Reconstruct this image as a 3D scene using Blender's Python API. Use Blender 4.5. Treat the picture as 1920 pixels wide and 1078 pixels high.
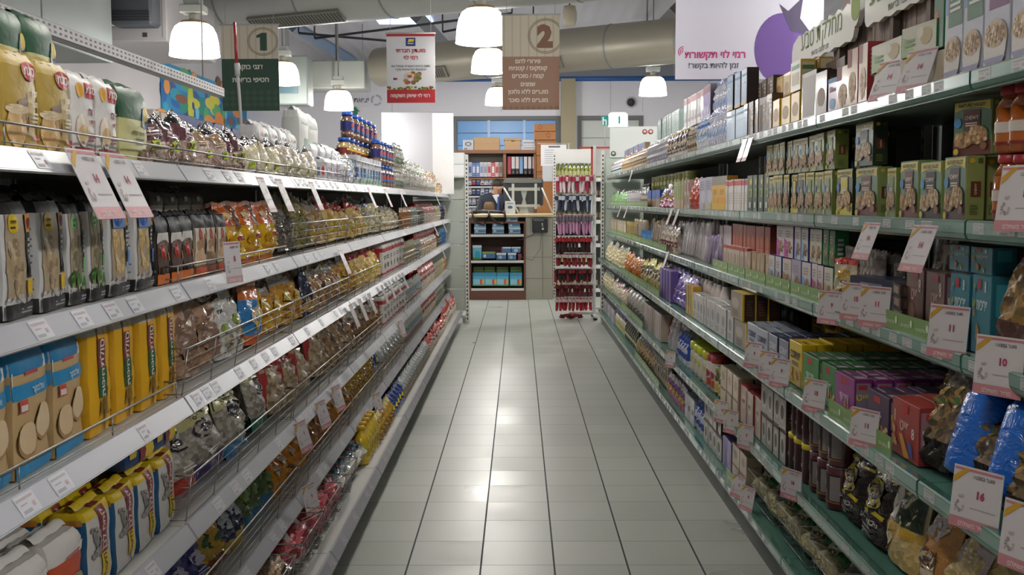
import bpy, math, random
from math import sin, cos, pi, radians, sqrt, tan, atan2
from mathutils import Vector, Matrix, Euler
for o in list(bpy.data.objects): bpy.data.objects.remove(o)
SC = bpy.context.scene; COL = SC.collection
# ------------------------------------------------------------------ camera, world, lights, exposure
EYE = 1.5; FPX = 1950.0; VPX, VPY = 973.0, 378.0
PITCH = math.atan((539-VPY)/FPX); YAW = math.atan((VPX-960)/FPX)
cam = bpy.data.objects.new('camera', bpy.data.cameras.new('camera')); COL.objects.link(cam)
cam.data.sensor_width = 36; cam.data.lens = FPX/1920*36; cam.data.clip_start = .05; cam.data.clip_end = 200
cam.matrix_world = Matrix.Translation((0,0,EYE)) @ Matrix.Rotation(YAW,4,'Z') @ Matrix.Rotation(pi/2-PITCH,4,'X') @ Matrix.Rotation(-radians(.2),4,'Z')
cam.data.dof.use_dof = False
SC.camera = cam
SC.view_settings.view_transform = 'Standard'; SC.view_settings.look = 'None'
SC.view_settings.gamma = 1; SC.view_settings.use_curve_mapping = False
SC.view_settings.exposure = 0.0
w = bpy.data.worlds.new('world'); SC.world = w; w.use_nodes = True
w.node_tree.nodes['Background'].inputs[0].default_value = (.75,.82,1,1)
w.node_tree.nodes['Background'].inputs[1].default_value = .5
LAMP_W = 60.0       # watts of a pendant near the camera; the far rows burn brighter
LAMP_POS = [(-3.5,11.4,3.42),(-3.8,17.0,3.74),(-.38,10.9,3.47),(-.44,15.75,3.76),(-3.3,19.3,3.53),(-.42,21.6,3.82),(2.58,20.2,3.86),
            (-3.4,6.0,3.55),(-.4,5.6,3.6),(2.9,6.2,3.6),(2.8,10.9,3.55),(2.8,15.6,3.75),(-.4,.4,3.6),(2.9,1.2,3.6),(-4.2,28.5,4.25),(0,28.5,4.25),(4.2,28.5,4.25)]  # last three are added out of sight behind the back wall to brighten the roof
LAMP_K = [1.2,2.0,1.1,1.5,2.4,2.3,2.4,.3,.5,2.0,1.1,1.8,.5,2.8,5,5,5]
# ------------------------------------------------------------------ small helpers
S_, C_ = sin(PITCH), cos(PITCH)
def y_at(px, X, H):                       # distance down the aisle of a point on the line (X, H) seen at column px of the photo
    zc = FPX*X/(px-VPX)
    return (zc-(EYE-H)*S_)/C_
def px_at(X, Y, H): return VPX+FPX*X/(Y*C_+(EYE-H)*S_)
def lin(c): return c/12.92 if c <= .04045 else ((c+.055)/1.055)**2.4
def rgb(h):
    if not isinstance(h, str): return tuple(h)+(1,)
    h = h.lstrip('#'); return tuple(lin(int(h[i:i+2],16)/255) for i in (0,2,4))+(1,)
def lift(h):                              # dry goods are a little paler and warmer than their wrapping
    c = [v**.84 for v in rgb(h)[:3]]; m = sum(c)/3
    return tuple(max(0,m+(v-m)*1.45) for v in c)+(1,)
MATS = {}
def newmat(key):
    m = bpy.data.materials.new(str(key)); m.use_nodes = True
    nt = m.node_tree; b = nt.nodes['Principled BSDF']; MATS[key] = m
    return m, nt, b
def N(nt, t, **kw):
    n = nt.nodes.new(t)
    for k, v in kw.items():
        if k in n.inputs: n.inputs[k].default_value = v
        else: setattr(n, k, v)
    return n
def bump(nt, b, scale, strength, detail=2.0, distort=0.0, dist=.01, tex='noise'):
    tc = N(nt,'ShaderNodeTexCoord')
    if tex == 'noise':
        n = N(nt,'ShaderNodeTexNoise', Scale=scale, Detail=detail, Distortion=distort)
        out = n.outputs[0]
    else:
        n = N(nt,'ShaderNodeTexVoronoi', Scale=scale, feature='F1'); out = n.outputs[0]
    nt.links.new(tc.outputs['Object'], n.inputs['Vector'])
    bp = N(nt,'ShaderNodeBump', Strength=strength, Distance=dist)
    nt.links.new(out, bp.inputs['Height']); nt.links.new(bp.outputs[0], b.inputs['Normal'])
    if 'Coat Normal' in b.inputs: nt.links.new(bp.outputs[0], b.inputs['Coat Normal'])
def P(h, rough=.55, coat=0, metal=0):    # plain paint / card
    k = ('p',h,rough,coat,metal)
    if k in MATS: return MATS[k]
    m, nt, b = newmat(k)
    b.inputs['Base Color'].default_value = rgb(h); b.inputs['Roughness'].default_value = rough
    b.inputs['Coat Weight'].default_value = coat; b.inputs['Coat Roughness'].default_value = .12; b.inputs['Metallic'].default_value = metal
    return m
def BAG(h, rough=.42):                   # printed paper, soft creases
    k = ('bag',h,rough)
    if k in MATS: return MATS[k]
    m, nt, b = newmat(k)
    b.inputs['Base Color'].default_value = rgb(h); b.inputs['Roughness'].default_value = rough
    bump(nt, b, 26, .35, 3, .6, .006); return m
def FOIL(h, rough=.2, strength=.55):     # printed plastic film, crinkled
    k = ('foil',h,rough)
    if k in MATS: return MATS[k]
    m, nt, b = newmat(k)
    b.inputs['Base Color'].default_value = rgb(h); b.inputs['Roughness'].default_value = rough
    b.inputs['Coat Weight'].default_value = .6; b.inputs['Coat Roughness'].default_value = .08
    bump(nt, b, 32, strength, 3, 1.2, .012); return m
def FOOD(c1, c2, scale=90, c3=None):     # food seen through tight clear film
    k = ('food',c1,c2,scale,c3)
    if k in MATS: return MATS[k]
    m, nt, b = newmat(k); L = nt.links
    tc = N(nt,'ShaderNodeTexCoord'); v = N(nt,'ShaderNodeTexVoronoi', Scale=scale)
    oi = N(nt,'ShaderNodeObjectInfo'); ad = N(nt,'ShaderNodeVectorMath', operation='ADD')
    L.new(tc.outputs['Object'], ad.inputs[0]); L.new(oi.outputs['Random'], ad.inputs[1]); L.new(ad.outputs[0], v.inputs['Vector'])
    r = N(nt,'ShaderNodeValToRGB'); r.color_ramp.elements[0].color = lift(c1); r.color_ramp.elements[1].color = lift(c2)
    if c3: e = r.color_ramp.elements.new(.55); e.color = lift(c3)
    sep = N(nt,'ShaderNodeSeparateColor'); L.new(v.outputs['Color'], sep.inputs[0]); L.new(sep.outputs[0], r.inputs[0])
    L.new(r.outputs[0], b.inputs['Base Color']); b.inputs['Roughness'].default_value = .45
    b.inputs['Coat Weight'].default_value = .7; b.inputs['Coat Roughness'].default_value = .07
    n = N(nt,'ShaderNodeTexNoise', Scale=34, Detail=3, Distortion=1.4); L.new(ad.outputs[0], n.inputs['Vector'])
    b2 = N(nt,'ShaderNodeBump', Strength=.6, Distance=.013); L.new(n.outputs[0], b2.inputs['Height']); L.new(b2.outputs[0], b.inputs['Coat Normal'])
    b1 = N(nt,'ShaderNodeBump', Strength=.5, Distance=.008); L.new(v.outputs['Distance'], b1.inputs['Height']); L.new(b1.outputs[0], b.inputs['Normal'])
    return m
def CLEAR(h='e8e8e4', a=.4):             # loose clear film above the contents
    k = ('clear',h,a)
    if k in MATS: return MATS[k]
    m, nt, b = newmat(k)
    b.inputs['Base Color'].default_value = rgb(h); b.inputs['Roughness'].default_value = .12; b.inputs['Alpha'].default_value = a
    b.inputs['Coat Weight'].default_value = 1; bump(nt, b, 30, .7, 3, 1.2, .014); return m
def GLOW(h, s):
    k = ('glow',h,s)
    if k in MATS: return MATS[k]
    m, nt, b = newmat(k)
    b.inputs['Base Color'].default_value = rgb(h); b.inputs['Emission Color'].default_value = rgb(h); b.inputs['Emission Strength'].default_value = s
    return m
# ------------------------------------------------------------------ mesh builder
TXT = {}
def text_mesh(s, bold=.018):
    k = (s,bold)
    if k not in TXT:
        c = bpy.data.curves.new('lettering','FONT'); c.body = s; c.resolution_u = 2; c.offset = bold; c.align_x = 'LEFT'
        o = bpy.data.objects.new('lettering', c); COL.objects.link(o)
        bpy.context.view_layer.update()
        m = bpy.data.meshes.new_from_object(o.evaluated_get(bpy.context.evaluated_depsgraph_get()))
        vs = [(v.co.x,v.co.y) for v in m.vertices]; fs = [tuple(p.vertices) for p in m.polygons]
        xs = [v[0] for v in vs] or [0]; ys = [v[1] for v in vs] or [0]
        x0,x1,y0,y1 = min(xs),max(xs),min(ys),max(ys)
        TXT[k] = ([(x-(x0+x1)/2, y-(y0+y1)/2) for x,y in vs], fs, x1-x0, y1-y0)
        bpy.data.objects.remove(o); bpy.data.curves.remove(c); bpy.data.meshes.remove(m)
    return TXT[k]
def heb(s): return s[::-1]
class MB:
    def __init__(s): s.v=[]; s.f=[]; s.mi=[]; s.sm=[]; s.mats=[]; s.T=None
    def m(s, mat):
        if mat not in s.mats: s.mats.append(mat)
        return s.mats.index(mat)
    def add(s, vs, fs, mat, smooth=False):
        n = len(s.v); i = s.m(mat)
        if s.T is not None: vs = [tuple(s.T @ Vector(p)) for p in vs]
        s.v += [tuple(p) for p in vs]; s.f += [tuple(a+n for a in f) for f in fs]; s.mi += [i]*len(fs); s.sm += [smooth]*len(fs)
    def box(s, x0,y0,z0,x1,y1,z1, mat):
        s.add([(x0,y0,z0),(x1,y0,z0),(x1,y1,z0),(x0,y1,z0),(x0,y0,z1),(x1,y0,z1),(x1,y1,z1),(x0,y1,z1)],
              [(0,3,2,1),(4,5,6,7),(0,1,5,4),(1,2,6,5),(2,3,7,6),(3,0,4,7)], mat)
    def cbox(s, x0,y0,z0,x1,y1,z1, mat, c=.004):   # chamfered box
        X=[(x0,0),(x1,0)]; pts=[]; 
        vs=[]; idx={}
        def V(p):
            if p not in idx: idx[p]=len(vs); vs.append(p)
            return idx[p]
        lo=(x0,y0,z0); hi=(x1,y1,z1); fs=[]
        def co(sx,sy,sz,ax):   # corner vertex belonging to face of axis ax
            g=[hi[i] if (sx,sy,sz)[i] else lo[i] for i in range(3)]
            for i in range(3):
                if i!=ax: g[i]+= -c if (sx,sy,sz)[i] else c
            return V(tuple(g))
        for ax in range(3):
            o=[i for i in range(3) if i!=ax]
            for sgn in (0,1):
                q=[]
                for a,b in ((0,0),(1,0),(1,1),(0,1)):
                    t=[0,0,0]; t[ax]=sgn; t[o[0]]=a; t[o[1]]=b; q.append(co(*t,ax))
                flip = (sgn==0) != (ax==1)
                fs.append(tuple(q[::-1]) if flip else tuple(q))
        for ax in range(3):
            o=[i for i in range(3) if i!=ax]
            for a in (0,1):
                for b in (0,1):
                    t0=[0,0,0]; t1=[0,0,0]; t1[ax]=1
                    for t in (t0,t1): t[o[0]]=a; t[o[1]]=b
                    q=[co(*t0,o[0]),co(*t1,o[0]),co(*t1,o[1]),co(*t0,o[1])]
                    fs.append(tuple(q) if ((a==b) == (ax!=1)) == False else tuple(q[::-1]))
        for a in (0,1):
            for b in (0,1):
                for d in (0,1):
                    q=[co(a,b,d,0),co(a,b,d,1),co(a,b,d,2)]
                    fs.append(tuple(q) if (a+b+d)%2==1 else tuple(q[::-1]))
        s.add(vs,fs,mat)
    def grid(s, fn, nu, nv, mat, smooth=True, u0=0,u1=1,v0=0,v1=1):
        vs=[fn(u0+(u1-u0)*i/nu, v0+(v1-v0)*j/nv) for j in range(nv+1) for i in range(nu+1)]
        fs=[(j*(nu+1)+i, j*(nu+1)+i+1, (j+1)*(nu+1)+i+1, (j+1)*(nu+1)+i) for j in range(nv) for i in range(nu)]
        s.add(vs,fs,mat,smooth)
    def tube(s, pts, r, mat, n=6, smooth=True, caps=True):
        pts=[Vector(p) for p in pts]; vs=[]; 
        for i,p in enumerate(pts):
            d=(pts[min(i+1,len(pts)-1)]-pts[max(i-1,0)]).normalized()
            a=Vector((0,0,1)) if abs(d.z)<.9 else Vector((1,0,0))
            e=d.cross(a).normalized(); g=d.cross(e)
            rr=r[i] if isinstance(r,(list,tuple)) else r
            vs+=[p+e*rr*cos(2*pi*k/n)+g*rr*sin(2*pi*k/n) for k in range(n)]
        fs=[(i*n+k,i*n+(k+1)%n,(i+1)*n+(k+1)%n,(i+1)*n+k) for i in range(len(pts)-1) for k in range(n)]
        if caps: fs+=[tuple(range(n))[::-1],tuple(range((len(pts)-1)*n,len(pts)*n))]
        s.add(vs,fs,mat,smooth)
    def lathe(s, prof, mat, n=20, cx=0, cy=0, sx=1, sy=1, smooth=True, cap=True):
        vs=[(cx+r*cos(2*pi*k/n)*sx, cy+r*sin(2*pi*k/n)*sy, z) for r,z in prof for k in range(n)]
        fs=[(i*n+k,i*n+(k+1)%n,(i+1)*n+(k+1)%n,(i+1)*n+k) for i in range(len(prof)-1) for k in range(n)]
        if cap: fs+=[tuple(range(n))[::-1],tuple(range((len(prof)-1)*n,len(prof)*n))]
        s.add(vs,fs,mat,smooth)
    def poly(s, pts, mat): s.add(pts,[tuple(range(len(pts)))],mat)
    def prism(s, pts2, a, b, mat, axis='y'):       # extrude a 2-D outline
        f={'y':lambda p,t:(p[0],t,p[1]),'x':lambda p,t:(t,p[0],p[1]),'z':lambda p,t:(p[0],p[1],t)}[axis]
        n=len(pts2); vs=[f(p,a) for p in pts2]+[f(p,b) for p in pts2]
        s.add(vs,[tuple(range(n)),tuple(range(n,2*n))[::-1]]+[(i,i+n,(i+1)%n+n,(i+1)%n) for i in range(n)],mat)
    # decals lying on a surface function S(u,v,offset)
    def rect(s, S, u0,v0,u1,v1, mat, off=.0006, n=1, m=1):
        s.grid(lambda u,v:S(u,v,off), n, m, mat, n>1 or m>1, u0,u1,v0,v1)
    def ell(s, S, cu,cv,ru,rv, mat, off=.0009, n=20, a0=0, rings=2):
        vs=[S(cu,cv,off)]; fs=[]
        for j in range(1,rings+1):
            vs+=[S(cu+ru*j/rings*cos(a0+2*pi*k/n), cv+rv*j/rings*sin(a0+2*pi*k/n), off) for k in range(n)]
        fs+=[(0,1+k,1+(k+1)%n) for k in range(n)]
        for j in range(1,rings): fs+=[(1+(j-1)*n+k,1+j*n+k,1+j*n+(k+1)%n,1+(j-1)*n+(k+1)%n) for k in range(n)]
        s.add(vs,fs,mat)
    def shape(s, S, pts, mat, off=.001): s.add([S(u,v,off) for u,v in pts],[tuple(range(len(pts)))],mat)
    def text(s, S, cu,cv, hu, mat, st, W=1, H=1, off=.0014, rot=0, bold=.018, fit=None):   # hu: letter height as a share of H; W,H: size of the face
        vs,fs,tw,th=text_mesh(st,bold)
        if not vs: return
        k=hu*H/.7
        if fit and tw*k>fit*(H if rot in (90,-90) else W): k=fit*(H if rot in (90,-90) else W)/tw
        c,sn=cos(radians(rot)),sin(radians(rot))
        s.add([S(cu+(x*c-y*sn)*k/W, cv+(x*sn+y*c)*k/H, off) for x,y in vs],fs,mat)
    def mesh(s, name):
        me=bpy.data.meshes.new(name); me.from_pydata(s.v,[],s.f)
        for m_ in s.mats: me.materials.append(m_)
        me.polygons.foreach_set('material_index',s.mi); me.polygons.foreach_set('use_smooth',s.sm)
        me.update(); return me
    def merge(s, o):
        n=len(s.v); s.v+=o.v; s.f+=[tuple(a+n for a in f) for f in o.f]; s.mi+=[s.m(o.mats[i]) for i in o.mi]; s.sm+=o.sm
def link(name, data, parent=None, loc=(0,0,0), rot=(0,0,0), scale=(1,1,1)):
    o=bpy.data.objects.new(name,data); COL.objects.link(o)
    if parent is not None: o.parent=parent
    o.location=loc; o.rotation_euler=rot; o.scale=scale
    return o
def obj(name, mb, parent=None, loc=(0,0,0), rot=(0,0,0)): return link(name, mb.mesh(name), parent, loc, rot)
def tag(o, label=None, cat=None, group=None, kind=None):
    if label: o['label']=label
    if cat: o['category']=cat
    if group: o['group']=group
    if kind: o['kind']=kind
    return o
def struct(name, mb, parent=None):
    o=obj(name,mb,parent)
    if parent is None: o['kind']='structure'
    return o
# ------------------------------------------------------------------ the building
CM = cam.matrix_world.copy()
def at(px, py, Y):                        # the point of the photo's ray through (px,py) at distance Y down the hall
    d = CM.to_3x3() @ Vector(((px-960)/FPX, (539-py)/FPX, -1)); t = Y/d.y
    return Vector((0,0,EYE)) + d*t
def flat(Y, px0, py0, px1, py1):          # X and Z extents of an upright rectangle standing at Y
    a = at(px0,py1,Y); b = at(px1,py0,Y); return a.x, a.z, b.x, b.z
WHITE = P('e9e9ee',.6); OFFW = P('d9dad6',.6)
# floor tiles
def floor_mat():
    m, nt, b = newmat('floor'); L = nt.links
    tc = N(nt,'ShaderNodeTexCoord'); sp = N(nt,'ShaderNodeSeparateXYZ'); L.new(tc.outputs['Object'], sp.inputs[0])
    def math_(op, a, c=None):
        n = N(nt,'ShaderNodeMath', operation=op)
        for i, q in enumerate((a,c)):
            if q is None: continue
            if isinstance(q,(int,float)): n.inputs[i].default_value = q
            else: L.new(q, n.inputs[i])
        return n.outputs[0]
    def line(o, off, wd):
        f = math_('FRACT', math_('DIVIDE', math_('ADD', o, off), .303))
        return math_('LESS_THAN', math_('ABSOLUTE', math_('SUBTRACT', f, .5)), wd)
    gx = line(sp.outputs[0], .1605+.1515+30.3, .0125); gy = line(sp.outputs[1], -4.198+.1515+30.3, .006)
    cx = math_('FLOOR', math_('DIVIDE', math_('ADD', sp.outputs[0], .1605+30.3), .303)); cy = math_('FLOOR', math_('DIVIDE', math_('ADD', sp.outputs[1], 30.3-4.198), .303))
    cb = N(nt,'ShaderNodeCombineXYZ'); L.new(cx, cb.inputs[0]); L.new(cy, cb.inputs[1])
    wn = N(nt,'ShaderNodeTexWhiteNoise', noise_dimensions='2D'); L.new(cb.outputs[0], wn.inputs['Vector'])
    ns = N(nt,'ShaderNodeTexNoise', Scale=1.6, Detail=4); L.new(tc.outputs['Object'], ns.inputs['Vector'])
    mr = N(nt,'ShaderNodeMix', data_type='RGBA'); mr.inputs[6].default_value = rgb('aab0aa'); mr.inputs[7].default_value = rgb('c0c4be')
    L.new(math_('ADD', math_('MULTIPLY', wn.outputs['Value'], .5), math_('MULTIPLY', ns.outputs[0], .5)), mr.inputs[0])
    mg = N(nt,'ShaderNodeMix', data_type='RGBA'); L.new(mr.outputs[2], mg.inputs[6]); mg.inputs[7].default_value = rgb('2e312e')
    g = math_('MAXIMUM', gx, math_('MULTIPLY', gy, .8)); L.new(g, mg.inputs[0]); L.new(mg.outputs[2], b.inputs['Base Color'])
    rg = math_('ADD', math_('MULTIPLY', ns.outputs[0], .22), math_('ADD', math_('MULTIPLY', g, .3), math_('ADD', math_('MULTIPLY', wn.outputs['Value'], .08), .2))); L.new(rg, b.inputs['Roughness'])
    bp = N(nt,'ShaderNodeBump', Strength=.35, Distance=.004); hh = math_('SUBTRACT', math_('MULTIPLY', ns.outputs[0], .25), g); L.new(hh, bp.inputs['Height']); L.new(bp.outputs[0], b.inputs['Normal'])
    b.inputs['Specular IOR Level'].default_value = .36
    return m
fl = MB(); fl.box(-11,-3,-.1,11,37,0,floor_mat()); struct('floor',fl)
def rib_mat(h, scale, axis=0):
    m, nt, b = newmat(('rib',h,scale,axis)); L = nt.links
    tc = N(nt,'ShaderNodeTexCoord'); wv = N(nt,'ShaderNodeTexWave', Scale=scale, bands_direction='XYZ'[axis]); L.new(tc.outputs['Object'], wv.inputs['Vector'])
    b.inputs['Base Color'].default_value = rgb(h); b.inputs['Roughness'].default_value = .5
    bp = N(nt,'ShaderNodeBump', Strength=.6, Distance=.03); L.new(wv.outputs[0], bp.inputs['Height']); L.new(bp.outputs[0], b.inputs['Normal'])
    return m
c = MB(); c.T = Matrix.Rotation(radians(-21),4,'Z'); c.box(-26,-16,6.3,26,46,6.4,rib_mat('c9c6c9',.9)); struct('ceiling',c)
wl = MB(); wl.box(-6.7,-3,0,-6.5,37,6.4,P('c9c4c6',.7)); struct('wall_left',wl)
wr = MB(); wr.box(9,-3,0,9.2,37,6.4,P('cfcfd0',.7)); struct('wall_right',wr)
wf = MB(); wf.box(-6.5,36.8,0,9,37,6.4,P('8e9096',.8)); struct('wall_far',wf)
wn_ = MB(); wn_.box(-6.5,-3,0,9,-2.8,6.4,P('a9a6a2',.8)); struct('wall_near',wn_)
BW = 25.0
# white partition wall with two openings
a0,_,a1,_ = flat(BW,850,218,1050,300); b0,_,b1,_ = flat(BW,1083,214,1206,300); wt = at(900,149,BW).z; wz = at(900,218,BW).z
wb = MB(); PW = P('e4e2ea',.65); wb.box(-6.5,BW,0,a0,BW+.15,wt,PW); wb.box(a1,BW,0,b0,BW+.15,wt,PW); wb.box(b1,BW,0,9,BW+.15,wt,PW)
wb.box(a0,BW,wz,a1,BW+.15,wt,PW); wb.box(b0,BW,wz,b1,BW+.15,wt,PW); wb.box(a0,BW,0,a1,BW+.15,1.3,PW)
for px in (735,940,1145,1205,1330): 
    x = at(px,180,BW).x; wb.box(x-.01,BW-.003,wz+.1,x+.01,BW,wt,P('c9c8ce',.7))
struct('wall_back',wb)
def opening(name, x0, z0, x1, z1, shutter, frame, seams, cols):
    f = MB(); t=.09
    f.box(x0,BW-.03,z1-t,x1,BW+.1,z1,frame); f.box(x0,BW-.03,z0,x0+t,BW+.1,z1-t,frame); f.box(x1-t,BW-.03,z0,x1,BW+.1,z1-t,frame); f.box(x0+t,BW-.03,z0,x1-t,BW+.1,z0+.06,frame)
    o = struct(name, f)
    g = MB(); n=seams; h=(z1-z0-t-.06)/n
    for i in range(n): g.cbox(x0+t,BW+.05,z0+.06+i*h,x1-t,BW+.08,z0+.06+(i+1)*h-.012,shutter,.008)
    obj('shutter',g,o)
    m = MB()
    for k in range(1,cols): 
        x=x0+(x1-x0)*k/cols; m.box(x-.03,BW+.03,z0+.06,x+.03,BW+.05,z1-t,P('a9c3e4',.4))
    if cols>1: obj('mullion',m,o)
GRAYF = P('6a6c6c',.5)
opening('window_1',a0,1.3,a1,wz,P('6ea3dc',.35),GRAYF,7,3)  # blue of the daylight is painted into the shutter slats
opening('door_1',b0,0,b1,wz,P('c9cec9',.45),GRAYF,8,1)
ob = MB(); q = flat(BW-.3,1052,215,1079,300); ob.box(q[0],BW-.3,0,q[2],BW,wt-.02,P('a59a80',.8)); struct('trim_1',ob)
pb = MB(); q=flat(BW-.2,1045,143,1420,151); pb.tube([(q[0]-3,BW-.2,(q[1]+q[3])/2),(q[2],BW-.2,(q[1]+q[3])/2)],.06,P('2d5d9e',.4),10); tag(obj('blue_pipe',pb),'blue painted pipe running along the top of the white back wall','pipe')
# far partition board beside the window
q = flat(20,718,210,849,420); p_ = MB(); p_.cbox(q[0],20,0,q[2],20.06,q[3],P('c6c5cc',.6),.01); o=tag(obj('partition_board',p_),'tall plain white partition board beyond the white shelving','partition')
# painted mural and panels on the left wall
mu = MB(); xw=-6.497
def wallpt(px, py): 
    d = CM.to_3x3() @ Vector(((px-960)/FPX,(539-py)/FPX,-1)); t = xw/d.x; return Vector((0,0,EYE))+d*t
yA,yB = wallpt(300,150).y, wallpt(470,150).y; zA,zB = 2.95, wallpt(312,118).z
SM = lambda u,v,off: (xw+.02+off, yA+(yB-yA)*u, zA+(zB-zA)*v)
mu.box(xw,yA,zA,xw+.02,yB,zB,P('2f86b8',.5))
rnd = random.Random(4)
mu.rect(SM,0,.62,1,1,P('3f9fcb',.5),.001)
for i in range(70): mu.ell(SM,rnd.random(),.05+.9*rnd.random(),.012+.05*rnd.random(),.04+.16*rnd.random(),P(rnd.choice(['2b67ab','1f7fae','4a5f98','35a0b8','2f8f7a','5cb06b','d8d04a','e59a4c','26508c','6fc4dc','8a5a40']),.5),.0021+.00002*i,14)
for i,(u,v,ru,rv,cl) in enumerate([(.3,.3,.08,.4,'4a5f98'),(.26,.42,.03,.4,'c8d040'),(.5,.55,.05,.2,'e2d23c'),(.56,.25,.05,.2,'e58a3c')] or [(.12,.35,.1,.45,'2b67ab'),(.3,.3,.12,.4,'4a5f98'),(.42,.55,.1,.25,'e2d23c'),(.5,.45,.07,.3,'3aa56a'),(.55,.2,.08,.22,'e58a3c'),(.68,.3,.07,.3,'7f5a48'),(.78,.35,.1,.28,'57b26b'),(.92,.3,.1,.3,'3fa08d'),(.35,.75,.06,.16,'9fd24a'),(.07,.75,.04,.2,'6fc4dc'),(.62,.6,.05,.16,'2f8f7a'),(.85,.68,.07,.12,'2a73a8')]):
    mu.ell(SM,u,v,ru,rv,P(cl,.5),.002+.0006*i,18)
tag(obj('fruit_mural',mu),'blue painted wall panel of fruit shapes high on the far left wall','mural')
# grey cold-room panels and soffit high on the left
sp_ = MB()
for k in range(3):
    y0=6.4+k*1.7; sp_.cbox(-6.45,y0,3.02,-4.42,y0+1.69,6.28,P('8f9694',.55),.012)
tag(obj('cold_room_block',sp_),'grey panelled cold room block hung high at the far left','cold room')
ac = link('air_conditioner',None,loc=(-4.25,12,3.33)); tag(ac,'large grey air conditioning unit hanging above the aisle sign 1','air conditioner')
m=MB(); m.cbox(-.52,0,0,.26,1.9,.68,P('a9a6a8',.5),.015); m.box(.2,-.004,.05,.21,0,.6,P('7b7c7c')); m.box(-.02,-.006,.05,.03,0,.1,P('3a3a3a')); obj('casing',m,ac)
m=MB(); m.cbox(-.27,-.33,.14,.2,-.01,1.1,P('4b4f57',.5),.03); m.rect(lambda u,v,o:(-.24+.4*u,-.332-o,.2+.6*v),.3,.35,.7,.5,P('7d8087')); 
for k in range(4): m.box(-.25,-.342,.18+k*.03,.18,-.33,.19+k*.03,P('2d3036'))
obj('fan_unit',m,ac)
for k in range(3):
    m=MB(); x=-.56+k*.08; m.tube([(x,-.2,1.6),(x,-.2,.45+k*.05),(x+.02,-.2,.3+k*.06),(x+.1,-.2,.2+k*.06),(x+.3,-.2,.17+k*.08)],.032,P('c9c4b8',.6),8); obj('insulated_pipe',m,ac)
ac2 = link('air_conditioner',None,loc=(-3.95,18.2,3.0)); tag(ac2,'smaller grey air conditioning cabinet under the lamp beside sign 1','air conditioner')
m=MB(); q=flat(18.2,517,115,576,196); m.cbox(q[0]+3.95,0,q[1]-3,q[2]+3.95,.5,q[3]-3+.1,P('8f9893',.5),.02); obj('casing',m,ac2)
m=MB(); m.tube([(-.1,.3,.7),(-.1,.3,3.31)],.03,P('8a8c8a'),6); obj('hanger_rod',m,ac2)
m=MB(); m.tube([(0,1,.6),(0,1,2.98)],.03,P('8a8c8a'),6); obj('hanger_rod',m,ac)
q=flat(18.18,521,150,558,175); m=MB(); m.box(q[0]+3.95,-.03,q[1]-3,q[2]+3.95,-.01,q[3]-3,P('55707a',.3)); obj('grille',m,ac2)
# perforated rail hung over the white shelving
pr = link('perforated_rail',None,loc=(-1.32,1.5,1.985)); tag(pr,'long grey perforated steel rail hung above the white shelving','rail')
m=MB(); m.cbox(-.02,0,-.02,.02,3.15,.02,P('a6a4a6',.45,0,.4),.003)
for k in range(90):
    for zz in (-.009,.006): m.box(.0201,.02+k*.035,zz,.0206,.034+k*.035,zz+.006,P('6c6a6c'))
obj('channel',m,pr); 
for yy in (.45,2.9): m=MB(); m.tube([(0,yy,.02),(.02,yy,4.3)],.003,P('b9b9b9'),5); obj('hanging_wire',m,pr)
# ------------------------------------------------------------------ ducts, beams, rods under the roof
def duct(A, B, r, mat, name, label, vent=None):
    d=(B-A).length; n=MB(); R=(B-A).to_track_quat('X','Z').to_matrix().to_4x4()
    o=link(name,None,loc=A); o.rotation_euler=R.to_euler(); tag(o,label,'duct')
    k=int(d/1.2); n.tube([(d*i/k,0,0) for i in range(k+1)],r,mat,28); 
    for i in range(1,k): n.tube([(d*i/k-.012,0,0),(d*i/k+.012,0,0)],r+.008,P('85888a',.45,0,.3),28,False)
    obj('duct_tube',n,o)
    for (x0,x1,ang) in vent or []:
        g=MB(); g.T=Matrix.Rotation(radians(ang),4,'X'); g.box(x0,-r-.03,-.11,x1,-r+.04,.11,P('7f7d74',.5,0,.3))
        for j in range(int((x1-x0)/.05)): g.box(x0+.02+j*.05,-r-.034,-.09,x0+.045+j*.05,-r-.03,.09,P('3a3a35'))
        obj('air_grille',g,o)
    for x in (d*.25,d*.75):
        g=MB(); g.tube([(x,0,r),(x,0,r+1.5)],.012,P('77787a'),5); obj('hanger_rod',g,o)
GALV=P('a8a8a6',.42,0,.35)
A=at(300,-70,15.2); B=at(1500,-95,11.6); A.z=B.z=4.33
duct(A,B,.46,GALV,'ventilation_duct','nearer thick round metal ventilation duct under the roof, over the lamps',[(1.75,3.2,62)])
A=at(712,132,20.0); B=at(1420,78,16.2); A.z=B.z=4.05
duct(A,B,.36,P('9b978a',.42,0,.35),'ventilation_duct','farther round metal ventilation duct ending in a grey box, behind sign 2',[(1.3,1.75,38),(3.1,4.1,38)])
m=MB(); q=flat(20.2,575,118,690,170); m.cbox(q[0],19.8,q[1],q[2],20.6,q[3],P('a3a7a2',.5),.02); m.box((q[0]+q[2])/2-.02,19.78,q[1],(q[0]+q[2])/2+.02,19.8,q[3],P('7f837f')); m.tube([((q[0]+q[2])/2,20.2,q[3]-.05),((q[0]+q[2])/2,20.2,6.35)],.03,P('77787a'),6)
tag(obj('duct_box',m),'square grey sheet metal box at the left end of the farther duct','duct box')
for i,(p0,p1,wd,cl,lab) in enumerate([((548,48,25),(660,112,30),.16,'5f7286','blue grey sloping roof beam beside the lamp near sign 1'),((780,28,25),(842,92,29),.2,'77787c','grey sloping roof beam behind the red and white sign'),((1270,15,22),(1215,70,28),.16,'5d5a5a','dark sloping roof beam left of the large white sign')]):
    m=MB(); a=at(*p0); b=at(*p1); m.tube([a,b],wd,P(cl,.5),4,False); tag(obj('roof_beam',m),lab,'beam')
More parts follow.
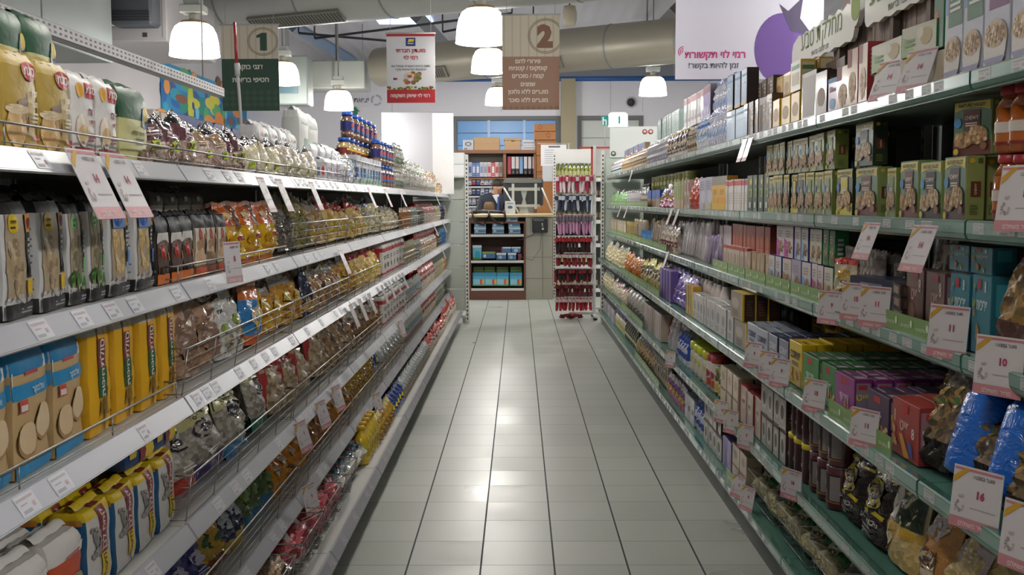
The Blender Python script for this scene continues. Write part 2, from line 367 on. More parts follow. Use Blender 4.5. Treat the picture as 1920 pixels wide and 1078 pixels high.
for i,(p0,p1,lab) in enumerate([((590,72,24),(960,25,24),'thin dark tie rod rising to the right under the roof'),((560,62,24.5),(900,92,24.5),'thin dark tie rod falling to the right behind the red sign'),((830,60,25.4),(1000,28,25.4),'thin dark tie rod between the beam and sign 2')]):
    m=MB(); a=at(*p0); b=at(*p1); m.tube([a,b],.03,P('3c3f45',.5),6); m.tube([a,(a.x,a.y,6.32)],.02,P('3c3f45',.5),6); m.tube([b,(b.x,b.y,6.32)],.02,P('3c3f45',.5),6); tag(obj('tie_rod',m),lab,'rod')
m=MB(); a=at(690,64,26); b=at(800,34,26); m.box(a.x,a.y,6.22,b.x,a.y+2.2,6.28,GLOW('bfd9ff',1.6)); tag(obj('roof_light',m),'pale blue skylight strip in the roof above the red and white sign','skylight')
# ------------------------------------------------------------------ pendant lamps
def lamp_proto():
    pr=[(.045,.0),(.16,.0),(.2,-.03),(.235,-.1),(.255,-.2),(.262,-.3),(.268,-.34),(.255,-.34),(.25,-.3),(.242,-.2),(.222,-.1),(.18,-.035),(.03,-.02)]
    s=MB(); s.lathe([(r,z) for r,z in pr],GLOW('fffaf2',9),28,cap=False)
    c_=MB(); c_.lathe([(.0,.03),(.13,.03),(.165,-.005),(.16,-.012),(0,-.012)],P('b89a58',.4,0,.4),20)
    k=MB(); k.lathe([(.02,.02),(.05,.03),(.05,.1),(.03,.11)],P('cfcfca'),12); k.cbox(-.13,-.09,.11,.13,.09,.2,P('c4c6c0',.5),.01); k.cbox(-.09,-.07,.2,.09,.07,.27,P('b5b8b3',.5),.01)
    d=MB(); d.tube([(0,0,.27),(0,0,2.6)],.012,P('8a8a8a'),6)
    return [('lamp_shade',s.mesh('lamp_shade')),('shade_collar',c_.mesh('shade_collar')),('ballast_box',k.mesh('ballast_box')),('hanging_rod',d.mesh('hanging_rod'))]
LP=lamp_proto()
LL=['lit white bell pendant lamp at the far left, left of sign 1','lit white bell pendant lamp right beside sign 1','lit white bell pendant lamp cut by the top edge, above sign 2','lit white bell pendant lamp left of sign 2, over the aisle','lit white bell pendant lamp low behind the white packs','lit white bell pendant lamp half hidden behind sign 2','lit white bell pendant lamp left of the large white sign']
for i,(x,y,z) in enumerate(LAMP_POS):
    o=link('pendant_lamp',None,loc=(x,y,z)); tag(o,LL[i] if i<len(LL) else ('white bell pendant lamp hung above the view in the near part of the hall' if i<14 else 'added unseen pendant lamp lighting the roof from beyond the white back wall'),'lamp','pendant lamps')
    for n_,me in LP: link(n_,me,o)
    l=bpy.data.lights.new('pendant_bulb','POINT'); l.energy=LAMP_W*LAMP_K[i]; l.shadow_soft_size=.12; l.color=(1,.985,.955); link('bulb_light',l,o,(0,0,-.36))
o=link('unlit_pendant_lamp',None,loc=at(1068,30,16.5)); tag(o,'small unlit cream pendant lamp right of sign 2','lamp')
m=MB(); m.lathe([(.03,.16),(.09,.15),(.115,.05),(.11,-.08),(.085,-.15),(.02,-.15)],P('b3aa98',.4),18); obj('lamp_shade',m,o); m=MB(); m.tube([(0,0,.16),(0,0,2.6)],.012,P('55555a'),6); obj('hanging_rod',m,o)
# ------------------------------------------------------------------ hanging signs
def sign(name, px0,py0,px1,py1, Y, label, paint, hang=True, th=.006, rod='b9b9b4'):
    x0,z0,x1,z1=flat(Y,px0,py0,px1,py1); W,H=x1-x0,z1-z0
    o=link(name,None,loc=(x0,Y,z0)); tag(o,label,'sign')
    m=MB(); S=lambda u,v,off:(u*W,-off,v*H); paint(m,S,W,H,th); obj('sign_sheet',m,o)
    if hang:
        r=MB(); r.tube([(-.01,.003,H),(W+.01,.003,H)],.008,P(rod,.4),8); obj('top_rod',r,o)
        for x in (W*.08,W*.92): r=MB(); r.tube([(x,.003,H),(x,.003,6.3-z0)],.0025,P('9a9a9a'),5); obj('hanging_wire',r,o)
    return o
def p1(m,S,W,H,th):
    G=P('2f4f40',.6); Cc=P('d9cfbd',.6); m.box(0,0,0,W,th,H,Cc); m.rect(S,0,0,1,.605,G); L=P('e9e4d8',.6)
    for k in range(7): m.rect(S,k/7+.02,.605,k/7+.05,1,P('cbbfab',.6),.0004)
    for (ru,rv,a) in ((.27,.165,0),(.245,.15,.2)):
        n=40; R=[(.73+ru*cos(2*pi*i/n+a),.805+rv*sin(2*pi*i/n+a)) for i in range(n)]; R2=[(.73+(ru-.012)*cos(2*pi*i/n+a),.805+(rv-.008)*sin(2*pi*i/n+a)) for i in range(n)]
        m.add([S(*p,.0012) for p in R+R2],[(i,(i+1)%n,(i+1)%n+n,i+n) for i in range(n)],P('8a8068',.6))
    m.text(S,.71,.8,.2,G,' ',W,H); m.shape(S,[(.68,.7),(.8,.7),(.8,.905),(.71,.905),(.62,.875),(.62,.845),(.68,.855)],G,.0016); m.text(S,.5,.5,.055,L,heb('דגני בוקר'),W,H,fit=.6,bold=.03); m.text(S,.5,.36,.055,L,heb('חטיפי בריאות'),W,H,fit=.88,bold=.03)
    for i in range(8):
        for j in range(3): m.shape(S,[(.06+i*.125,.04+j*.07),(.12+i*.125,.075+j*.07),(.06+i*.125,.11+j*.07),(.0+i*.125,.075+j*.07)],P('3d5b4c',.6),.0008)
sign('aisle_sign',418,46,521,208,9.5,'hanging aisle sign 1, cream above dark green with white lettering',p1)
def p2(m,S,W,H,th):
    Br=P('a5816b',.6); m.box(0,0,0,W,th,H,P('d5cbb8',.6)); m.rect(S,0,0,1,.56,Br); L=P('efe6dc',.6)
    for k in range(7): m.rect(S,k/7+.02,.56,k/7+.05,1,P('c8bca6',.6),.0004)
    for (ru,rv) in ((.31,.185),(.285,.17)):
        n=40; R=[(.76+ru*cos(2*pi*i/n),.775+rv*sin(2*pi*i/n)) for i in range(n)]; R2=[(.76+(ru-.012)*cos(2*pi*i/n),.775+(rv-.008)*sin(2*pi*i/n)) for i in range(n)]
        pts=[(min(u,1),v) for u,v in R+R2]; m.add([S(*p,.0012) for p in pts],[(i,(i+1)%n,(i+1)%n+n,i+n) for i in range(n)],P('8a7a66',.6))
    m.text(S,.745,.775,.21,P('8a6550',.6),'2',W,H,bold=.07)
    for i,t in enumerate(['פירורי לחם','קוסקוס / קטניות','קמח / סוכרים','שמנים','מוצרים ללא גלוטן','מוצרים ללא סוכר']): m.text(S,.45,.515-i*.082,.042,L,heb(t),W,H,fit=.88,bold=.03)
    for i in range(10): m.shape(S,[(i*.1,.02),(i*.1+.05,.045),(i*.1+.1,.02),(i*.1+.05,-.0)],P('94705b',.6),.0008)
sign('aisle_sign',942,27,1049,206,9.1,'hanging aisle sign 2, cream above brown with cream lettering',p2)
def p3(m,S,W,H,th):
    R=P('c02c36',.5); m.box(0,0,0,W,th,H,P('e4e4ea',.5)); m.rect(S,0,.955,1,1,R); m.rect(S,0,0,1,.19,R); m.rect(S,0,.19,1,.2,P('e8c43c'))
    m.rect(S,.4,.815,.6,.935,P('24408c')); m.shape(S,[(.44,.87),(.56,.88),(.58,.915),(.46,.92)],P('f2d23a'),.0012); m.rect(S,.44,.845,.56,.86,P('f2d23a'),.0012)
    m.text(S,.5,.74,.055,R,heb('מועדון חברתי'),W,H,fit=.74,bold=.03); m.text(S,.5,.655,.055,R,heb('רמי לוי'),W,H,bold=.03)
    m.text(S,.5,.53,.03,P('44464c'),heb('חדש! כרטיס האשראי שמוזיל את'),W,H,fit=.92); m.text(S,.5,.478,.03,P('44464c'),heb('ההוצאות המרשימות שלך!'),W,H,fit=.74)
    rr=random.Random(2)
    for i in range(26): m.ell(S,.36+.33*rr.random(),.26+.17*rr.random(),.05,.026,P(rr.choice(['8a6242','a5794c','c9a46b','6b7a3a','b5503c','d8c8a0'])),.001+i*.00008,8,rings=1)
    for i in range(24): m.ell(S,rr.random(),.2+.035*rr.random(),.03,.016,P(rr.choice(['4d7a35','a5342c','7d8f3c','c9b44a'])),.0035+i*.00008,8,rings=1)
    m.ell(S,.16,.345,.03,.016,P('2a2f66'),.001,10); m.ell(S,.2,.345,.02,.014,P('c02c36'),.0014,10)
    m.text(S,.48,.1,.05,P('f0ecec'),heb('רמי לוי שיווק השקמה'),W,H,fit=.82,bold=.03)
sign('promotion_sign',726,62,815,193,10.9,'red and white club sign with a basket picture, hung over the white shelving',p3)
def p4(m,S,W,H,th):
    m.box(0,0,0,W,th,H,P('d2d0de',.5)); K=P('c03a78',.5); D=P('5a5866',.5); PU=P('6b4f94',.5)
    m.text(S,.5,.69,.1,D,heb('הכי זוכרים!'),W,H,fit=.86,bold=.03)
    u0=.7; m.ell(S,.72,.17,.185,.2,PU,.0012,36,rings=3)
    m.shape(S,[(.7,.42),(.76,.38),(.86,.46),(.84,.34),(.93,.24),(.78,.27)],P('4c4460'),.002)
    for k in range(3):
        n=12; r=.012+.013*k; R=[(.055+r*cos(pi/2+pi*.75*i/n),.155+r*sin(pi/2+pi*.75*i/n)*W/H) for i in range(n+1)]; R2=[(.055+(r-.006)*cos(pi/2+pi*.75*i/n),.155+(r-.006)*sin(pi/2+pi*.75*i/n)*W/H) for i in range(n+1)]
        m.add([S(*p,.0012) for p in R+R2],[(i,i+1,i+1+n+1,i+n+1) for i in range(n)],K)
    m.text(S,.27,.135,.05,K,heb('רמי לוי תקשורת'),W,H,fit=.41,bold=.03); m.text(S,.26,.075,.042,D,heb('זמן להיות בקשר!'),W,H,fit=.34)
sign('promotion_sign',1266,-190,1549,149,6.9,'large pale lilac sign with purple round shape, hung over the green shelving',p4)
# text and small fittings on the back wall
m=MB(); q=flat(BW-.02,661,178,694,200); m.box(q[0],BW-.02,q[1],q[2],BW,q[3],P('dcdbe3')); W,H=q[2]-q[0],q[3]-q[1]; S=lambda u,v,off:(q[0]+u*W,BW-.02-off,q[1]+v*H)
m.text(S,.5,.55,.55,P('4a4d52'),heb('יציאת'),W,H,fit=.85); tag(obj('wall_notice',m),'white notice with dark exit lettering on the back wall','notice')
m=MB(); p=at(706,188,BW); m.T=Matrix.Translation((p.x,BW-.012,p.z))@Matrix.Rotation(pi/2,4,'X')
for k in range(3): m.tube([(.11*cos(a+k*2.1),.11*sin(a+k*2.1),0) for a in [i*.16 for i in range(11)]],.018,P('b4b6c0'),6)
tag(obj('wall_emblem',m),'round grey arrow emblem on the back wall beside the exit notice','emblem')
m=MB(); p=at(666,205,BW-.05); m.prism([(p.x-.1,p.z-.05),(p.x+.1,p.z-.05),(p.x,p.z+.07)],BW-.05,BW-.01,P('2f7a5c')); m.box(p.x-.05,BW-.05,p.z-.14,p.x+.05,BW-.01,p.z-.05,P('2f7a5c')); tag(obj('arrow_sign',m),'small green arrow sign under the exit notice on the wall','sign')
cm_=link('security_camera',None,loc=at(1183,192,BW-.05)); tag(cm_,'small dark dome security camera on the white back wall','camera')
m=MB(); m.T=Matrix.Rotation(pi/2,4,'X'); m.lathe([(.0,.1),(.06,.08),(.09,.03),(.1,0)],P('3a3a3c',.2),16); obj('dome',m,cm_); m=MB(); m.T=Matrix.Rotation(pi/2,4,'X'); m.lathe([(.13,.0),(.13,-.05)],P('d5d5d5'),18); obj('mount_plate',m,cm_)
# ------------------------------------------------------------------ the two runs of shelving
BAY = 1.277; LY0 = 2.598-BAY; RY0 = 2.5-BAY; NB = 9
LS = [(1.595,-.85),(1.2986,-.85),(1.0096,-.85),(.681,-.85),(.381,-.85),(.168,-.72)]     # white shelving: height, front edge
RS = [(1.807,1.073),(1.452,1.073),(1.128,1.073),(.819,.976),(.485,.976),(.18,.976)]      # green shelving
LB, RB = -1.33, 1.52
ORD = 'first second third fourth fifth sixth seventh eighth ninth tenth eleventh twelfth'.split()
LSN = ['top white shelf','second white shelf','third white shelf','fourth white shelf','fifth white shelf','bottom white shelf']
RSN = ['top green shelf','second green shelf','third green shelf','fourth green shelf','fifth green shelf','bottom green shelf']
RAILW = P('a6a9b2',.32); RAILG = P('3f7564',.25,.6); STRIP = P('7fa39a',.22,.6)
def rail_mesh(side, var):
    m=MB(); rr=random.Random(var*7+(0 if side=='L' else 50)); g=.006
    if side=='L':
        m.prism([(0,0),(.024,-.038),(.021,-.042),(-.01,-.012),(-.01,0)],g,BAY-g,RAILW,'y')
        m.prism([(.0242,-.0385),(.0255,-.0405),(.021,-.044),(.019,-.041)],g,BAY-g,P('a2a4a8',.3),'y')
        S=lambda u,v,off:(.024*(1-v)+off*.85, g+u*(BAY-2*g), -.038*(1-v)+off*.5); W=BAY; H=.045
    else:
        m.prism([(.02,0),(0,0),(-.004,-.004),(-.004,-.034),(0,-.044),(.01,-.052),(.02,-.05)],g,BAY-g,RAILG,'y')
        m.rect(lambda u,v,off:(-.004-off, g+u*(BAY-2*g), -.031+.026*v),0,0,1,1,STRIP,.0004)
        S=lambda u,v,off:(-.004-off, BAY-g-u*(BAY-2*g), -.034+.031*v); W=BAY; H=.031
    u=.03
    while u<.94:
        wd=.045+.012*rr.random()
        if rr.random()<(.55 if side=='L' else .8):
            lab=P('c3c5cd' if side=='L' else 'bfc6c4',.4); m.rect(S,u,.08,u+wd,.92,lab,.0008)
            ink=P(rr.choice(['a6a7b0','a2a3ac','b0a0a6']),.5)
            m.rect(S,u+.004,.7,u+wd-.006,.8,ink,.0014); m.rect(S,u+.008,.5,u+wd*.5,.56,ink,.0014); m.rect(S,u+.006,.16,u+wd*.55,.3,P('9fa0a8'),.0014); m.rect(S,u+wd*.7,.3,u+wd*.84,.5,P(rr.choice(['a8a8b0','b8a0a6'])),.0014)
        u+=wd+.01+.1*rr.random()
    return m.mesh('price_rail')
WIRE=P('9c9a96',.3,0,.7)
def guard_mesh(kind, L=BAY-.03):
    m=MB(); r=.0014
    if kind=='low': zs=[.012,.045]; tilt=0
    elif kind=='tall': zs=[.008,.036,.064,.094,.125]; tilt=.02
    elif kind=='thin': zs=[.01,.04,.075]; tilt=.01
    for i,z in enumerate(zs):
        rr=r*2 if i==len(zs)-1 else r; x=tilt*z/zs[-1]
        m.tube([(x-.04,.0,z),(x-.006,.0,z),(x,.006,z),(x,L-.006,z),(x-.006,L,z),(x-.04,L,z)],rr,WIRE,5)
    n=3 if kind=='low' else 5
    for k in range(n+1):
        y=.004+(L-.008)*k/n
        for d in (0,): 
            yy=min(y+d,L-.003); m.tube([(0,yy,-.003),(tilt,yy,zs[-1])],r*1.2,WIRE,5)
    return m.mesh('wire_guard')
def basket_mesh(L=.4,D=.26,H=.17):         # open wire basket standing on the bottom shelves
    m=MB(); r=.0016
    def ring(z,o): m.tube([(o,0,z),(o,L,z),(-D,L,z),(-D,0,z),(o,0,z)],r*1.3,WIRE,5)
    ring(.01,0); ring(H*.55,.02); ring(H,.035)
    for k in range(9):
        y=L*k/8; m.tube([(-D,y,H),(-D,y,.01),(0,y,.01),(.02,y,H*.55),(.035,y,H)],r*(1.3 if k in (0,8) else .8),WIRE,5)
    for e in (0,L): m.tube([(-D,e,.01),(.035,e,H)],r*1.2,WIRE,5); m.tube([(-D*.4,e,H),(.0,e,.01)],r,WIRE,5)
    return m
GUARD={'low':guard_mesh('low'),'tall':guard_mesh('tall'),'thin':guard_mesh('thin')}
RL=[rail_mesh('L',i) for i in range(3)]; RR=[rail_mesh('R',i) for i in range(3)]
LG={0:{-1:'low',0:'low',1:'low',2:'tall'},1:{0:'low',1:'tall',2:'tall',3:'thin',4:'thin',5:'thin'},2:{-1:'low',0:'tall',1:'tall',2:'tall',4:'thin',5:'thin'},3:{0:'tall',1:'tall',2:'tall',4:'thin'},4:{0:'tall',1:'tall',2:'tall',3:'thin'},5:{}}
def shelf_board(side, X, back):
    m=MB(); c_=P('c9cac8',.45) if side=='L' else P('47756a' if X<1 else '8a958f',.45)
    if side=='L': m.box(back,.003,-.034,X-.008,BAY-.003,-.006,c_)
    else: m.box(X+.012,.003,-.04,back,BAY-.003,-.006,c_); m.box(X+.006,.002,-.05,X+.03,BAY-.002,-.006,P('47756a',.3,.4))
    return m.mesh('shelf')
BOARDS={}
for side,SH,Y0,back in (('L',LS,LY0,LB),('R',RS,RY0,RB)):
    pm=MB(); 
    pm.box(min(back,back+.03 if side=='L' else back-.0),.042,.05,max(back,back+.03 if side=='L' else back+.03),BAY-.001,1.75 if side=='L' else 2.0,P('6a6a68',.6) if side=='L' else P('555c58',.6)); panel=pm.mesh('back_panel')
    um=MB(); ux=back+.03 if side=='L' else back-.03; um.cbox(min(ux,ux+.03 if side=='L' else ux-.03),.001,.0,max(ux,ux+.03 if side=='L' else ux-.03),.041,1.78 if side=='L' else 2.02,P('d4d4d0',.45),.003)
    for k in range(34): um.box(ux+(.0301 if side=='L' else -.0306),.016,.1+k*.05,ux+(.0306 if side=='L' else -.0301),.024,.125+k*.05,P('333333'))
    upright=um.mesh('upright')
    km=MB(); kx=-.80 if side=='L' else 1.02
    if side=='L': km.box(back+.03,.002,0,kx,BAY-.002,.09,P('8a8c8a',.5))
    else: km.box(kx,.002,0,back-.01,BAY-.002,.12,P('5b5f5b',.5))
    plinth=km.mesh('plinth')
    for b in range(NB):
        y=Y0+b*BAY; nm=ORD[b]
        o=link('shelving_bay',None,loc=(0,y,0))
        tag(o,('white' if side=='L' else 'green railed')+' gondola shelving section, '+nm+' from the near end of its run','shelving','white gondola shelving' if side=='L' else 'green gondola shelving')
        link('back_panel',panel,o); link('upright',upright,o); link('plinth',plinth,o)
        for i,(z,X) in enumerate(SH):
            if (side,X) not in BOARDS: BOARDS[(side,X)]=shelf_board(side,X,back)
            s=link('shelf',BOARDS[(side,X)],o,(0,0,z)); link('price_rail',(RL if side=='L' else RR)[(b*2+i)%3],s,(X,0,0))
            g=LG[i].get(b-1) if side=='L' else None
            if g: link('wire_guard',GUARD[g],s,(X-.012,.015,-.004))
# ------------------------------------------------------------------ end units
def slotted(m,x,y,h,c_=P('d9d9d4',.45)):
    m.cbox(x-.022,y-.03,0,x+.022,y+.03,h,c_,.003)
    for k in range(int(h/.05)-1): m.box(x-.008,y-.0306,.04+k*.05,x+.008,y-.0301,.066+k*.05,P('3c3c3c'))
EY=LY0+NB*BAY+.06
o=link('end_display_unit',None,loc=(0,EY,0)); tag(o,'grey panelled end unit closing the far end of the white shelving','shelving')
for k in range(6): m=MB(); m.cbox(-1.95,-.012,.15+k*.275,-.655,.012,.15+k*.275+.271,P('b4bcb4',.5),.006); obj('back_panel',m,o)
for x in (-.64,-1.97): m=MB(); slotted(m,x,0,2.08); obj('upright',m,o)
m=MB(); m.cbox(-.95,-.05,.07,-.66,-.015,.1,P('cfd2cf',.5),.004); m.box(-.7,-.05,0,-.66,-.015,.07,P('9a9c9a')); obj('base_shelf',m,o)
m=MB(); m.cbox(-1.95,-.2,1.79,-.66,.25,1.81,P('cfd2cf',.5),.004); obj('top_shelf',m,o)
for k,(x0,x1,z,lab) in enumerate([(-.86,-.66,1.812,'white carton with small round mark, lower one on the end unit'),(-.86,-.66,1.955,'white carton with small round mark, upper one on the end unit'),(-1.02,-.875,1.812,'white and pale blue carton behind the last pouches of the top shelf')]):
    m=MB(); m.cbox(x0,EY-.15,z,x1,EY+.1,z+.14,P('e2e4e6',.5),.004); S=lambda u,v,off:(x0+u*(x1-x0),EY-.15-off,z+v*.14)
    if k<2: m.ell(S,.28,.78,.1,.13,P('5a5c62')); m.ell(S,.28,.78,.06,.08,P('e2e4e6'),.0014)
    else: m.rect(S,0,.1,1,.4,P('7fc0dc'))
    tag(obj('carton',m),lab,'carton','white cartons on the end unit')
EY2=RY0+NB*BAY+.1
o=link('end_display_unit',None,loc=(0,EY2,0)); tag(o,'pale green end unit with slotted post at the far end of the green shelving','shelving')
m=MB(); m.cbox(1.05,-.012,.05,1.95,.012,2.06,P('c2d0c4',.5),.006); obj('back_panel',m,o)
for x in (1.03,1.97): m=MB(); slotted(m,x,0,2.12); obj('upright',m,o)
m=MB(); q=flat(EY2,1143,237,1232,300); m.cbox(q[0],-.03,2.03,q[2],-.014,q[3],P('e6ecea',.5),.004); obj('header_board',m,o)
for k,(px,py) in enumerate([(1209,247),(1220,247),(1150,288)]):
    m=MB(); p=at(px,py,EY2-.03); m.T=Matrix.Translation((p.x,-.031,p.z))@Matrix.Rotation(pi/2,4,'X'); m.lathe([(.0,.006),(.03,.004),(.032,0)],P('b04a4a' if k<2 else '4a6a4e'),14); m.lathe([(.0,.008),(.018,.007),(.018,.005)],P('efe6de'),12); obj('round_sticker',m,o)
q=flat(EY2-.02,1140,210,1177,238); W,H=q[2]-q[0],q[3]-q[1]; n_=link('number_sign',None,loc=(q[0],EY2-.05,q[1]-.005)); tag(n_,'white rounded number sign 1 in teal on the far end of the green shelving','sign')
m=MB(); pts=[(0,0),(W,0),(W,H*.75),(W*.97,H*.9),(W*.87,H),(W*.13,H),(W*.03,H*.9),(0,H*.75)]; m.prism(pts,0,.02,GLOW('f4fbfb',.35)); S=lambda u,v,off:(u*W,-off,v*H); m.text(S,.56,.48,.46,P('1fa39c'),'1',W,H,bold=.03); obj('sign_body',m,n_)
q=flat(EY2-.02,1128,218,1140.5,236); W,H=q[2]-q[0],q[3]-q[1]; m=MB(); m.T=Matrix.Translation((q[0],EY2-.05,q[1])); m.box(0,0,0,W,.02,H,P('e4f2ee')); m.rect(S,0,0,1,1,P('17998f')); S=lambda u,v,off:(u*W,-off,v*H)
m.rect(S,.1,.05,.3,.9,P('e8f4f2'),.0012); m.rect(S,.55,.05,.75,.55,P('e8f4f2'),.0012); m.rect(S,.3,.5,.7,.65,P('e8f4f2'),.0012); m.tube([(W/2,.01,-.24),(W/2,.01,0)],.006,P('c8c8c8'),5)
tag(obj('pictogram_sign',m),'small teal pictogram sign left of the rounded number sign','sign')
# wooden fascia and cut-out department signs on top of the green shelving
def plank_mat():
    m, nt, b = newmat('planks'); L=nt.links; tc=N(nt,'ShaderNodeTexCoord'); mp=N(nt,'ShaderNodeMapping'); mp.inputs['Scale'].default_value=(1,9,.8); L.new(tc.outputs['Object'],mp.inputs[0])
    n=N(nt,'ShaderNodeTexNoise',Scale=3.2,Detail=5,Distortion=.6); L.new(mp.outputs[0],n.inputs['Vector']); r=N(nt,'ShaderNodeValToRGB'); r.color_ramp.elements[0].position=.3; r.color_ramp.elements[0].color=rgb('5f5049'); r.color_ramp.elements[1].position=.7; r.color_ramp.elements[1].color=rgb('a08d82')
    L.new(n.outputs[0],r.inputs[0]); L.new(r.outputs[0],b.inputs['Base Color']); b.inputs['Roughness'].default_value=.5; return m
m=MB(); PL=plank_mat(); yy=1.5
while yy<5.2: m.cbox(1.555,yy,1.9,1.575,yy+.117,2.37,PL,.003); yy+=.12
tag(obj('wooden_fascia',m),'dark wood plank fascia behind the cartons on the top green shelf','fascia')
m=MB()
for k in range(6): m.cbox(1.9,4.4,2.2+k*.13,1.93,6.2,2.2+k*.13+.126,P('b09a92',.6),.004)
m.box(1.9,4.5,0,1.93,4.6,2.2,P('8a7a72')); m.box(1.9,6,0,1.93,6.1,2.2,P('8a7a72')); tag(obj('plank_panel',m),'pinkish brown horizontal plank panel beyond the department signs','panel')
def blob_sign(y0,y1,z0,z1,leaf,label):
    X=1.5; L=y1-y0; H=z1-z0; o=link('department_sign',None,loc=(X,y1,z0)); tag(o,label,'sign','white department signs over the green shelving')
    S=lambda u,v,off:(-off,-u*L,v*H)
    top=[]; n=26; rr=random.Random(int(y0*100))
    pts=[(0,.18),(.02,.06)]+[(.05+.9*i/12,.02+.05*(i%2)) for i in range(13)]+[(.98,.1),(1,.3),(1,.62)]+[(.96-.9*i/14,.86+.11*(i%2)*(1 if i<9 else .6)-.003*i) for i in range(14)]+[(.02,.72),(0,.5)]
    m=MB(); m.prism([(-u*L,v*H) for u,v in pts],0,.02,P('eef0ea',.4,.3),'x'); 
    g=P('7d8c58',.5)
    m.text(S,.5,.6,.5,g,heb('מחלקת טבע'),L,H,fit=.94,bold=.0); m.text(S,.5,.2,.13,P('7b7f76'),heb('מוצרים טבע ובריאות'),L,H,fit=.8)
    obj('sign_board',m,o)
    if leaf:
        lm=MB(); n=22; cy,cz=-L-.02,H*1.0
        lm.prism([(cy+.1*cos(a)*(.8+.2*sin(a)),cz+.13*sin(a)) for a in [2*pi*i/n for i in range(n)]],-.004,.02,P('eef0ea',.4,.3),'x')
        lm.prism([(cy+.055*cos(a)*(1-.35*sin(a)),cz-.02+.085*sin(a)) for a in [2*pi*i/n for i in range(n)]],-.006,-.004,P('9aae6a',.5),'x'); lm.prism([(cy+.02,cz+.1),(cy+.06,cz+.22),(cy+.045,cz+.34),(cy-.005,cz+.24)],-.003,.02,P('dfe4d8',.4),'x')
        obj('leaf',lm,o)
    for u in (.3,.72): m=MB(); m.box(.02,-L*u-.02,-.22,.05,-L*u+.02,H*.6,P('6a5a52')); obj('fixing_batten',m,o)
    return o
def yb(px): return FPX*1.5/(px-VPX)
blob_sign(yb(1592),yb(1478),2.21,2.40,True,'white cut-out department sign with olive lettering and a green leaf')
blob_sign(yb(1768),yb(1610),2.235,2.45,False,'white cut-out department sign nearer the camera, over green cartons')
# ------------------------------------------------------------------ service counter and what stands there
CY=15.88
def q_(px0,py0,px1,py1,Y=CY): return flat(Y,px0,py0,px1,py1)
x0,_,x1,zt=q_(880,402,1036,562); 
o=link('service_counter',None,loc=(0,CY,0)); tag(o,'beige tiled service counter at the end of the aisle','counter')
m=MB(); xa=q_(986,402,1036,562)[0]; m.box(x0,.42,0,x1,1.0,zt-.04,P('a3a294',.5)); m.box(xa,.02,0,x1,.42,zt-.04,P('a3a294',.5)); obj('counter_body',m,o)
m=MB()
for k in range(1,4): m.box(xa,.016,zt*k/4-.004,x1,.02,zt*k/4+.004,P('7d7c70'))
m.box((xa+x1)/2+.05,.016,0,(xa+x1)/2+.058,.02,zt-.04,P('7d7c70')); obj('tile_joint',m,o)
m=MB(); m.cbox(x0-.03,-.05,zt-.04,x1+.02,1.02,zt+.01,P('c9ba96',.4),.012); obj('counter_top',m,o)
bz=q_(880,415,986,562)[3]
o=link('display_bookcase',None,loc=((x0+xa)/2,CY,0)); tag(o,'reddish brown open bookcase of blue packs standing against the counter','bookcase'); hw=(xa-x0)/2; WD=P('6e4436',.5)
for sx in (-1,1): m=MB(); m.box(min(sx*hw,sx*(hw-.03)),0,0,max(sx*hw,sx*(hw-.03)),.4,bz,WD); obj('side_panel',m,o)
m=MB(); m.box(-hw+.03,.38,0,hw-.03,.4,bz,P('4a2e26',.6)); obj('back_panel',m,o)
m=MB(); m.box(-hw+.03,-.0,0,hw-.03,.02,.17,WD); obj('plinth_board',m,o)
shz=[]
for py in (541,489,440):
    z=q_(880,py,986,562)[3]; shz.append(z); m=MB(); m.box(-hw+.03,.0,z-.025,hw-.03,.38,z,WD); s=obj('shelf',m,o)
    m=MB(); m.box(-hw+.03,-.012,z-.03,hw-.03,-.002,z+.008,P('d9dad8',.4)); obj('shelf_edge',m,s)
m=MB(); m.box(-hw+.03,.0,bz-.03,hw-.03,.38,bz,WD); obj('top_board',m,o)
def pack(px0,py0,px1,py1,name,cat,label,body,marks,Y,d=.12,group='packs on the brown bookcase'):
    a=flat(Y,px0,py0,px1,py1); m=MB(); m.cbox(a[0],Y,a[1],a[2],Y+d,a[3],body,.006); S=lambda u,v,off:(a[0]+u*(a[2]-a[0]),Y-off,a[1]+v*(a[3]-a[1]))
    for k,mk in enumerate(marks):
        if mk[0]=='r': m.rect(S,*mk[1:5],P(mk[5]),.0015+.001*k)
        else: m.ell(S,*mk[1:5],P(mk[5]),.0015+.001*k,12)
    return tag(obj(name,m),label,cat,group)
BY=CY+.06
for i,px in enumerate((886,909,931,956)): pack(px,511,px+23,536,'diaper_pack','pack','large turquoise diaper pack, '+ORD[i]+' from the left on the bottom bookcase shelf',P('5cb4d6',.3,.4),[('r',0,.72,1,1,'3f93bd'),('r',.05,.1,.6,.5,'9ad4e6'),('r',.6,.12,.78,.5,'e0506a'),('r',.78,.12,.95,.5,'e8c83a'),('r',0,0,1,.07,'6fb04a')],BY,.25)
for i,px in enumerate((887,906,931,957)): pack(px,500,px+22,510,'wipes_pack','pack','flat green wipes pack lying behind, '+ORD[i]+' from the left above the diapers',P('5b7a34',.4),[('r',0,.5,1,.65,'2f4422')],BY+.14,.2)
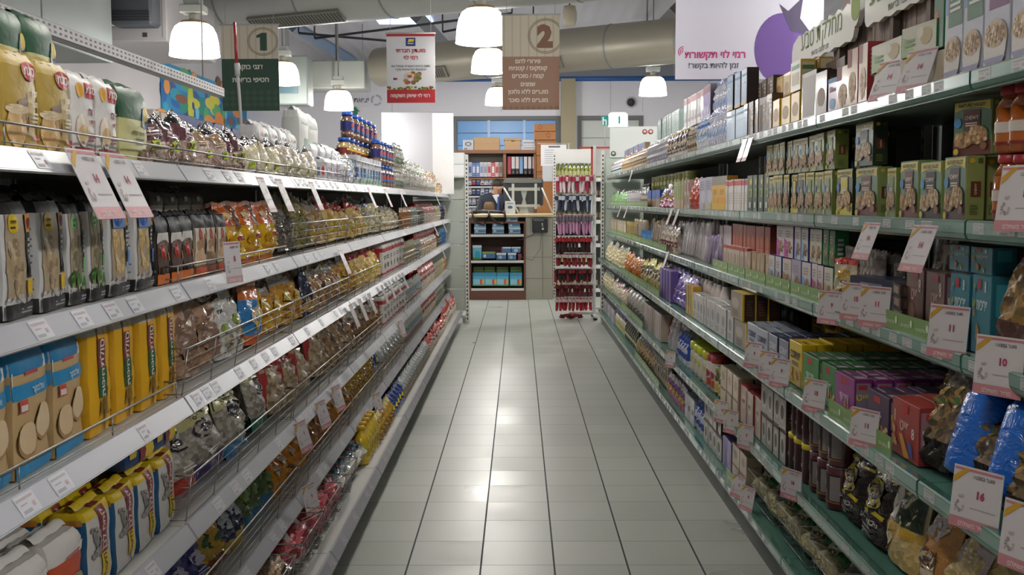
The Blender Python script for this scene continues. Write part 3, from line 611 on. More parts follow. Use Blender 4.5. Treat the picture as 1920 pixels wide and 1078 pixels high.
L3=[(886,460,903,487,'tall turquoise bag with a blue shape on the middle bookcase shelf','6fb6cf',[('e',.55,.35,.3,.28,'2a9fc4'),('r',0,0,1,.15,'5b9a3a'),('r',0,.85,1,1,'d8e4ea')]),(904,472,929,485,'flat blue and green pack on the middle bookcase shelf','4d79a8',[('r',0,.75,1,1,'8fa04a'),('e',.2,.4,.1,.25,'cfe0ee')]),(931,474,949,487,'small blue box, lower left of the pair on the middle shelf','5a86b8',[('r',0,.7,1,1,'d9e6f0'),('e',.4,.35,.2,.25,'a8c8e2')]),(952,474,968,487,'small blue box, lower right of the pair on the middle shelf','5a86b8',[('r',0,.7,1,1,'d9e6f0'),('e',.4,.35,.2,.25,'a8c8e2')]),(940,463,958,474,'small red edged blue box lying on the lower pair','4f7cb0',[('r',0,.75,1,1,'d9e6f0'),('r',0,0,.12,1,'a03a40')]),(959,463,976,474,'small blue box at the right of the upper pair','4f7cb0',[('r',0,.75,1,1,'d9e6f0'),('e',.5,.4,.25,.3,'a8c8e2')]),(971,476,978,489,'small dark red box at the right end of the middle shelf','7d3434',[('r',0,.8,1,1,'a05050')])]
for a in L3: pack(*a[:4],'tissue_box','box',a[4],P(a[5],.4),a[6],BY,.14)
for i,(px,py) in enumerate([(889,427),(923,427),(954,427),(889,416),(923,416),(953,416),(949,405)]):
    pack(px,py,px+22,py+10.5,'wipes_pack','pack','blue and white wipes pack, '+('lower','lower','lower','middle','middle','middle','topmost')[i]+' in the '+('left','centre','right','left','centre','right','right')[i]+' stack on the bookcase',P('6a9cc6',.35,.3),[('r',0,.72,1,1,'d5e6f0'),('r',0,0,1,.12,'cfe0ea'),('e',.22,.42,.12,.22,'b9d6ea'),('r',.4,.3,.85,.5,'4a7fb0')],BY,.2)
# cable box on the counter front, monitor on its stand, leaflet stand
m=MB(); q=q_(998,409,1027,436,CY-.03); o=link('cable_box',None,loc=(q[0],CY-.075,q[1])); tag(o,'small black electrical box hung on the beige counter front','box'); W,H=q[2]-q[0],q[3]-q[1]
m.cbox(0,0,0,W,.088,H,P('25262a',.4),.012); S=lambda u,v,off:(u*W,-off,v*H); m.rect(S,.08,.82,.75,.9,P('6a6c72')); m.rect(S,.6,.55,.68,.65,P('d8d8d8')); m.rect(S,.62,.2,.74,.32,P('d0d0d0')); m.rect(S,.62,.4,.7,.5,P('9a9aa0')); obj('housing',m,o)
m=MB(); m.tube([(W*.2,.03,.02),(W*.05,.0,-.03),(-.15,.02,-.1),(-.23,.03,-.11)],.006,P('2c2c2e'),6); m.tube([(W*.6,.05,0),(W*.5,.04,-.25),(.0,.04,-.42),(-.2,.04,-.36)],.004,P('6d6a60'),6); obj('cable',m,o)
MY=CY+.25; q=flat(MY,945,334,1016,398); o=link('monitor',None,loc=(0,MY,0)); tag(o,'back of a dark monitor with grey mounting frame standing on the counter','monitor')
m=MB(); m.cbox(q[0],0.05,q[1]+.1,q[2]+.02,.11,q[3],P('3a3d3f',.4),.02); m.box(q[0],.03,q[3]-.07,q[2],.06,q[3]-.01,P('70746f',.4)); obj('screen_back',m,o)
m=MB(); W=q[2]-q[0]; zl=zt+.012
m.box(q[0]+.12*W,.0,q[1]+.33,q[0]+.95*W,.03,q[1]+.38,P('b9bab2',.4)); m.box(q[0]+.12*W,.0,q[1]+.08,q[0]+.95*W,.03,q[1]+.12,P('b9bab2',.4))
for u in (.24,.84): m.box(q[0]+u*W-.02,-.01,q[1]+.05,q[0]+u*W+.02,.02,q[1]+.44,P('c6c7bf',.4))
m.prism([(q[0]+.44*W,q[1]+.34),(q[0]+.62*W,q[1]+.34),(q[0]+.56*W,q[1]+.2),(q[0]+.66*W,zl),(q[0]+.4*W,zl),(q[0]+.5*W,q[1]+.2)],.01,.03,P('a9aba5',.4)); obj('mounting_frame',m,o)
for a in ((945,352,972,398),(1016,352,1036,398)):
    m=MB(); r=flat(MY,*a); m.tube([(r[0],-.02,r[3]),(r[2],-.05,zl+.01)],.014,P('d3d4d0',.4),6); obj('strut',m,o)
q=flat(CY+.1,947,377,966,397); m=MB(); m.cbox(q[0],CY+.1,zt+.011,q[2],CY+.13,q[3],P('d2d8dc',.5),.003); S=lambda u,v,off:(q[0]+u*(q[2]-q[0]),CY+.1-off,q[1]+v*(q[3]-q[1])); m.ell(S,.5,.42,.25,.14,P('4b6e7a')); m.rect(S,.2,.75,.8,.82,P('7a8086')); tag(obj('leaflet_stand',m),'small white leaflet stand with a dark picture on the counter edge','leaflet stand')
m=MB(); q=flat(CY+.3,946,362,970,398); m.cbox(q[0],CY+.33,zt+.012,q[2]+.02,CY+.5,q[3],P('9a8878',.5),.01); tag(obj('small_carton',m),'plain brown carton on the counter beside the monitor','carton')
m=MB(); p=at(880,394,CY+.05); 
for k in range(2): m.tube([(p.x+.1+k*.2,CY+.1,zt+.04),(p.x+.05+k*.25,CY-.08,zt+.04),(p.x+.06+k*.26,CY-.085,zt-.03),(p.x+.12+k*.3,CY-.075,zt-.12),(p.x+.22+k*.3,CY-.075,zt-.16),(p.x+.3+k*.25,CY-.085,zt-.02),(p.x+.3+k*.24,CY-.08,zt+.04),(p.x+.3+k*.2,CY+.1,zt+.04)],.016,P('1f1c1a',.4),7)
m.tube([(p.x+.02,CY+.1,zt+.03),(p.x+.2,CY+.13,zt+.05),(p.x+.42,CY+.12,zt+.04),(p.x+.55,CY+.1,zt+.03)],.028,P('2a2624',.4),8); tag(obj('shoulder_bag',m),'dark bag with straps drooping over the counter edge','bag')
m=MB(); p=at(917,384,CY+.3); m.lathe([(.02,.06),(.06,.055),(.085,.0),(.085,-.06),(.07,-.12),(.02,-.12)],P('6d5636',.7),14,p.x,CY+.3); m.T=Matrix.Translation((0,0,zt+.135)); m.v=[tuple(m.T@Vector(v)) for v in m.v]; m.T=None; tag(obj('brown_bag',m),'rounded brown cloth bag on the counter in front of the person','bag')
m=MB(); q=flat(CY+.12,908,393,945,398); m.box(q[0],CY+.1,zt+.011,q[2],CY+.3,zt+.02,P('e4e0e4')); tag(obj('paper_sheets',m),'white papers lying on the counter before the person','papers')
# ------------------------------------------------------------------ wall unit behind the counter
UY=18.6
def F(px0,py0,px1,py1,Y=UY): return flat(Y,px0,py0,px1,py1)
o=link('packet_shelves',None,loc=(0,UY,0)); tag(o,'brown shelf unit behind the counter with packets and binders','shelf unit')
BRN=P('8a5d42',.5); q=F(858,281,1005,420); 
m=MB(); m.box(q[0],-.05,q[3]-.06,q[2],.5,q[3],BRN); obj('top_board',m,o)
for a,b in ((862,872),(944,949),(1001,1005)): m=MB(); r=F(a,284,b,420); m.box(r[0],0,0,r[2],.5,q[3]-.06,BRN); obj('side_panel',m,o)
m=MB(); m.box(q[0]+.02,.48,0,q[2]+.05,.5,q[3]-.06,P('b9b6ae',.6)); obj('back_panel',m,o)
SHL=[]
for py in (333,349,367,386,405): r=F(874,py,944,420); SHL.append(r[3]); m=MB(); m.box(r[0],.02,r[3]-.03,r[2],.47,r[3],BRN if py==333 else P('d0d0d4')); obj('shelf',m,o)
r=F(949,333,1003,420); m=MB(); m.box(r[0],.02,r[3]-.04,r[2],.47,r[3],BRN); obj('shelf',m,o)
r=F(949,284,1003,331); m=MB(); m.box(r[0],.3,r[1],r[2],.32,r[3],P('3c302a',.6)); obj('inner_back',m,o)
rr=random.Random(9)
SW=[('e2e6f2','4d6fb0'),('3f62ae','dbe2f2'),('3f62ae','dbe2f2'),('e2e6f2','8a98c0'),('e4e2ea','9a9ab0'),('efe9ea','c04a50'),('c0383f','f0e6e6'),('efe9ea','c04a50'),('b9ada0','80705f')]
for i,(a,b) in enumerate(SW):
    px=878+i*7.2; pack(px,304,px+6.9,332,'cigarette_carton','carton',('pale','blue','blue','white','lilac','white and red','red','white and red','grey brown')[i]+' upright packet column, '+ORD[i]+' from the left on the wall unit',P(a,.4),[('r',0,.12*k+.02,1,.12*k+.05,b) for k in range(8)]+[('r',.2,.3,.8,.7,b)],UY+.1,.2,'packets on the wall unit')
for s,(py,top) in enumerate(((347,336),(365,353),(384,371),(403,390))):
    for i in range(8):
        px=877+i*8.0; a=rr.choice(['e4e6ee','d8dcea','3c4f86','c7cbd8','e9e4e6','8a3a3c','5a4a44','e8eaf0'])
        pack(px,top,px+7.2,py,'cigarette_packet','packet',('pale' if a[0] in 'de' else 'dark')+' small packet, '+ORD[i]+' from the left on the '+('second','third','fourth','fifth')[s]+' wall unit shelf',P(a,.4),[('r',.15,.1,.85,.4,rr.choice(['4a5a90','b04048','9aa0b8'])),('r',.1,.6,.9,.8,'c9ccd8')],UY+.08,.2,'packets on the wall unit')
for i,(px,cl,h) in enumerate([(951.5,'b8485c',0),(959,'e6e2e4',1),(966.5,'e8d9d6',1),(974,'7fa6d2',2),(982,'dcd6de',1),(990,'e8dfe0',1),(998,'c9c4c8',1)]):
    b=pack(px,293,px+6.6,327,'ring_binder','binder',('pink and white','white topped','pale pink topped','blue and white','lilac grey topped','white topped','pale grey')[i]+' binder, '+ORD[i]+' from the left on the wall unit',P('3a3436' if h else cl,.5),[('r',.04,.32 if h==1 else .05,.96,.98,cl),('e',.5,.12,.15,.04,'9a9a9a')],UY+.1,.28,'binders on the wall unit')
zt2=q[3]
def onunit(px0,py0,px1,name,label,cl,marks,cat,Y=UY+.05,z=None,d=.35,lid=None):
    a=flat(Y,px0,py0,px1,281); z=zt2 if z is None else z; o=link(name,None,loc=(a[0],Y,z)); tag(o,label,cat); W,H=a[2]-a[0],a[3]-z
    m=MB(); m.cbox(0,0,0,W,d,H if not lid else H*.8,P(cl,.6),.006); S=lambda u,v,off:(u*W,-off,v*H)
    for k,mk in enumerate(marks): (m.rect if mk[0]=='r' else m.ell)(S,*mk[1:5],P(mk[5]),.001+.001*k)
    obj('box_body',m,o)
    if lid: m=MB(); m.cbox(-.012,-.012,H*.8,W+.012,d+.012,H,P(cl,.6),.006); obj('lid',m,o)
    return o,a[3]
onunit(889,257,937,'cardboard_box','wide plain tan cardboard box on top of the wall unit','c9a67c',[('r',.0,.48,1,.5,'b08f68')],'box')
onunit(946,259,976,'archive_box','tan archive box with lid and hand hole on the wall unit','cba880',[('r',.42,.72,.62,.8,'4a3a2c')],'box',lid=True)
onunit(868,262,888,'plastic_bag_parcel','grey white plastic wrapped parcel left of the wide tan box','cfd2dc',[('e',.5,.6,.3,.2,'5a5e6a'),('e',.5,.6,.2,.12,'cfd2dc'),('r',.1,.1,.4,.2,'6a6e7a')],'parcel')
onunit(978,273,1004,'paper_carton','white carton with grey stripe, lower one beside the archive box','dcdce2',[('r',.1,.4,1,.6,'9a9ca4')],'box')
onunit(979,262,1003,'paper_carton','white carton with grey stripe, upper one beside the archive box','dcdce2',[('r',.1,.4,1,.6,'9a9ca4')],'box',z=flat(UY+.05,978,273,1004,281)[3]+.002)
zb=0; YB=UY-.02
st=[(1006,322,1038,'lowest'),(1006,291,1040,'second'),(1005,262,1043,'third'),(1002,246,1042,'fourth'),(1002,232,1042,'top')]; zprev=zt2-.6
zprev=flat(YB,1006,400,1038,405)[1]
m=MB(); a=flat(YB,1006,400,1040,405); m.box(a[0],YB,0,a[2],YB+.4,a[1],P('7a5236')); tag(obj('low_cupboard',m),'brown low cupboard carrying the stack of brown cartons','cupboard')
for px0,py,px1,nm in st:
    a=flat(YB,px0,py,px1,405); W,H=a[2]-a[0],a[3]-zprev; o=link('stacked_carton',None,loc=(a[0],YB,zprev)); tag(o,'brown cardboard carton with round print, '+nm+' of its stack beside the wall unit','carton','brown carton stack')
    m=MB(); m.cbox(0,0,0,W,.4,H-.004,P('b57a48' if nm in('top','fourth') else 'a8703f',.6),.006); S=lambda u,v,off:(u*W,-off,v*H); m.ell(S,.28 if nm!='fourth' else .66,.55,.09,.3 if H<.2 else .12,P('8a4a2c')); m.ell(S,.28 if nm!='fourth' else .66,.55,.06,.2 if H<.2 else .08,P('b57a48'),.002); m.rect(S,0,.93,1,.97,P('8d5a35')); obj('box_body',m,o); zprev=a[3]
# notices pinned beside the stack
for a,nm,lab in (((1014,271,1062,311),'paper_notice','white printed notice hung beside the brown carton stack'),((1017,311,1036,340),'plastic_sleeve','empty clear plastic sleeve under the white printed notice')):
    Y=17.6; q=flat(Y,*a); m=MB(); m.box(q[0],Y,q[1],q[2],Y+.006,q[3],P('dfe0e4',.5) if 'notice' in nm else P('c9ced6',.15,1)); S=lambda u,v,off:(q[0]+u*(q[2]-q[0]),Y-off,q[1]+v*(q[3]-q[1]))
    if 'notice' in nm:
        for k in range(7): m.rect(S,.15,.12+k*.1,.85-.1*(k%3),.15+k*.1,P('9a9ca6'))
        m.rect(S,.3,.86,.75,.94,P('5a5c66'))
    tag(obj(nm,m),lab,'notice')
m=MB(); q=flat(17.6,1015,270,1016,271); m.tube([(q[0]-.06,17.61,q[3]+.01),(q[0]+.5,17.61,q[3]+.01)],.006,P('bbb'+'bbb'),6); m.tube([(q[0]+.46,17.61,q[3]+.01),(q[0]+.46,17.61,0)],.012,P('bbbbbb'),6); tag(obj('notice_stand',m),'thin metal stand carrying the white printed notice','stand')
# ------------------------------------------------------------------ wine shelf, red framed board and slipper stand
WY=16.3; q=flat(WY,1037,279,1125,556); o=link('wine_shelf',None,loc=(0,WY,0)); tag(o,'white bottle shelving with plain header at the end of the aisle','shelving')
m=MB(); slotted(m,q[0]+.02,0,q[3]-.05); obj('upright',m,o); m=MB(); slotted(m,q[2]+.3,0,q[3]-.05); obj('upright',m,o)
zh=flat(WY,1040,306,1041,307)[3]; m=MB(); m.cbox(q[0]+.02,.1,zh,q[2]+.3,.12,q[3],P('dededd',.5),.004); obj('header_panel',m,o)
m=MB(); m.box(q[0]+.03,.42,.05,q[2]+.3,.44,zh,P('6f716c',.6)); obj('back_panel',m,o)
m=MB(); m.box(q[0]+.03,.03,0,q[2]+.3,.42,.1,P('3d4042',.5)); obj('plinth',m,o)
WZ=[]
for py in (334,371,413,457,497,541):
    z=flat(WY,1040,py,1041,py+1)[3]; WZ.append(z); m=MB(); m.box(q[0]+.04,.0,z-.02,q[2]+.28,.42,z,P('b9bab8',.5)); s=obj('shelf',m,o); m=MB(); m.box(q[0]+.04,-.015,z-.055,q[2]+.28,0,z+.004,P('e4e4e4',.4)); obj('price_rail',m,s)
def bottle_mb(glass,lab,cap,h=.3,r=.037):
    b=MB(); b.lathe([(r*.9,0),(r,.01*h/.3),(r,.18*h/.3),(r*.8,.215*h/.3),(r*.36,.24*h/.3),(r*.34,h*.97)],glass,12); l=MB(); l.lathe([(r+.001,.05*h/.3),(r+.001,.14*h/.3)],lab,12,cap=False); c_=MB(); c_.lathe([(r*.4,h*.86),(r*.42,h),(r*.2,h)],cap,10)
    return b,l,c_
WB=[('oil_bottle','green oil bottle with pale label',P('75802a',.1,1),P('b8b878'),P('5d6a1c'),.23,.036,14),('wine_bottle','clear brown tinted bottle',P('5a4a3c',.1,1),P('8a7a68'),P('2c2c2a'),.24,.036,9),('wine_bottle','dark bottle with brown label',P('4a5230',.1,1),P('8a7458'),P('a08c70'),.25,.036,9),('wine_bottle','black bottle with round pale label',P('14161a',.1,1),P('d8d8d2'),P('1c1c1e'),.27,.037,8),('wine_bottle','black bottle with square yellow label',P('1b1a18',.1,1),P('d9cf62'),P('1f1f1f'),.28,.04,7),('wine_bottle','slim black bottle with white neck tag',P('191b1c',.1,1),P('c8a890'),P('dededa'),.28,.034,8)]
for i,(nm,lab,g,l,c_,h,r,n) in enumerate(WB):
    mb=bottle_mb(g,l,c_,h,r); ms=[x.mesh(nm) for x in mb]
    for k in range(n):
        x=q[0]+.09+k*(.083 if i else .062)
        o=link(nm,ms[0],None,(x,WY+.07,WZ[i]+.001)); tag(o,lab+', '+(ORD[k] if k<12 else str(k+1)+'th')+' from the left on the '+ORD[i]+' bottle shelf','bottle','bottles on the white bottle shelf'); link('bottle_label',ms[1],o); link('bottle_cap',ms[2],o)
o=link('red_framed_board',None,loc=(0,14.6,0)); tag(o,'white board with a thin red frame above the slipper stand','board')
q=flat(14.6,1112,275,1145,330); m=MB(); m.box(q[0]-.0,.01,q[1],q[2]+.1,.02,q[3]-.02,P('e6e2e2',.5)); obj('board_sheet',m,o)
m=MB(); R=P('d84a3c',.4); qa=flat(14.6,1100,274,1145,276); m.box(qa[0]-.1,0,q[3]-.025,q[2]+.1,.022,q[3],R); m.box(q[0]-.03,0,q[1],q[0],.022,q[3],R); m.box(q[0]-.03,.0,.02,q[0]-.005,.02,q[1],P('dcdcda')); m.box(q[0]-.15,-.12,0,q[0]+.12,.14,.02,P('c8c8c6')); obj('red_frame',m,o)
TY=13.3; q=flat(TY,1112,272,1117,600); o=link('slipper_stand',None,loc=((q[0]+q[2])/2,TY,0)); tag(o,'white metal hook stand hung with slippers beside the green shelving','stand')
m=MB(); m.cbox(-.02,-.015,.03,.02,.015,q[3],P('dfe0e2',.4),.004); obj('post',m,o); m=MB(); m.cbox(-.33,-.02,.05,.15,.02,.085,P('d5d6d6',.4),.006); m.cbox(-.02,-.25,.03,.02,.25,.06,P('d5d6d6',.4),.004); obj('foot',m,o)
m=MB()
for x,y in ((-.3,0),(.13,0),(0,.22),(0,-.22)): m.lathe([(.02,0),(.028,.02),(.02,.05)],P('1c1c1e'),10,x,y)
obj('caster_set',m,o)
LEV=[(328,'e3d3d8','b0304c','pink and red',1.1),(364,'2e3854','c8ccd8','navy and white',1.1),(402,'c48fb4','6f6874','pink and grey',1.25),(443,'3a1a1e','a8222c','dark topped red',.95),(474,'8e2a34','c8bfc2','red and white speckled',.85),(503,'2e181c','8a262c','dark maroon',.85),(532,'7a2028','4a1c20','maroon',.8),(557,'a82430','c9b2b4','bright red',.85)]
def slipper(c1,c2):
    a=MB(); f=lambda u,v:((.026*(1-.25*sin(pi*u))*cos(2*pi*v))*(sin(pi*min(max(u,.02),.98))**.35), .022*sin(2*pi*v)*(sin(pi*min(max(u,.02),.98))**.35)+.03*sin(pi*u*.9), -.2*u); a.grid(f,8,9,P(c1,.8))
    b=MB(); b.grid(lambda u,v:(.027*cos(2*pi*v),.026*sin(2*pi*v)+.012,-.015-.05*u),3,9,P(c2,.8)); return a.mesh('slipper'),b.mesh('cuff')
for i,(py,c1,c2,nm,lz) in enumerate(LEV):
    z=flat(TY,1100,py,1101,py+1)[3]; m=MB(); m.tube([(-.4,-.06,z),(.0,-.03,z-.005)],.006,P('c9c9c9'),6); m.tube([(-.38,.06,z),(.0,.03,z-.005)],.006,P('c9c9c9'),6); obj('hook_arm',m,o)
    ms=slipper(c1,c2); ms2=slipper(c2,c1); rr=random.Random(i)
    for k in range(11):
        x=o.location.x-.48+.043*k; mm=ms if (k%3 or i in (2,3,4,7)) else ms2
        s=link('slipper',mm[0],None,(x,TY-.06-.02*rr.random(),z-.006),(rr.uniform(-.15,.15),rr.uniform(-.12,.12),rr.uniform(-.2,.2)),(1.05,1.5,lz*(.92+.12*rr.random()))); tag(s,nm+' slipper, '+ORD[k]+' from the left on the '+ORD[i]+' hook row','slipper','slippers on the hook stand'); link('cuff',mm[1],s)
for k in range(4):
    ms=slipper('8a2226','5a1c20'); s=link('slipper',ms[0],None,(o.location.x-.45+.1*k,TY-.1,.03),(pi/2-.1,0,.8*k-1.2)); tag(s,'dark red slipper lying at the foot of the hook stand, '+ORD[k]+' from the left','slipper','slippers on the hook stand'); link('cuff',ms[1],s)
# ------------------------------------------------------------------ person sitting behind the counter
def skin(name, verts, edges, radii, mat, parent=None, sub=2):
    me=bpy.data.meshes.new(name); me.from_pydata(verts,edges,[]); ob=bpy.data.objects.new(name,me); COL.objects.link(ob)
    ob.modifiers.new('s','SKIN'); 
    for i,r in enumerate(radii): me.skin_vertices[0].data[i].radius=r if isinstance(r,tuple) else (r,r)
    me.skin_vertices[0].data[0].use_root=True
    sb=ob.modifiers.new('u','SUBSURF'); sb.levels=sub; sb.render_levels=sub
    bpy.context.view_layer.update(); ev=bpy.data.meshes.new_from_object(ob.evaluated_get(bpy.context.evaluated_depsgraph_get()))
    ob.modifiers.clear(); ob.data=ev; ev.materials.clear(); ev.materials.append(mat); ev.polygons.foreach_set('use_smooth',[True]*len(ev.polygons)); ob.parent=parent; return ob
HY=CY+1.85; hp=at(933,350,HY)
o=link('person',None,loc=(hp.x,HY,0)); tag(o,'person in a dark navy jacket bent over behind the counter','person'); hz=hp.z
SKN=P('b98d74',.6); V=[(-.14,.05,.72),(-.12,.05,hz-.42),(-.1,.04,hz-.24),(-.04,.0,hz-.13),(-.01,-.02,hz-.03)]
sk=skin('body',[(-.1,.05,.75),(-.1,.05,hz-.5),(-.07,.06,hz-.22),(-.03,.03,hz-.12),(.0,-.01,hz-.04),(.02,-.02,hz+.04),
   (-.24,.05,hz-.2),(-.28,-.06,hz-.52),(-.12,-.36,hz-.52),(-.04,-.44,hz-.5),(.12,.04,hz-.2),(.2,-.08,hz-.5),(.12,-.38,hz-.52),(.06,-.45,hz-.5),(-.2,-.1,.72),(-.2,-.45,.6),(-.2,-.46,.12),(.02,-.1,.72),(.02,-.45,.6),(.02,-.46,.12),(-.2,-.58,.05),(.02,-.58,.05)],
   [(0,1),(1,2),(2,3),(3,4),(4,5),(2,6),(6,7),(7,8),(8,9),(2,10),(10,11),(11,12),(12,13),(0,14),(14,15),(15,16),(0,17),(17,18),(18,19),(16,20),(19,21)],
   [(.17,.13),(.16,.12),(.15,.1),.055,.085,.08,.065,.05,.04,.03,.065,.05,.04,.03,.085,.07,.05,.085,.07,.05,.04,.04],SKN,o)
skin('jacket',[(-.1,.05,.78),(-.1,.05,hz-.5),(-.07,.06,hz-.2),(-.04,.04,hz-.13),(-.26,.05,hz-.2),(-.32,-.06,hz-.48),(-.14,-.33,hz-.53),(.13,.04,hz-.2),(.22,-.08,hz-.5),(.14,-.34,hz-.53)],[(0,1),(1,2),(2,3),(2,4),(4,5),(5,6),(2,7),(7,8),(8,9)],[(.2,.16),(.19,.15),(.17,.125),.075,.085,.07,.055,.085,.07,.055],P('1d2333',.7),o)
m=MB(); m.prism([(-.09,hz-.14),(.03,hz-.13),(.0,hz-.3)],-.112,-.08,P('dfe2ea')); obj('shirt_collar',m,o); m=MB(); m.prism([(-.0,hz-.17),(.03,hz-.17),(.025,hz-.4),(-.01,hz-.4)],-.13,-.11,P('2f4f8f')); obj('necktie',m,o)
m=MB(); m.grid(lambda u,v:(.01+.108*sin(pi*v*.56)*cos(2*pi*u)-.012, .0+.108*sin(pi*v*.56)*sin(2*pi*u)+.015, hz+.035+.105*cos(pi*v*.56)),16,8,P('1b1512',.6)); obj('hair',m,o)
m=MB(); 
m.lathe([(0,.012),(.012,.006),(.014,-.01),(0,-.02)],SKN,8,.06,-.095); m.v=[(x,y,z+hz-.02) for x,y,z in m.v]; obj('nose',m,o)
for e in (-.01,.05): m=MB(); m.lathe([(0,.008),(.009,.003),(.009,-.003),(0,-.008)],P('2a1e1a'),8,e+.005,-.088); m.v=[(x,y,z+hz+.008) for x,y,z in m.v]; obj('eye',m,o)
m=MB(); m.box(.0,-.093,hz-.062,.045,-.08,hz-.055,P('8a4f46')); obj('mouth',m,o)
m=MB(); m.lathe([(0,.02),(.012,.015),(.013,-.015),(0,-.02)],SKN,8,-.09,.0); m.v=[(x,y,z+hz) for x,y,z in m.v]; obj('ear',m,o)
m=MB(); m.box(hp.x-.35,HY-.2,.42,hp.x+.15,HY+.25,.5,P('2b2b2e')); m.box(hp.x-.35,HY+.25,.45,hp.x+.15,HY+.3,1.0,P('2b2b2e')); m.lathe([(.03,0),(.03,.42)],P('555555'),10,hp.x-.1,HY); m.lathe([(.25,0),(.25,.03)],P('333333'),14,hp.x-.1,HY); tag(obj('office_chair',m),'dark office chair under the person behind the counter','chair')
# ------------------------------------------------------------------ goods: builders (front faces -y, width x, base at z=0)
KINDS={}
def prints(m, S, W, H, lst, n=1, base=.0008, mat=None):
    mk = mat or (lambda c: P(c,.45))
    for i,p in enumerate(lst):
        off=base+.0004*i
        if p[0]=='r': m.rect(S,p[1],p[2],p[3],p[4],mk(p[5]),off,n,n)
        elif p[0]=='e': m.ell(S,p[1],p[2],p[3],p[4],mk(p[5]),off,18,0,3 if n>1 else 1)
        elif p[0]=='s': m.shape(S,p[1],mk(p[2]),off)
        elif p[0]=='g':                      # grains / lumps scattered in a patch
            rr=random.Random(len(lst)*7+i); _,u0,v0,u1,v1,cols,cnt,sz=p
            for k in range(cnt): m.ell(S,u0+(u1-u0)*rr.random(),v0+(v1-v0)*rr.random(),sz*(.7+.6*rr.random()),sz*W/H*(.7+.6*rr.random()),mk(rr.choice(cols)),off+.00002*k,7,rr.random(),1)
        elif p[0]=='l':                      # lines of small print
            _,u0,v0,u1,v1,c,k=p; rr=random.Random(k)
            for j in range(k):
                v=v0+(v1-v0)*(j+.5)/k; m.rect(S,u0,v-(v1-v0)/k*.28,u0+(u1-u0)*(.6+.4*rr.random()),v+(v1-v0)/k*.28,mk(c),off)
        elif p[0]=='t':
            _,cu,cv,hu,c,st=p[:6]; rot=p[6] if len(p)>6 else 0; fit=p[7] if len(p)>7 else .9
            m.text(S,cu,cv,hu,mk(c),st,W,H,off+.0004,rot,.025,fit)
def boxS(w,d,h):
    return {'f':(lambda u,v,o:(-w/2+u*w,-o,v*h),w,h),'l':(lambda u,v,o:(-w/2-o,d*(1-u),v*h),d,h),'r':(lambda u,v,o:(w/2+o,d*u,v*h),d,h),'t':(lambda u,v,o:(-w/2+u*w,v*d,h+o),w,d)}
def K(key, kind, cat, w, d, h, parts): KINDS[key]=dict(kind=kind,cat=cat,w=w,d=d,h=h,parts=parts,near=None,far=None); return KINDS[key]
def carton(key, kind, cat, w,d,h, front, side=None, top=None, f=(), s=(), t=(), flap=False):
    m=MB(); side=side or front; top=top or side
    m.cbox(-w/2,0,0,w/2,d,h,P(side,.38,.25),.0018)
    S=boxS(w,d,h); e=.012
    m.rect(S['f'][0],.01,.008,.99,.992,P(front,.38,.25),.0003); m.rect(S['t'][0],.01,.01,.99,.99,P(top,.38,.25),.0003)
    prints(m,*S['f'],f); prints(m,*S['l'],s); prints(m,*S['r'],s); prints(m,*S['t'],t)
    parts=[('carton_body',m)]
    if flap: q=MB(); q.box(-w*.46,d*.06,h+.0004,w*.46,d*.1,h+.0016,P(top,.5)); parts.append(('lid_flap',q))
    return K(key,kind,cat,w,d,h,parts)
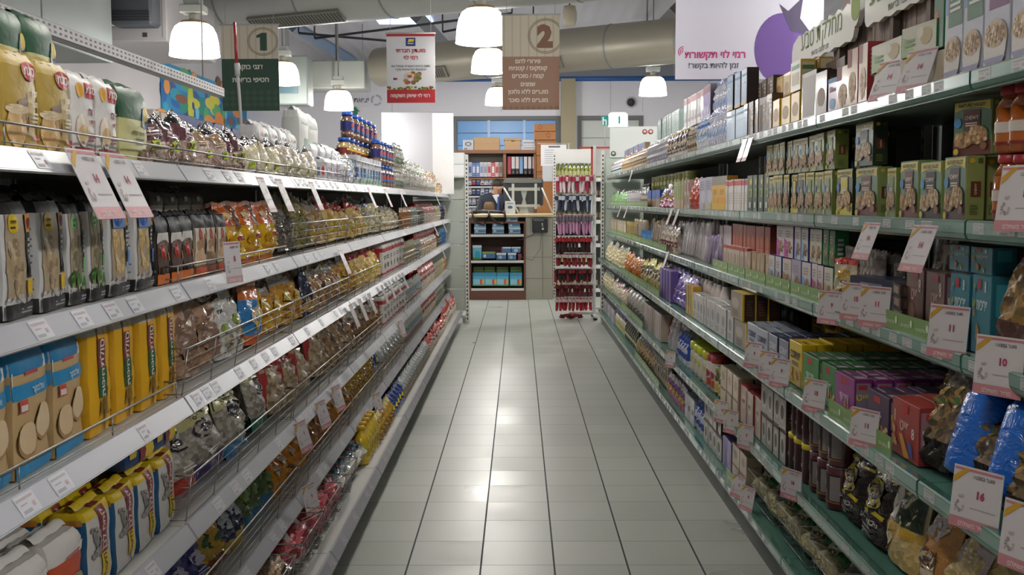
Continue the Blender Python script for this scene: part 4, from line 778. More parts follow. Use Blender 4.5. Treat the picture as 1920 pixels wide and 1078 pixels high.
def brick(key, kind, cat, w,d,h, body, top=None, side=None, f=(), s=(), t=(), tc=.86, mat=None, foldc=None, seed=1, bul=.1):
    mk=mat or BAG; rr=random.Random(seed); ph=[rr.random()*6 for _ in range(6)]
    def M3(a,b,c):
        x=(a-.5)*w; y=b*d; z=c*h
        g=sin(pi*min(max(c,0),1))**.6
        x*=1+bul*.7*sin(pi*b)*g; y=d/2+(y-d/2)*(1+bul*1.3*sin(pi*a)*g)
        if c>.84: k=(c-.84)/.16; y=d/2+(y-d/2)*(1-.22*k*k); x*=1-.05*k*k
        if c<.06: k=1-c/.06; x*=1-.03*k; y=d/2+(y-d/2)*(1-.05*k)
        ex=abs(2*a-1); ey=abs(2*b-1)
        if ex>.9 and ey>.9: x*=.965; y=d/2+(y-d/2)*.95
        q=.0008*(sin(17*z/h*1.3+ph[0]+5*a)+sin(23*a+ph[1]+9*c)+sin(19*b+ph[2]+11*c))
        return (x+q*(1 if a in (0,1) else .2)*(1 if a>.5 else -1), y+q*(1 if b in (0,1) else .2)*(1 if b>.5 else -1), z+(q*1.4 if c==1 else 0))
    m=MB(); side=side or body; top=top or body; N_=8
    for v0,v1,bc,sc in ((0,tc,body,side),(tc,1,top,top)):
        nv=10 if v1==tc else 4
        m.grid(lambda u,v:M3(u,0,v),N_,nv,mk(bc),True,0,1,v0,v1); m.grid(lambda u,v:M3(1,u,v),N_,nv,mk(sc),True,0,1,v0,v1)
        m.grid(lambda u,v:M3(1-u,1,v),N_,nv,mk(bc),True,0,1,v0,v1); m.grid(lambda u,v:M3(0,1-u,v),N_,nv,mk(sc),True,0,1,v0,v1)
    m.grid(lambda u,v:M3(u,v,1),N_,N_,mk(top),True); m.grid(lambda u,v:M3(u,1-v,0),2,2,mk(side))
    def off(p,n,o): return (p[0]+n[0]*o,p[1]+n[1]*o,p[2]+n[2]*o)
    Sf=(lambda u,v,o:off(M3(u,0,v),(0,-1,0),o+.0006),w,h); Sl=(lambda u,v,o:off(M3(0,1-u,v),(-1,0,0),o+.0006),d,h); Sr=(lambda u,v,o:off(M3(1,u,v),(1,0,0),o+.0006),d,h); St=(lambda u,v,o:off(M3(u,v,1),(0,0,1),o+.0006),w,d)
    mp=lambda c: mk(c)
    prints(m,*Sf,f,8,mat=mp); prints(m,*Sl,s,8,mat=mp); prints(m,*Sr,s,8,mat=mp); prints(m,*St,t,8,mat=mp)
    q=MB(); fc=mk(foldc or top)
    q.grid(lambda u,v:((u-.5)*w*.93, d*(.30+.34*v), h+.003+.012*sin(pi*v)+.002*sin(14*u+ph[3])),8,4,fc); q.grid(lambda u,v:((u-.5)*w*.93, d*(.64-.34*v), h-.002),4,1,fc)
    return K(key,kind,cat,w,d,h+.014,[('bag_body',m),('folded_top',q)])
def pillow(key, kind, cat, w,d,h, mat, top=None, tv=.8, bot=None, bv=.0, f=(), seal=None, seed=1, wr=1.0, stand=True, pm=None, sticker=None, bend=0.0, nar=.06, arch=0):
    rr=random.Random(seed); ph=[rr.random()*6.28 for _ in range(8)]
    def dep(v):
        if stand: return d/2*min(1,.62+1.6*v)*max(0,1-max(0,(v-.35)/.57)**1.9)**.62 if v<.92 else 0
        return d/2*max(0,sin(pi*min(max(v*1.0,.0),1)))**.5
    def base(u,v,sgn):
        a=abs(2*u-1); ac=max(0,1-a**2.5)**.6; hw=w/2*(1-nar*sin(pi*min(v,1))*.5+(.02 if v>.93 or v<.03 else 0)-.05*max(0,(v-.75)/.25)*(v<.93))
        if arch and v>arch: hw*=max(.05,1-((v-arch)/(1.02-arch))**2)**.5
        D=max(dep(v),.0015)
        k=wr*.0042*(sin(13*u+9*v+ph[0])+.8*sin(21*v-11*u+ph[1])+.6*sin(31*u+17*v+ph[2])+.5*sin(37*v+ph[3]-25*u))
        y=d/2+sgn*(D*ac+k*(.25+ac)*(.4 if v>.93 else 1)*(.5+.5*min(1,D/(d*.3))))+bend*v*v
        x=(2*u-1)*hw+wr*.0012*sin(9*v+ph[4])*(1 if u>.5 else -1)
        return (x,y,v*h+wr*.004*sin(7*u+ph[5])*(v>.9))
    m=MB(); NU,NV=10,12
    segs=[(0,1,mat)]
    if bot: segs=[(0,bv,bot),(bv,1,mat)]
    if top: l=segs.pop(); segs+=[(l[0],tv,l[2]),(tv,1,top)]
    for v0,v1,mm in segs:
        a1=min(v1,.93)
        if v0>=a1: continue
        n=max(2,int(NV*(a1-v0)+.5)); m.grid(lambda u,v:base(u,v,-1),NU,n,mm,True,0,1,v0,a1); m.grid(lambda u,v:base(1-u,v,1),NU,n,mm,True,0,1,v0,a1)
    if stand: m.grid(lambda u,v:(lambda p,q:tuple(p[i]+(q[i]-p[i])*(1-v) for i in range(3)))(base(u,0,-1),base(u,0,1)),NU,2,segs[0][2])
    parts=[('bag_body',m)]
    s=MB(); sm=seal or (top or mat); s.grid(lambda u,v:base(u,v,-1),NU,2,sm,True,0,1,.93,1); s.grid(lambda u,v:base(1-u,v,1),NU,2,sm,True,0,1,.93,1); parts.append(('top_seal',s))
    S=(lambda u,v,o:(lambda p:(p[0],p[1]-o-.0012,p[2]))(base(u,v,-1)),w,h)
    if f: q=MB(); prints(q,*S,f,7,mat=pm or (lambda c:FOIL(c,.25,.35))); parts.append(('printed_label',q))
    if sticker: q=MB(); u,v,c=sticker; q.rect(S[0],u,v,u+.24,v+.16,P(c,.4),.004,4,4); prints(q,*S,[('l',u+.03,v+.03,u+.2,v+.13,'3a3a30',3)],1,.0052); parts.append(('price_sticker',q))
    return K(key,kind,cat,w,d,h,parts)
def lathe_item(key, kind, cat, prof, body, capprof, cap, labz=None, lab=None, labp=(), n=18, sq=1, body2=None, z2=None):
    r=max(p[0] for p in prof); h=max(p[1] for p in prof+capprof)
    m=MB()
    if body2: i=max(k for k,p in enumerate(prof) if p[1]<=z2); m.lathe(prof[:i+1],body2,n,0,r,cap=True); m.lathe(prof[i:],body,n,0,r,cap=True)
    else: m.lathe(prof,body,n,0,r)
    parts=[('container',m)]; c=MB(); c.lathe(capprof,cap,n,0,r); parts.append(('lid',c))
    if lab:
        l=MB(); R=max(p[0] for p in prof if labz[0]-.001<=p[1]<=labz[1]+.001) if any(labz[0]-.001<=p[1]<=labz[1]+.001 for p in prof) else r
        l.lathe([(R+.0006,labz[0]),(R+.0006,labz[1])],lab,n,0,r,cap=False)
        S=lambda u,v,o:((R+.0012+o)*sin((u-.5)*2.4), r-(R+.0012+o)*cos((u-.5)*2.4), labz[0]+v*(labz[1]-labz[0]))
        prints(l,S,R*2.2,labz[1]-labz[0],labp,6); parts.append(('label',l))
    return K(key,kind,cat,2*r,2*r,h,parts)
RECS=[]
def proto_meshes(k, near):
    if near:
        if k['near'] is None: k['near']=[(n,m.mesh(n)) for n,m in k['parts']]
        return k['near']
    if k['far'] is None:
        a=MB()
        for n,m in k['parts']: a.merge(m)
        k['far']=[(k['kind'],a.mesh(k['kind']))]
    return k['far']
NEAR_Y=6.2
def put(key, side, shelf, X, Y, Z, look, row=0, tier=0, rz=0, lean=0, roll=0, sc=(1,1,1)):
    k=KINDS[key]; ms=proto_meshes(k, Y<NEAR_Y)
    lift=abs(sin(lean))*k['d']*sc[1] if lean<0 else 0
    lift+=abs(sin(roll))*k['w']*sc[0]/2
    o=link(k['kind'],ms[0][1],None,(X,Y,Z+lift+.0015),(lean,roll,(pi/2 if side=='L' else -pi/2)+rz),sc)
    o['category']=k['cat']; RECS.append((o,look,side,shelf,Y,row,tier))
    for n,me in ms[1:]: link(n,me,o)
    return o
RND=random.Random(77)
def run(side, shelf, key, px0, px1, look, n=None, rows=1, tiers=1, set_back=.045, z0=0, zs=1, ds=1, lean=0, jr=.05, jl=.03, row0=0, tier0=0, tgap=.002, jy=.004, rz=0, roll=0, fill=.945, skip=()):
    if side=='L' and 1<=shelf<=4 and KINDS[key]['kind'] in ('noodle_bag','legume_bag'): zs*=1.1
    k=KINDS[key]; H,X=(LS if side=='L' else RS)[shelf]; sg=-1 if side=='L' else 1
    Xf=X+sg*set_back
    a,b=y_at(px0,Xf,H+.06),y_at(px1,Xf,H+.06); Y0,Y1=min(a,b),max(a,b)
    YM=(LY0 if side=='L' else RY0)+NB*BAY-.02
    if Y1>YM: n=max(1,int(n*(YM-Y0)/(Y1-Y0)+.5)) if n else n; Y1=YM
    if n is None: n=max(1,int((Y1-Y0)/k['w']+.5))
    wi=(Y1-Y0)/n; sx=max(.55,min(1.7,wi*fill/k['w']))
    soft=lean!=0 and abs(lean)<.5
    for t in range(tiers):
        for r in range(rows):
            for i in range(n):
                if (t,r,i) in skip: continue
                Y=Y0+wi*(i+.5)+RND.uniform(-jy,jy); D=k['d']*ds
                ln=lean+RND.uniform(-jl,jl)*(1 if lean else .0)
                put(key,side,shelf,Xf+sg*r*(D*1.04+.002)+sg*RND.uniform(0,.006),Y,H-.004+z0+t*(k['h']*zs+tgap),look,row0+r,tier0+t,rz+RND.uniform(-jr,jr)*(3 if soft else 1),ln*(RND.uniform(.7,1.2) if soft else 1),(RND.uniform(-.13,.13) if soft else 0),(sx*(RND.uniform(.88,1.1) if soft else 1),ds,zs*(RND.uniform(.86,1.12) if soft else RND.uniform(.985,1.015))))
def OR(i): return ORD[i-1] if i<=12 else str(i)+('th' if 10<i%100<14 else {1:'st',2:'nd',3:'rd'}.get(i%10,'th'))
def write_labels():
    by={}
    for r in RECS: by.setdefault((r[1],r[2],r[3]),[]).append(r)
    for (look,side,shelf),rs in by.items():
        nm=(LSN if side=='L' else RSN)[shelf]; Y0=LY0 if side=='L' else RY0
        if len(rs)==1: rs[0][0]['label']=look+', '+nm; continue
        rows={r[5] for r in rs}; tiers={r[6] for r in rs}
        bays={int((r[4]-Y0)//BAY) for r in rs}; useb=len(rs)>10 and len(bays)>1
        sub={}
        for r in rs: sub.setdefault((r[5],r[6],int((r[4]-Y0)//BAY) if useb else 0),[]).append(r)
        for (row,tier,bay),l in sub.items():
            l.sort(key=lambda r:r[4])
            for i,r in enumerate(l):
                s=look+', '+OR(i+1)+(' along' if not useb else '')
                if useb: s+=' in '+OR(bay+1)+' section'
                if len(rows)>1: s+=', '+('front','second','third','fourth','fifth','sixth','seventh','eighth')[row]+' row'
                if len(tiers)>1: s+=', '+('lower','upper','third')[tier]+' layer'
                r[0]['label']=s+', '+nm
                r[0]['group']=look+' on the '+nm
# ------------------------------------------------------------------ goods of the white shelving
brick('gold','flour_bag','flour bag',.14,.09,.178,'b89c4a','c2a858','a98f40',f=[('s',[(.04,.98),(.5,.98),(.62,.55),(.5,.42),(.04,.46)],'8f879c'),('s',[(.3,.5),(.6,.56),(.66,.3),(.6,.04),(.5,.04)],'7a5a44'),('e',.3,.25,.26,.21,'d8b27a'),('e',.3,.42,.28,.05,'e8d2b0'),('e',.72,.83,.24,.1,'b52a2e'),('t',.72,.83,.1,'f0e8e0',heb('סוגת'),0,.4),('t',.82,.6,.055,'f2ead0',heb('קמח'),0,.26),('t',.82,.5,.055,'f2ead0',heb('לחם'),0,.26),('l',.72,.3,.94,.42,'efe6c8',3),('r',.72,.13,.94,.18,'b5302c')],s=[('e',.5,.84,.36,.08,'b52a2e'),('t',.5,.84,.07,'f0e8e0',heb('סוגת'),0,.6),('l',.2,.2,.8,.6,'e2d6a8',8)],seed=3)
brick('chef','flour_bag','flour bag',.115,.078,.168,'e3e0de','ecebea','dedbd8',f=[('r',.5,.74,.97,.93,'b8282e'),('t',.73,.84,.1,'f2e6e2',heb('סוגת'),0,.42),('e',.27,.82,.14,.09,'e5a93c'),('t',.76,.56,.085,'8a2a34',heb('קמח'),0,.4),('t',.76,.44,.085,'8a2a34',heb('תופח'),0,.4),('e',.32,.34,.24,.2,'e9dccb'),('e',.32,.3,.16,.11,'d9b98a'),('r',.02,0,.98,.13,'8c2a30'),('l',.5,.2,.9,.32,'b06a6e',3)],s=[('l',.15,.25,.85,.7,'b9b2ae',9),('r',0,0,1,.13,'8c2a30')],seed=5)
brick('rice','rice_bag','rice flour bag',.14,.095,.176,'d2cf92','2c5a3e','cbc78a',tc=.58,f=[('e',.84,.62,.15,.15,'25406a'),('e',.84,.68,.09,.1,'dcc12e'),('r',.68,.5,1,.56,'3a5878'),('t',.6,.4,.05,'5a6038',heb('קמח אורז מלא'),0,.6),('l',.45,.24,.85,.34,'6d7048',3),('e',.75,.1,.22,.1,'7a5a3c'),('r',0,.16,1,.17,'b9b67c')],s=[('e',.2,.68,.14,.1,'25406a'),('e',.2,.7,.1,.07,'dcc12e'),('l',.1,.36,.7,.5,'6d7048',4),('t',.4,.26,.05,'3c4428',heb('קמח אורז'),0,.7),('l',.1,.04,.6,.2,'6d7048',4)],seed=8)
pillow('lentil','legume_bag','legume bag',.11,.066,.135,FOIL('6a4148'),FOIL('17161a',.15,.9),.66,FOOD('4c3330','c9b6a6',120),.34,[('s',[(.08,.66),(.92,.66),(.86,.3),(.14,.3)],'71404c'),('l',.22,.42,.78,.6,'c8a8a8',3)],seed=2,arch=.55,wr=.7,sticker=(.3,.16,'c8e03a'))
pillow('lentil2','legume_bag','legume bag',.105,.066,.125,FOOD('8a7068','d5c4b8',110),FOIL('17161a',.15,.9),.72,None,0,[('s',[(.1,.7),(.9,.7),(.9,.35),(.1,.35)],'8c6a5c'),('e',.5,.55,.25,.16,'b0906a'),('l',.25,.4,.75,.5,'e2d2b8',2)],seed=4,arch=.55,wr=.7,sticker=(.5,.12,'c8e03a'))
pillow('legume_gold','legume_bag','legume bag',.1,.06,.12,FOOD('d0c6a8','efe8d2',110),FOIL('17161a',.15,.9),.75,None,0,[('s',[(.08,.74),(.92,.74),(.9,.36),(.1,.36)],'a8914c'),('l',.2,.45,.8,.66,'efe0a0',3)],seed=6,arch=.55,wr=.7,sticker=(.2,.1,'c8e03a'))
pillow('legume_purple','legume_bag','legume bag',.1,.06,.118,FOOD('b5ab98','ded6c4',100),FOIL('2a2832',.15,.9),.82,None,0,[('s',[(.06,.82),(.94,.82),(.92,.34),(.08,.34)],'74688e'),('l',.2,.44,.8,.66,'b9b0cc',3)],seed=7,arch=.55,wr=.7,sticker=(.3,.08,'c8e03a'))
for k,c1,c2 in (('carton_orange','d88a4c','e8d8b8'),('carton_navy','3d4f9c','d8963c'),('carton_pale','d9c9b8','c8763c')):
    carton(k,'small_carton','carton',.085,.06,.15,c1,c1,c1,f=[('r',.08,.3,.92,.8,c2),('l',.15,.1,.85,.25,'f0e8e0',3)],s=[('r',.1,.4,.9,.8,c2)])
carton('white_card','white_carton','carton',.09,.06,.14,'e2d6d0','d8ccc6','e4dcd8',f=[('r',.1,.8,.9,.86,'6aa0c4'),('l',.1,.2,.8,.6,'b9a8a4',5)])
brick('white_pack','sugar_pack','sugar pack',.13,.08,.16,'e2e2e4','e6e6e8','dededf',f=[('r',.1,.72,.9,.86,'d5d8d6'),('s',[(.2,.82),(.4,.88),(.5,.8)],'c23a3c'),('s',[(.5,.8),(.7,.88),(.8,.82)],'3f8a4c'),('r',.3,.1,.7,.3,'9fb6b2')],s=[('r',.25,.35,.75,.6,'9ab4c8')],seed=9)
brick('white_tall','sugar_pack','sugar pack',.13,.085,.235,'e4e6e4','eceeec','dfe2df',tc=.9,f=[('r',.35,.35,.75,.62,'a8c8b4'),('r',.2,.82,.8,.86,'c9cfcb')],s=[('r',.25,.35,.75,.6,'9ec2ac')],seed=11,bul=.16)
brick('barcode_pack','sugar_pack','sugar pack',.1,.075,.135,'e0e0e6','ececf0','dcdce4',f=[('e',.82,.5,.12,.2,'d0533c'),('r',.2,.3,.55,.65,'8f9ac8')],s=[('r',.2,.3,.7,.65,'7c88c0'),('e',.9,.5,.1,.2,'d0533c')],seed=13)
carton('navy_box','salt_box','box',.1,.06,.075,'27306e','232b62','2c3678',f=[('t',.5,.6,.22,'c9d0ea','SALT',0,.6),('l',.3,.15,.7,.35,'a8b2d8',2)],s=[('l',.3,.3,.7,.6,'a8b2d8',2)])
lathe_item('jar','spice_jar','jar',[(.034,0),(.04,.006),(.04,.03),(.037,.036),(.04,.042),(.04,.07),(.037,.076),(.04,.082),(.04,.105),(.028,.13),(.026,.134)],P('7a5a46',.15,1),[(.027,.13),(.031,.132),(.031,.155),(.0,.156)],P('1f55b8',.3),(.045,.1),P('2b2f72',.3),[('e',.5,.5,.3,.35,'c24a3c'),('r',.2,.05,.8,.3,'3f7fc4')])
lathe_item('jar_pale','spice_jar','jar',[(.038,0),(.045,.006),(.045,.07),(.03,.095),(.028,.1)],P('b09a6a',.15,1),[(.03,.096),(.036,.098),(.036,.12),(.0,.121)],P('1f55b8',.3),(.02,.06),P('7a2f2c',.3),[('r',.1,.6,.9,.9,'e8c43c')])
carton('salt_carton','salt_carton','carton',.07,.05,.17,'dfe4ea','d2d8e2','e4e8ee',f=[('r',0,.7,1,.97,'e8eaf0'),('t',.5,.78,.11,'2a3f86','SALT',0,.8),('r',0,.3,.5,.6,'3a4f9c'),('e',.6,.4,.25,.12,'7fc4e2'),('r',0,0,1,.1,'d8e4e0'),('s',[(.1,.1),(.9,.1),(.9,.3)],'4f9c5c')],s=[('r',0,.2,1,.6,'44589e'),('t',.5,.78,.1,'2a3f86','SALT',0,.8)])
pillow('salt_bag','salt_bag','salt bag',.11,.06,.15,CLEAR('dfe6ee',.8),None,0,None,0,[('s',[(.1,.2),(.9,.5),(.9,.3),(.1,.02)],'3f7ac4')],seed=15)
pillow('silver','sugar_pouch','pouch',.062,.05,.15,FOIL('b4aca2',.14,.9),FOIL('c9c5bd',.12,.9),.8,None,0,[('e',.5,.45,.3,.14,'d9d8d2'),('l',.25,.15,.75,.3,'6a6a5e',2)],seed=16)
pillow('silver_green','sugar_pouch','pouch',.07,.05,.17,FOIL('a9a898',.14,.9),FOIL('c9c9c0',.12,.9),.8,None,0,[('e',.5,.55,.35,.16,'dfe4de'),('e',.5,.2,.3,.1,'5d8a5a')],seed=17)
pillow('nut_pouch','nut_pouch','pouch',.08,.055,.15,FOOD('b89a74','e0d2b4',80),FOIL('c6c2ba',.12,.9),.78,None,0,[('r',.15,.45,.85,.7,'9c4a4c')],seed=18)
# second shelf
def pasta_paper(key,c_,c2,tail,pic,pl):
    f=[('r',.1,.17,.74,.9,'b4a288'),('g',.16,.2,.66,.66,pic,26,.09),('e',.34,.82,.18,.085,c_),('t',.34,.835,.03,'3a3420',heb('פתיתים'),0,.28),('l',.24,.77,.44,.8,'4a4430',1),('r',.77,.34,.99,.9,'1e1e20'),('r',.78,.74,.98,.9,'e29a1c'),('e',.88,.82,.06,.05,'8a2a1c'),('l',.82,.5,.94,.7,'d8d8d8',4),('l',.82,.36,.94,.46,'bfbfc4',4)]+tail+[('r',.0,0,1,.13,'202022'),('l',.5,.03,.9,.09,'9a9a9e',2),('g',.05,.14,.95,.2,['c9c4c0','b8b4b0'],14,.03)]
    brick(key,'pasta_bag','pasta bag',.132,.075,.205,'dedddd','1b1b1d','d6d5d6',tc=.9,f=f,s=[('l',.12,.2,.88,.86,'8d8d94',22),('r',0,0,1,.13,'202022')],seed=pl)
pasta_paper('pasta_y','e8c41c','e0b020',[('r',.74,.17,.97,.33,'e8c020')],['a89070','c4ae8a','9a8060','b8a17c'],21)
pasta_paper('pasta_g','8fd084','7fc074',[('r',.77,.3,.99,.46,'86cc7c'),('g',.05,.17,.9,.3,['4f7a3a','6a9a4c','3c6030'],16,.08)],['7f7a5c','98896a','6c7450','a89a7c'],22)
pasta_paper('pasta_b','2c5fb4','3a6ec4',[('r',.1,.72,.74,.9,'6a94cc'),('e',.34,.82,.18,.085,'2456b0'),('l',.24,.79,.44,.85,'e0e6f0',2),('r',.77,.3,.99,.46,'3f7fd0')],['d8b878','e6cc94','c9a560','dcc08a'],23)
brick('choc','cocoa_bag','baking mix bag',.1,.062,.168,'4a3a34','28282c','33302f',tc=.76,f=[('r',.06,.6,.94,.76,'e6e2dc'),('r',.06,.14,.94,.6,'5a4238'),('e',.5,.58,.42,.07,'6f5648'),('e',.42,.48,.2,.1,'b8262a'),('e',.4,.51,.06,.03,'e89a90'),('r',.76,.34,.97,.46,'e8862c'),('r',0,0,1,.15,'d9742a'),('e',.35,.2,.2,.06,'3c2a24')],seed=25)
brick('cream','cocoa_bag','baking mix bag',.1,.062,.168,'d9c4a4','2a2a2e','3a3634',tc=.78,f=[('r',.05,.14,.95,.78,'e4d8c4'),('e',.5,.5,.35,.14,'b58a68'),('e',.5,.32,.38,.12,'e2b890'),('e',.4,.68,.13,.09,'b3282c'),('s',[(.42,.76),(.5,.9),(.46,.76)],'5a3a2c'),('r',.78,.34,.98,.68,'26262a'),('r',.78,.6,.98,.68,'e8862c'),('r',0,0,1,.15,'c4502c')],seed=26)
brick('whitelabel','cocoa_bag','baking mix bag',.09,.06,.15,'3a3836','3c3a3a','33312f',f=[('r',.04,.1,.96,.72,'dcdad4'),('l',.25,.3,.75,.45,'a8a8a0',3),('r',.4,.8,.6,.9,'d8d6d0')],seed=27)
pillow('yellow_pasta','pasta_bag','pasta bag',.2,.1,.205,FOIL('eebb1a'),FOIL('e2701c'),.62,FOIL('dd7a20'),.08,[('e',.28,.78,.14,.06,'e8d8a0'),('t',.6,.7,.12,'f6efe0',heb('פסטה'),0,.6),('r',.55,.4,.85,.47,'a8322c'),('t',.7,.435,.045,'f2dca0',heb('חיטה'),0,.24),('r',.1,.2,.5,.26,'c8862a'),('e',.7,.25,.14,.09,'f4d85a'),('e',.3,.4,.16,.1,'d9a01c'),('l',.12,.1,.6,.16,'8a5a1c',2)],seed=28)
def clearbag(key,kind,cat,w,h,c1,c2,sc,top,lab,seed,c3=None,d=None,tv=.8,extra=(),seal=None,sticker=None,stand=True):
    f=[('s',[(.2,.62),(.8,.62),(.78,.36),(.22,.36)],lab),('l',.3,.42,.7,.56,'e8e0d0',3)] if lab else []
    pillow(key,kind,cat,w,d or w*.6,h,FOOD(c1,c2,sc,c3),FOIL(top,.16,.8) if top and top!='clear' else CLEAR('d9d5cc',.45) if top=='clear' else None,tv,None,0,list(f)+list(extra),seal=seal or (CLEAR('e6e4de',.5) if not top or top=='clear' else None),seed=seed,sticker=sticker,wr=1.5,stand=stand)
clearbag('herb','noodle_bag','noodle bag',.12,.2,'4a4628','8a8458',110,'clear','5f5a3a',31)
clearbag('herb_dark','noodle_bag','noodle bag',.11,.17,'2f2a26','6b6258',90,'clear','3a3440',32)
clearbag('twist','noodle_bag','noodle bag',.13,.18,'7a6048','cfb68c',55,'clear','6a5a6c',33,'a58a64',extra=[('r',.3,.2,.6,.3,'d8b83c')])
clearbag('redtop','noodle_bag','noodle bag',.11,.19,'b8904c','e8d29a',50,'b8342c',None,34,'d0b070',tv=.72,extra=[('t',.5,.82,.06,'f0e0d8',heb('אטריות'),0,.6),('e',.5,.3,.2,.1,'d8c03c')])
clearbag('bluetop','noodle_bag','noodle bag',.12,.2,'6a6248','c8c09a',60,'6a7088','59604a',35,'9a9270',tv=.76)
clearbag('shellpasta','pasta_bag','pasta bag',.12,.16,'8a7a60','d8cdb0',48,'clear','4a4a46',36,'b0a284')
for k,b,t in (('thin_orange','c88a4c','d89a54'),('thin_silver','a9aa9c','c9cac0'),('thin_cream','c9bd9a','d9d2b8'),('thin_black','4a4a46','8f9088'),('thin_navy','2a3560','3d4a7c'),('thin_white','c9cac9','dedede'),('thin_blue','2f6fb4','4a8ac8')):
    pillow(k,'soup_pouch','pouch',.045,.03,.16,FOIL(b,.2,.7),FOIL(t,.15,.7),.78,None,0,[('r',.15,.3,.85,.55,t),('e',.5,.42,.25,.08,b)],seed=len(k)+3)
brick('redcap','spice_tub','tub',.075,.075,.15,'c9a08a','b8302c','c0988a',tc=.6,mat=FOIL,f=[('r',.1,.25,.9,.5,'d8d0c4'),('r',0,.52,1,.6,'e0d8d0')],seed=41,bul=.18)
# third shelf
brick('potato','flour_bag','flour bag',.148,.09,.225,'c9aa7a','1f7fb4','b8996a',tc=.82,f=[('r',0,.62,1,.74,'2a8ec4'),('s',[(0,.72),(1,.82),(1,.92),(0,.84)],'dedede'),('l',.3,.79,.85,.84,'c44a54',1),('t',.6,.67,.05,'d8eaf4',heb('אלבוקר'),0,.5),('r',0,0,1,.1,'2a8ec4'),('e',.3,.28,.25,.14,'b08a5c'),('e',.3,.3,.23,.13,'e2c69c'),('e',.72,.38,.24,.15,'b08a5c'),('e',.72,.4,.22,.14,'e6cda6'),('r',.1,.52,.28,.62,'c8544c'),('r',.12,.53,.26,.58,'e8dcd4')],s=[('r',.1,.1,.45,.55,'3b9acb'),('r',.5,.1,.55,.62,'e2e2e2'),('r',0,.64,1,.76,'2a8ec4'),('s',[(0,.72),(1,.82),(1,.92),(0,.84)],'dedede')],t=[('r',0,0,1,1,'1f7fb4')],foldc='1b74a8',seed=51)
brick('semolina','semolina_bag','semolina bag',.13,.085,.25,'e8b018','bdbcb2','e2aa16',tc=.9,f=[('s',[(.42,.995),(.66,.995),(.68,.9),(.64,.6),(.3,.6),(.34,.9)],'7c2a30'),('r',.3,.6,.64,.86,'7c2a30'),('t',.47,.73,.16,'ece2d8',heb('סולת'),90,.25),('r',.3,.33,.64,.6,'2c5a3a'),('t',.47,.465,.16,'e4e8dc',heb('חיטה'),90,.25),('s',[(.42,.33),(.5,.31),(.56,.02),(.53,.02)],'6a5014'),('s',[(.62,.4),(.66,.42),(.58,.02),(.56,.02)],'6a5014'),('e',.36,.24,.04,.08,'8a6a1c'),('e',.44,.27,.035,.07,'8a6a1c'),('e',.52,.23,.035,.06,'8a6a1c'),('s',[(.3,.12),(.42,.14),(.52,.08),(.42,.1)],'7a5c18'),('s',[(.6,.16),(.72,.2),(.82,.16),(.72,.17)],'7a5c18')],s=[('r',.0,.0,.16,.93,'24482e'),('s',[(.62,.1),(.66,.1),(.6,.6),(.5,.75)],'6a5014'),('g',.4,.5,.66,.85,['8a6a1c','6a5014'],22,.05)],t=[('r',.3,0,.55,1,'7c2a30'),('r',0,.0,.3,1,'c9c8be')],foldc='c2c1b8',seed=52)
clearbag('brownpic','legume_bag','legume bag',.16,.215,'6a5044','a88a74',70,'a89c98','7c5f52',53,tv=.78,extra=[('e',.4,.35,.28,.2,'8c6f5e'),('s',[(.1,.66),(.9,.62),(.9,.58),(.1,.6)],'5a4238'),('e',.6,.78,.16,.07,'4a3830'),('e',.6,.78,.12,.05,'c9b8ac')])
pillow('no_bag','seed_bag','seed bag',.13,.07,.21,FOIL('d8d6d2'),None,0,None,0,[('t',.5,.8,.09,'3a3a3c','no',0,.5),('r',.68,.6,.72,.74,'a83a3c'),('e',.35,.5,.16,.09,'9ab04a'),('g',.3,.08,.9,.36,['9a8a6c','c9bda0','6a5c44'],50,.05)],seed=54)
pillow('orange_blue','rice_bag','rice bag',.12,.07,.2,FOIL('3a86c4'),FOIL('d8722a'),.7,FOIL('d86a24'),.15,[('e',.5,.45,.3,.14,'e8d8b0'),('e',.5,.3,.2,.08,'d8b03c')],seed=55)
clearbag('yellowpasta','pasta_bag','pasta bag',.13,.18,'8a5a34','d8b060',50,'clear','d8c04a',56,'b88a4a')
clearbag('brownpasta','pasta_bag','pasta bag',.13,.17,'6a4a38','b8946a',50,'clear','b0a080',57,'8a6a50')
pillow('navy_strip','pasta_bag','pasta bag',.1,.06,.19,FOIL('26304e'),None,0,None,0,[('r',.1,.1,.9,.4,'c9a86a'),('l',.2,.6,.8,.8,'c9c9d0',3)],seed=58)
brick('redwhite','sugar_pack','sugar pack',.1,.08,.2,'e0dcd8','e8e6e2','d8d4d0',tc=.93,f=[('r',0,.74,1,.86,'b8303c'),('r',0,.04,1,.12,'b8303c'),('l',.2,.5,.8,.64,'5a5a5e',2),('e',.5,.32,.2,.08,'8a6a5c')],s=[('r',0,.74,1,.86,'b8303c'),('r',.25,.2,.75,.74,'b03440'),('r',0,.04,1,.12,'b8303c')],seed=59)
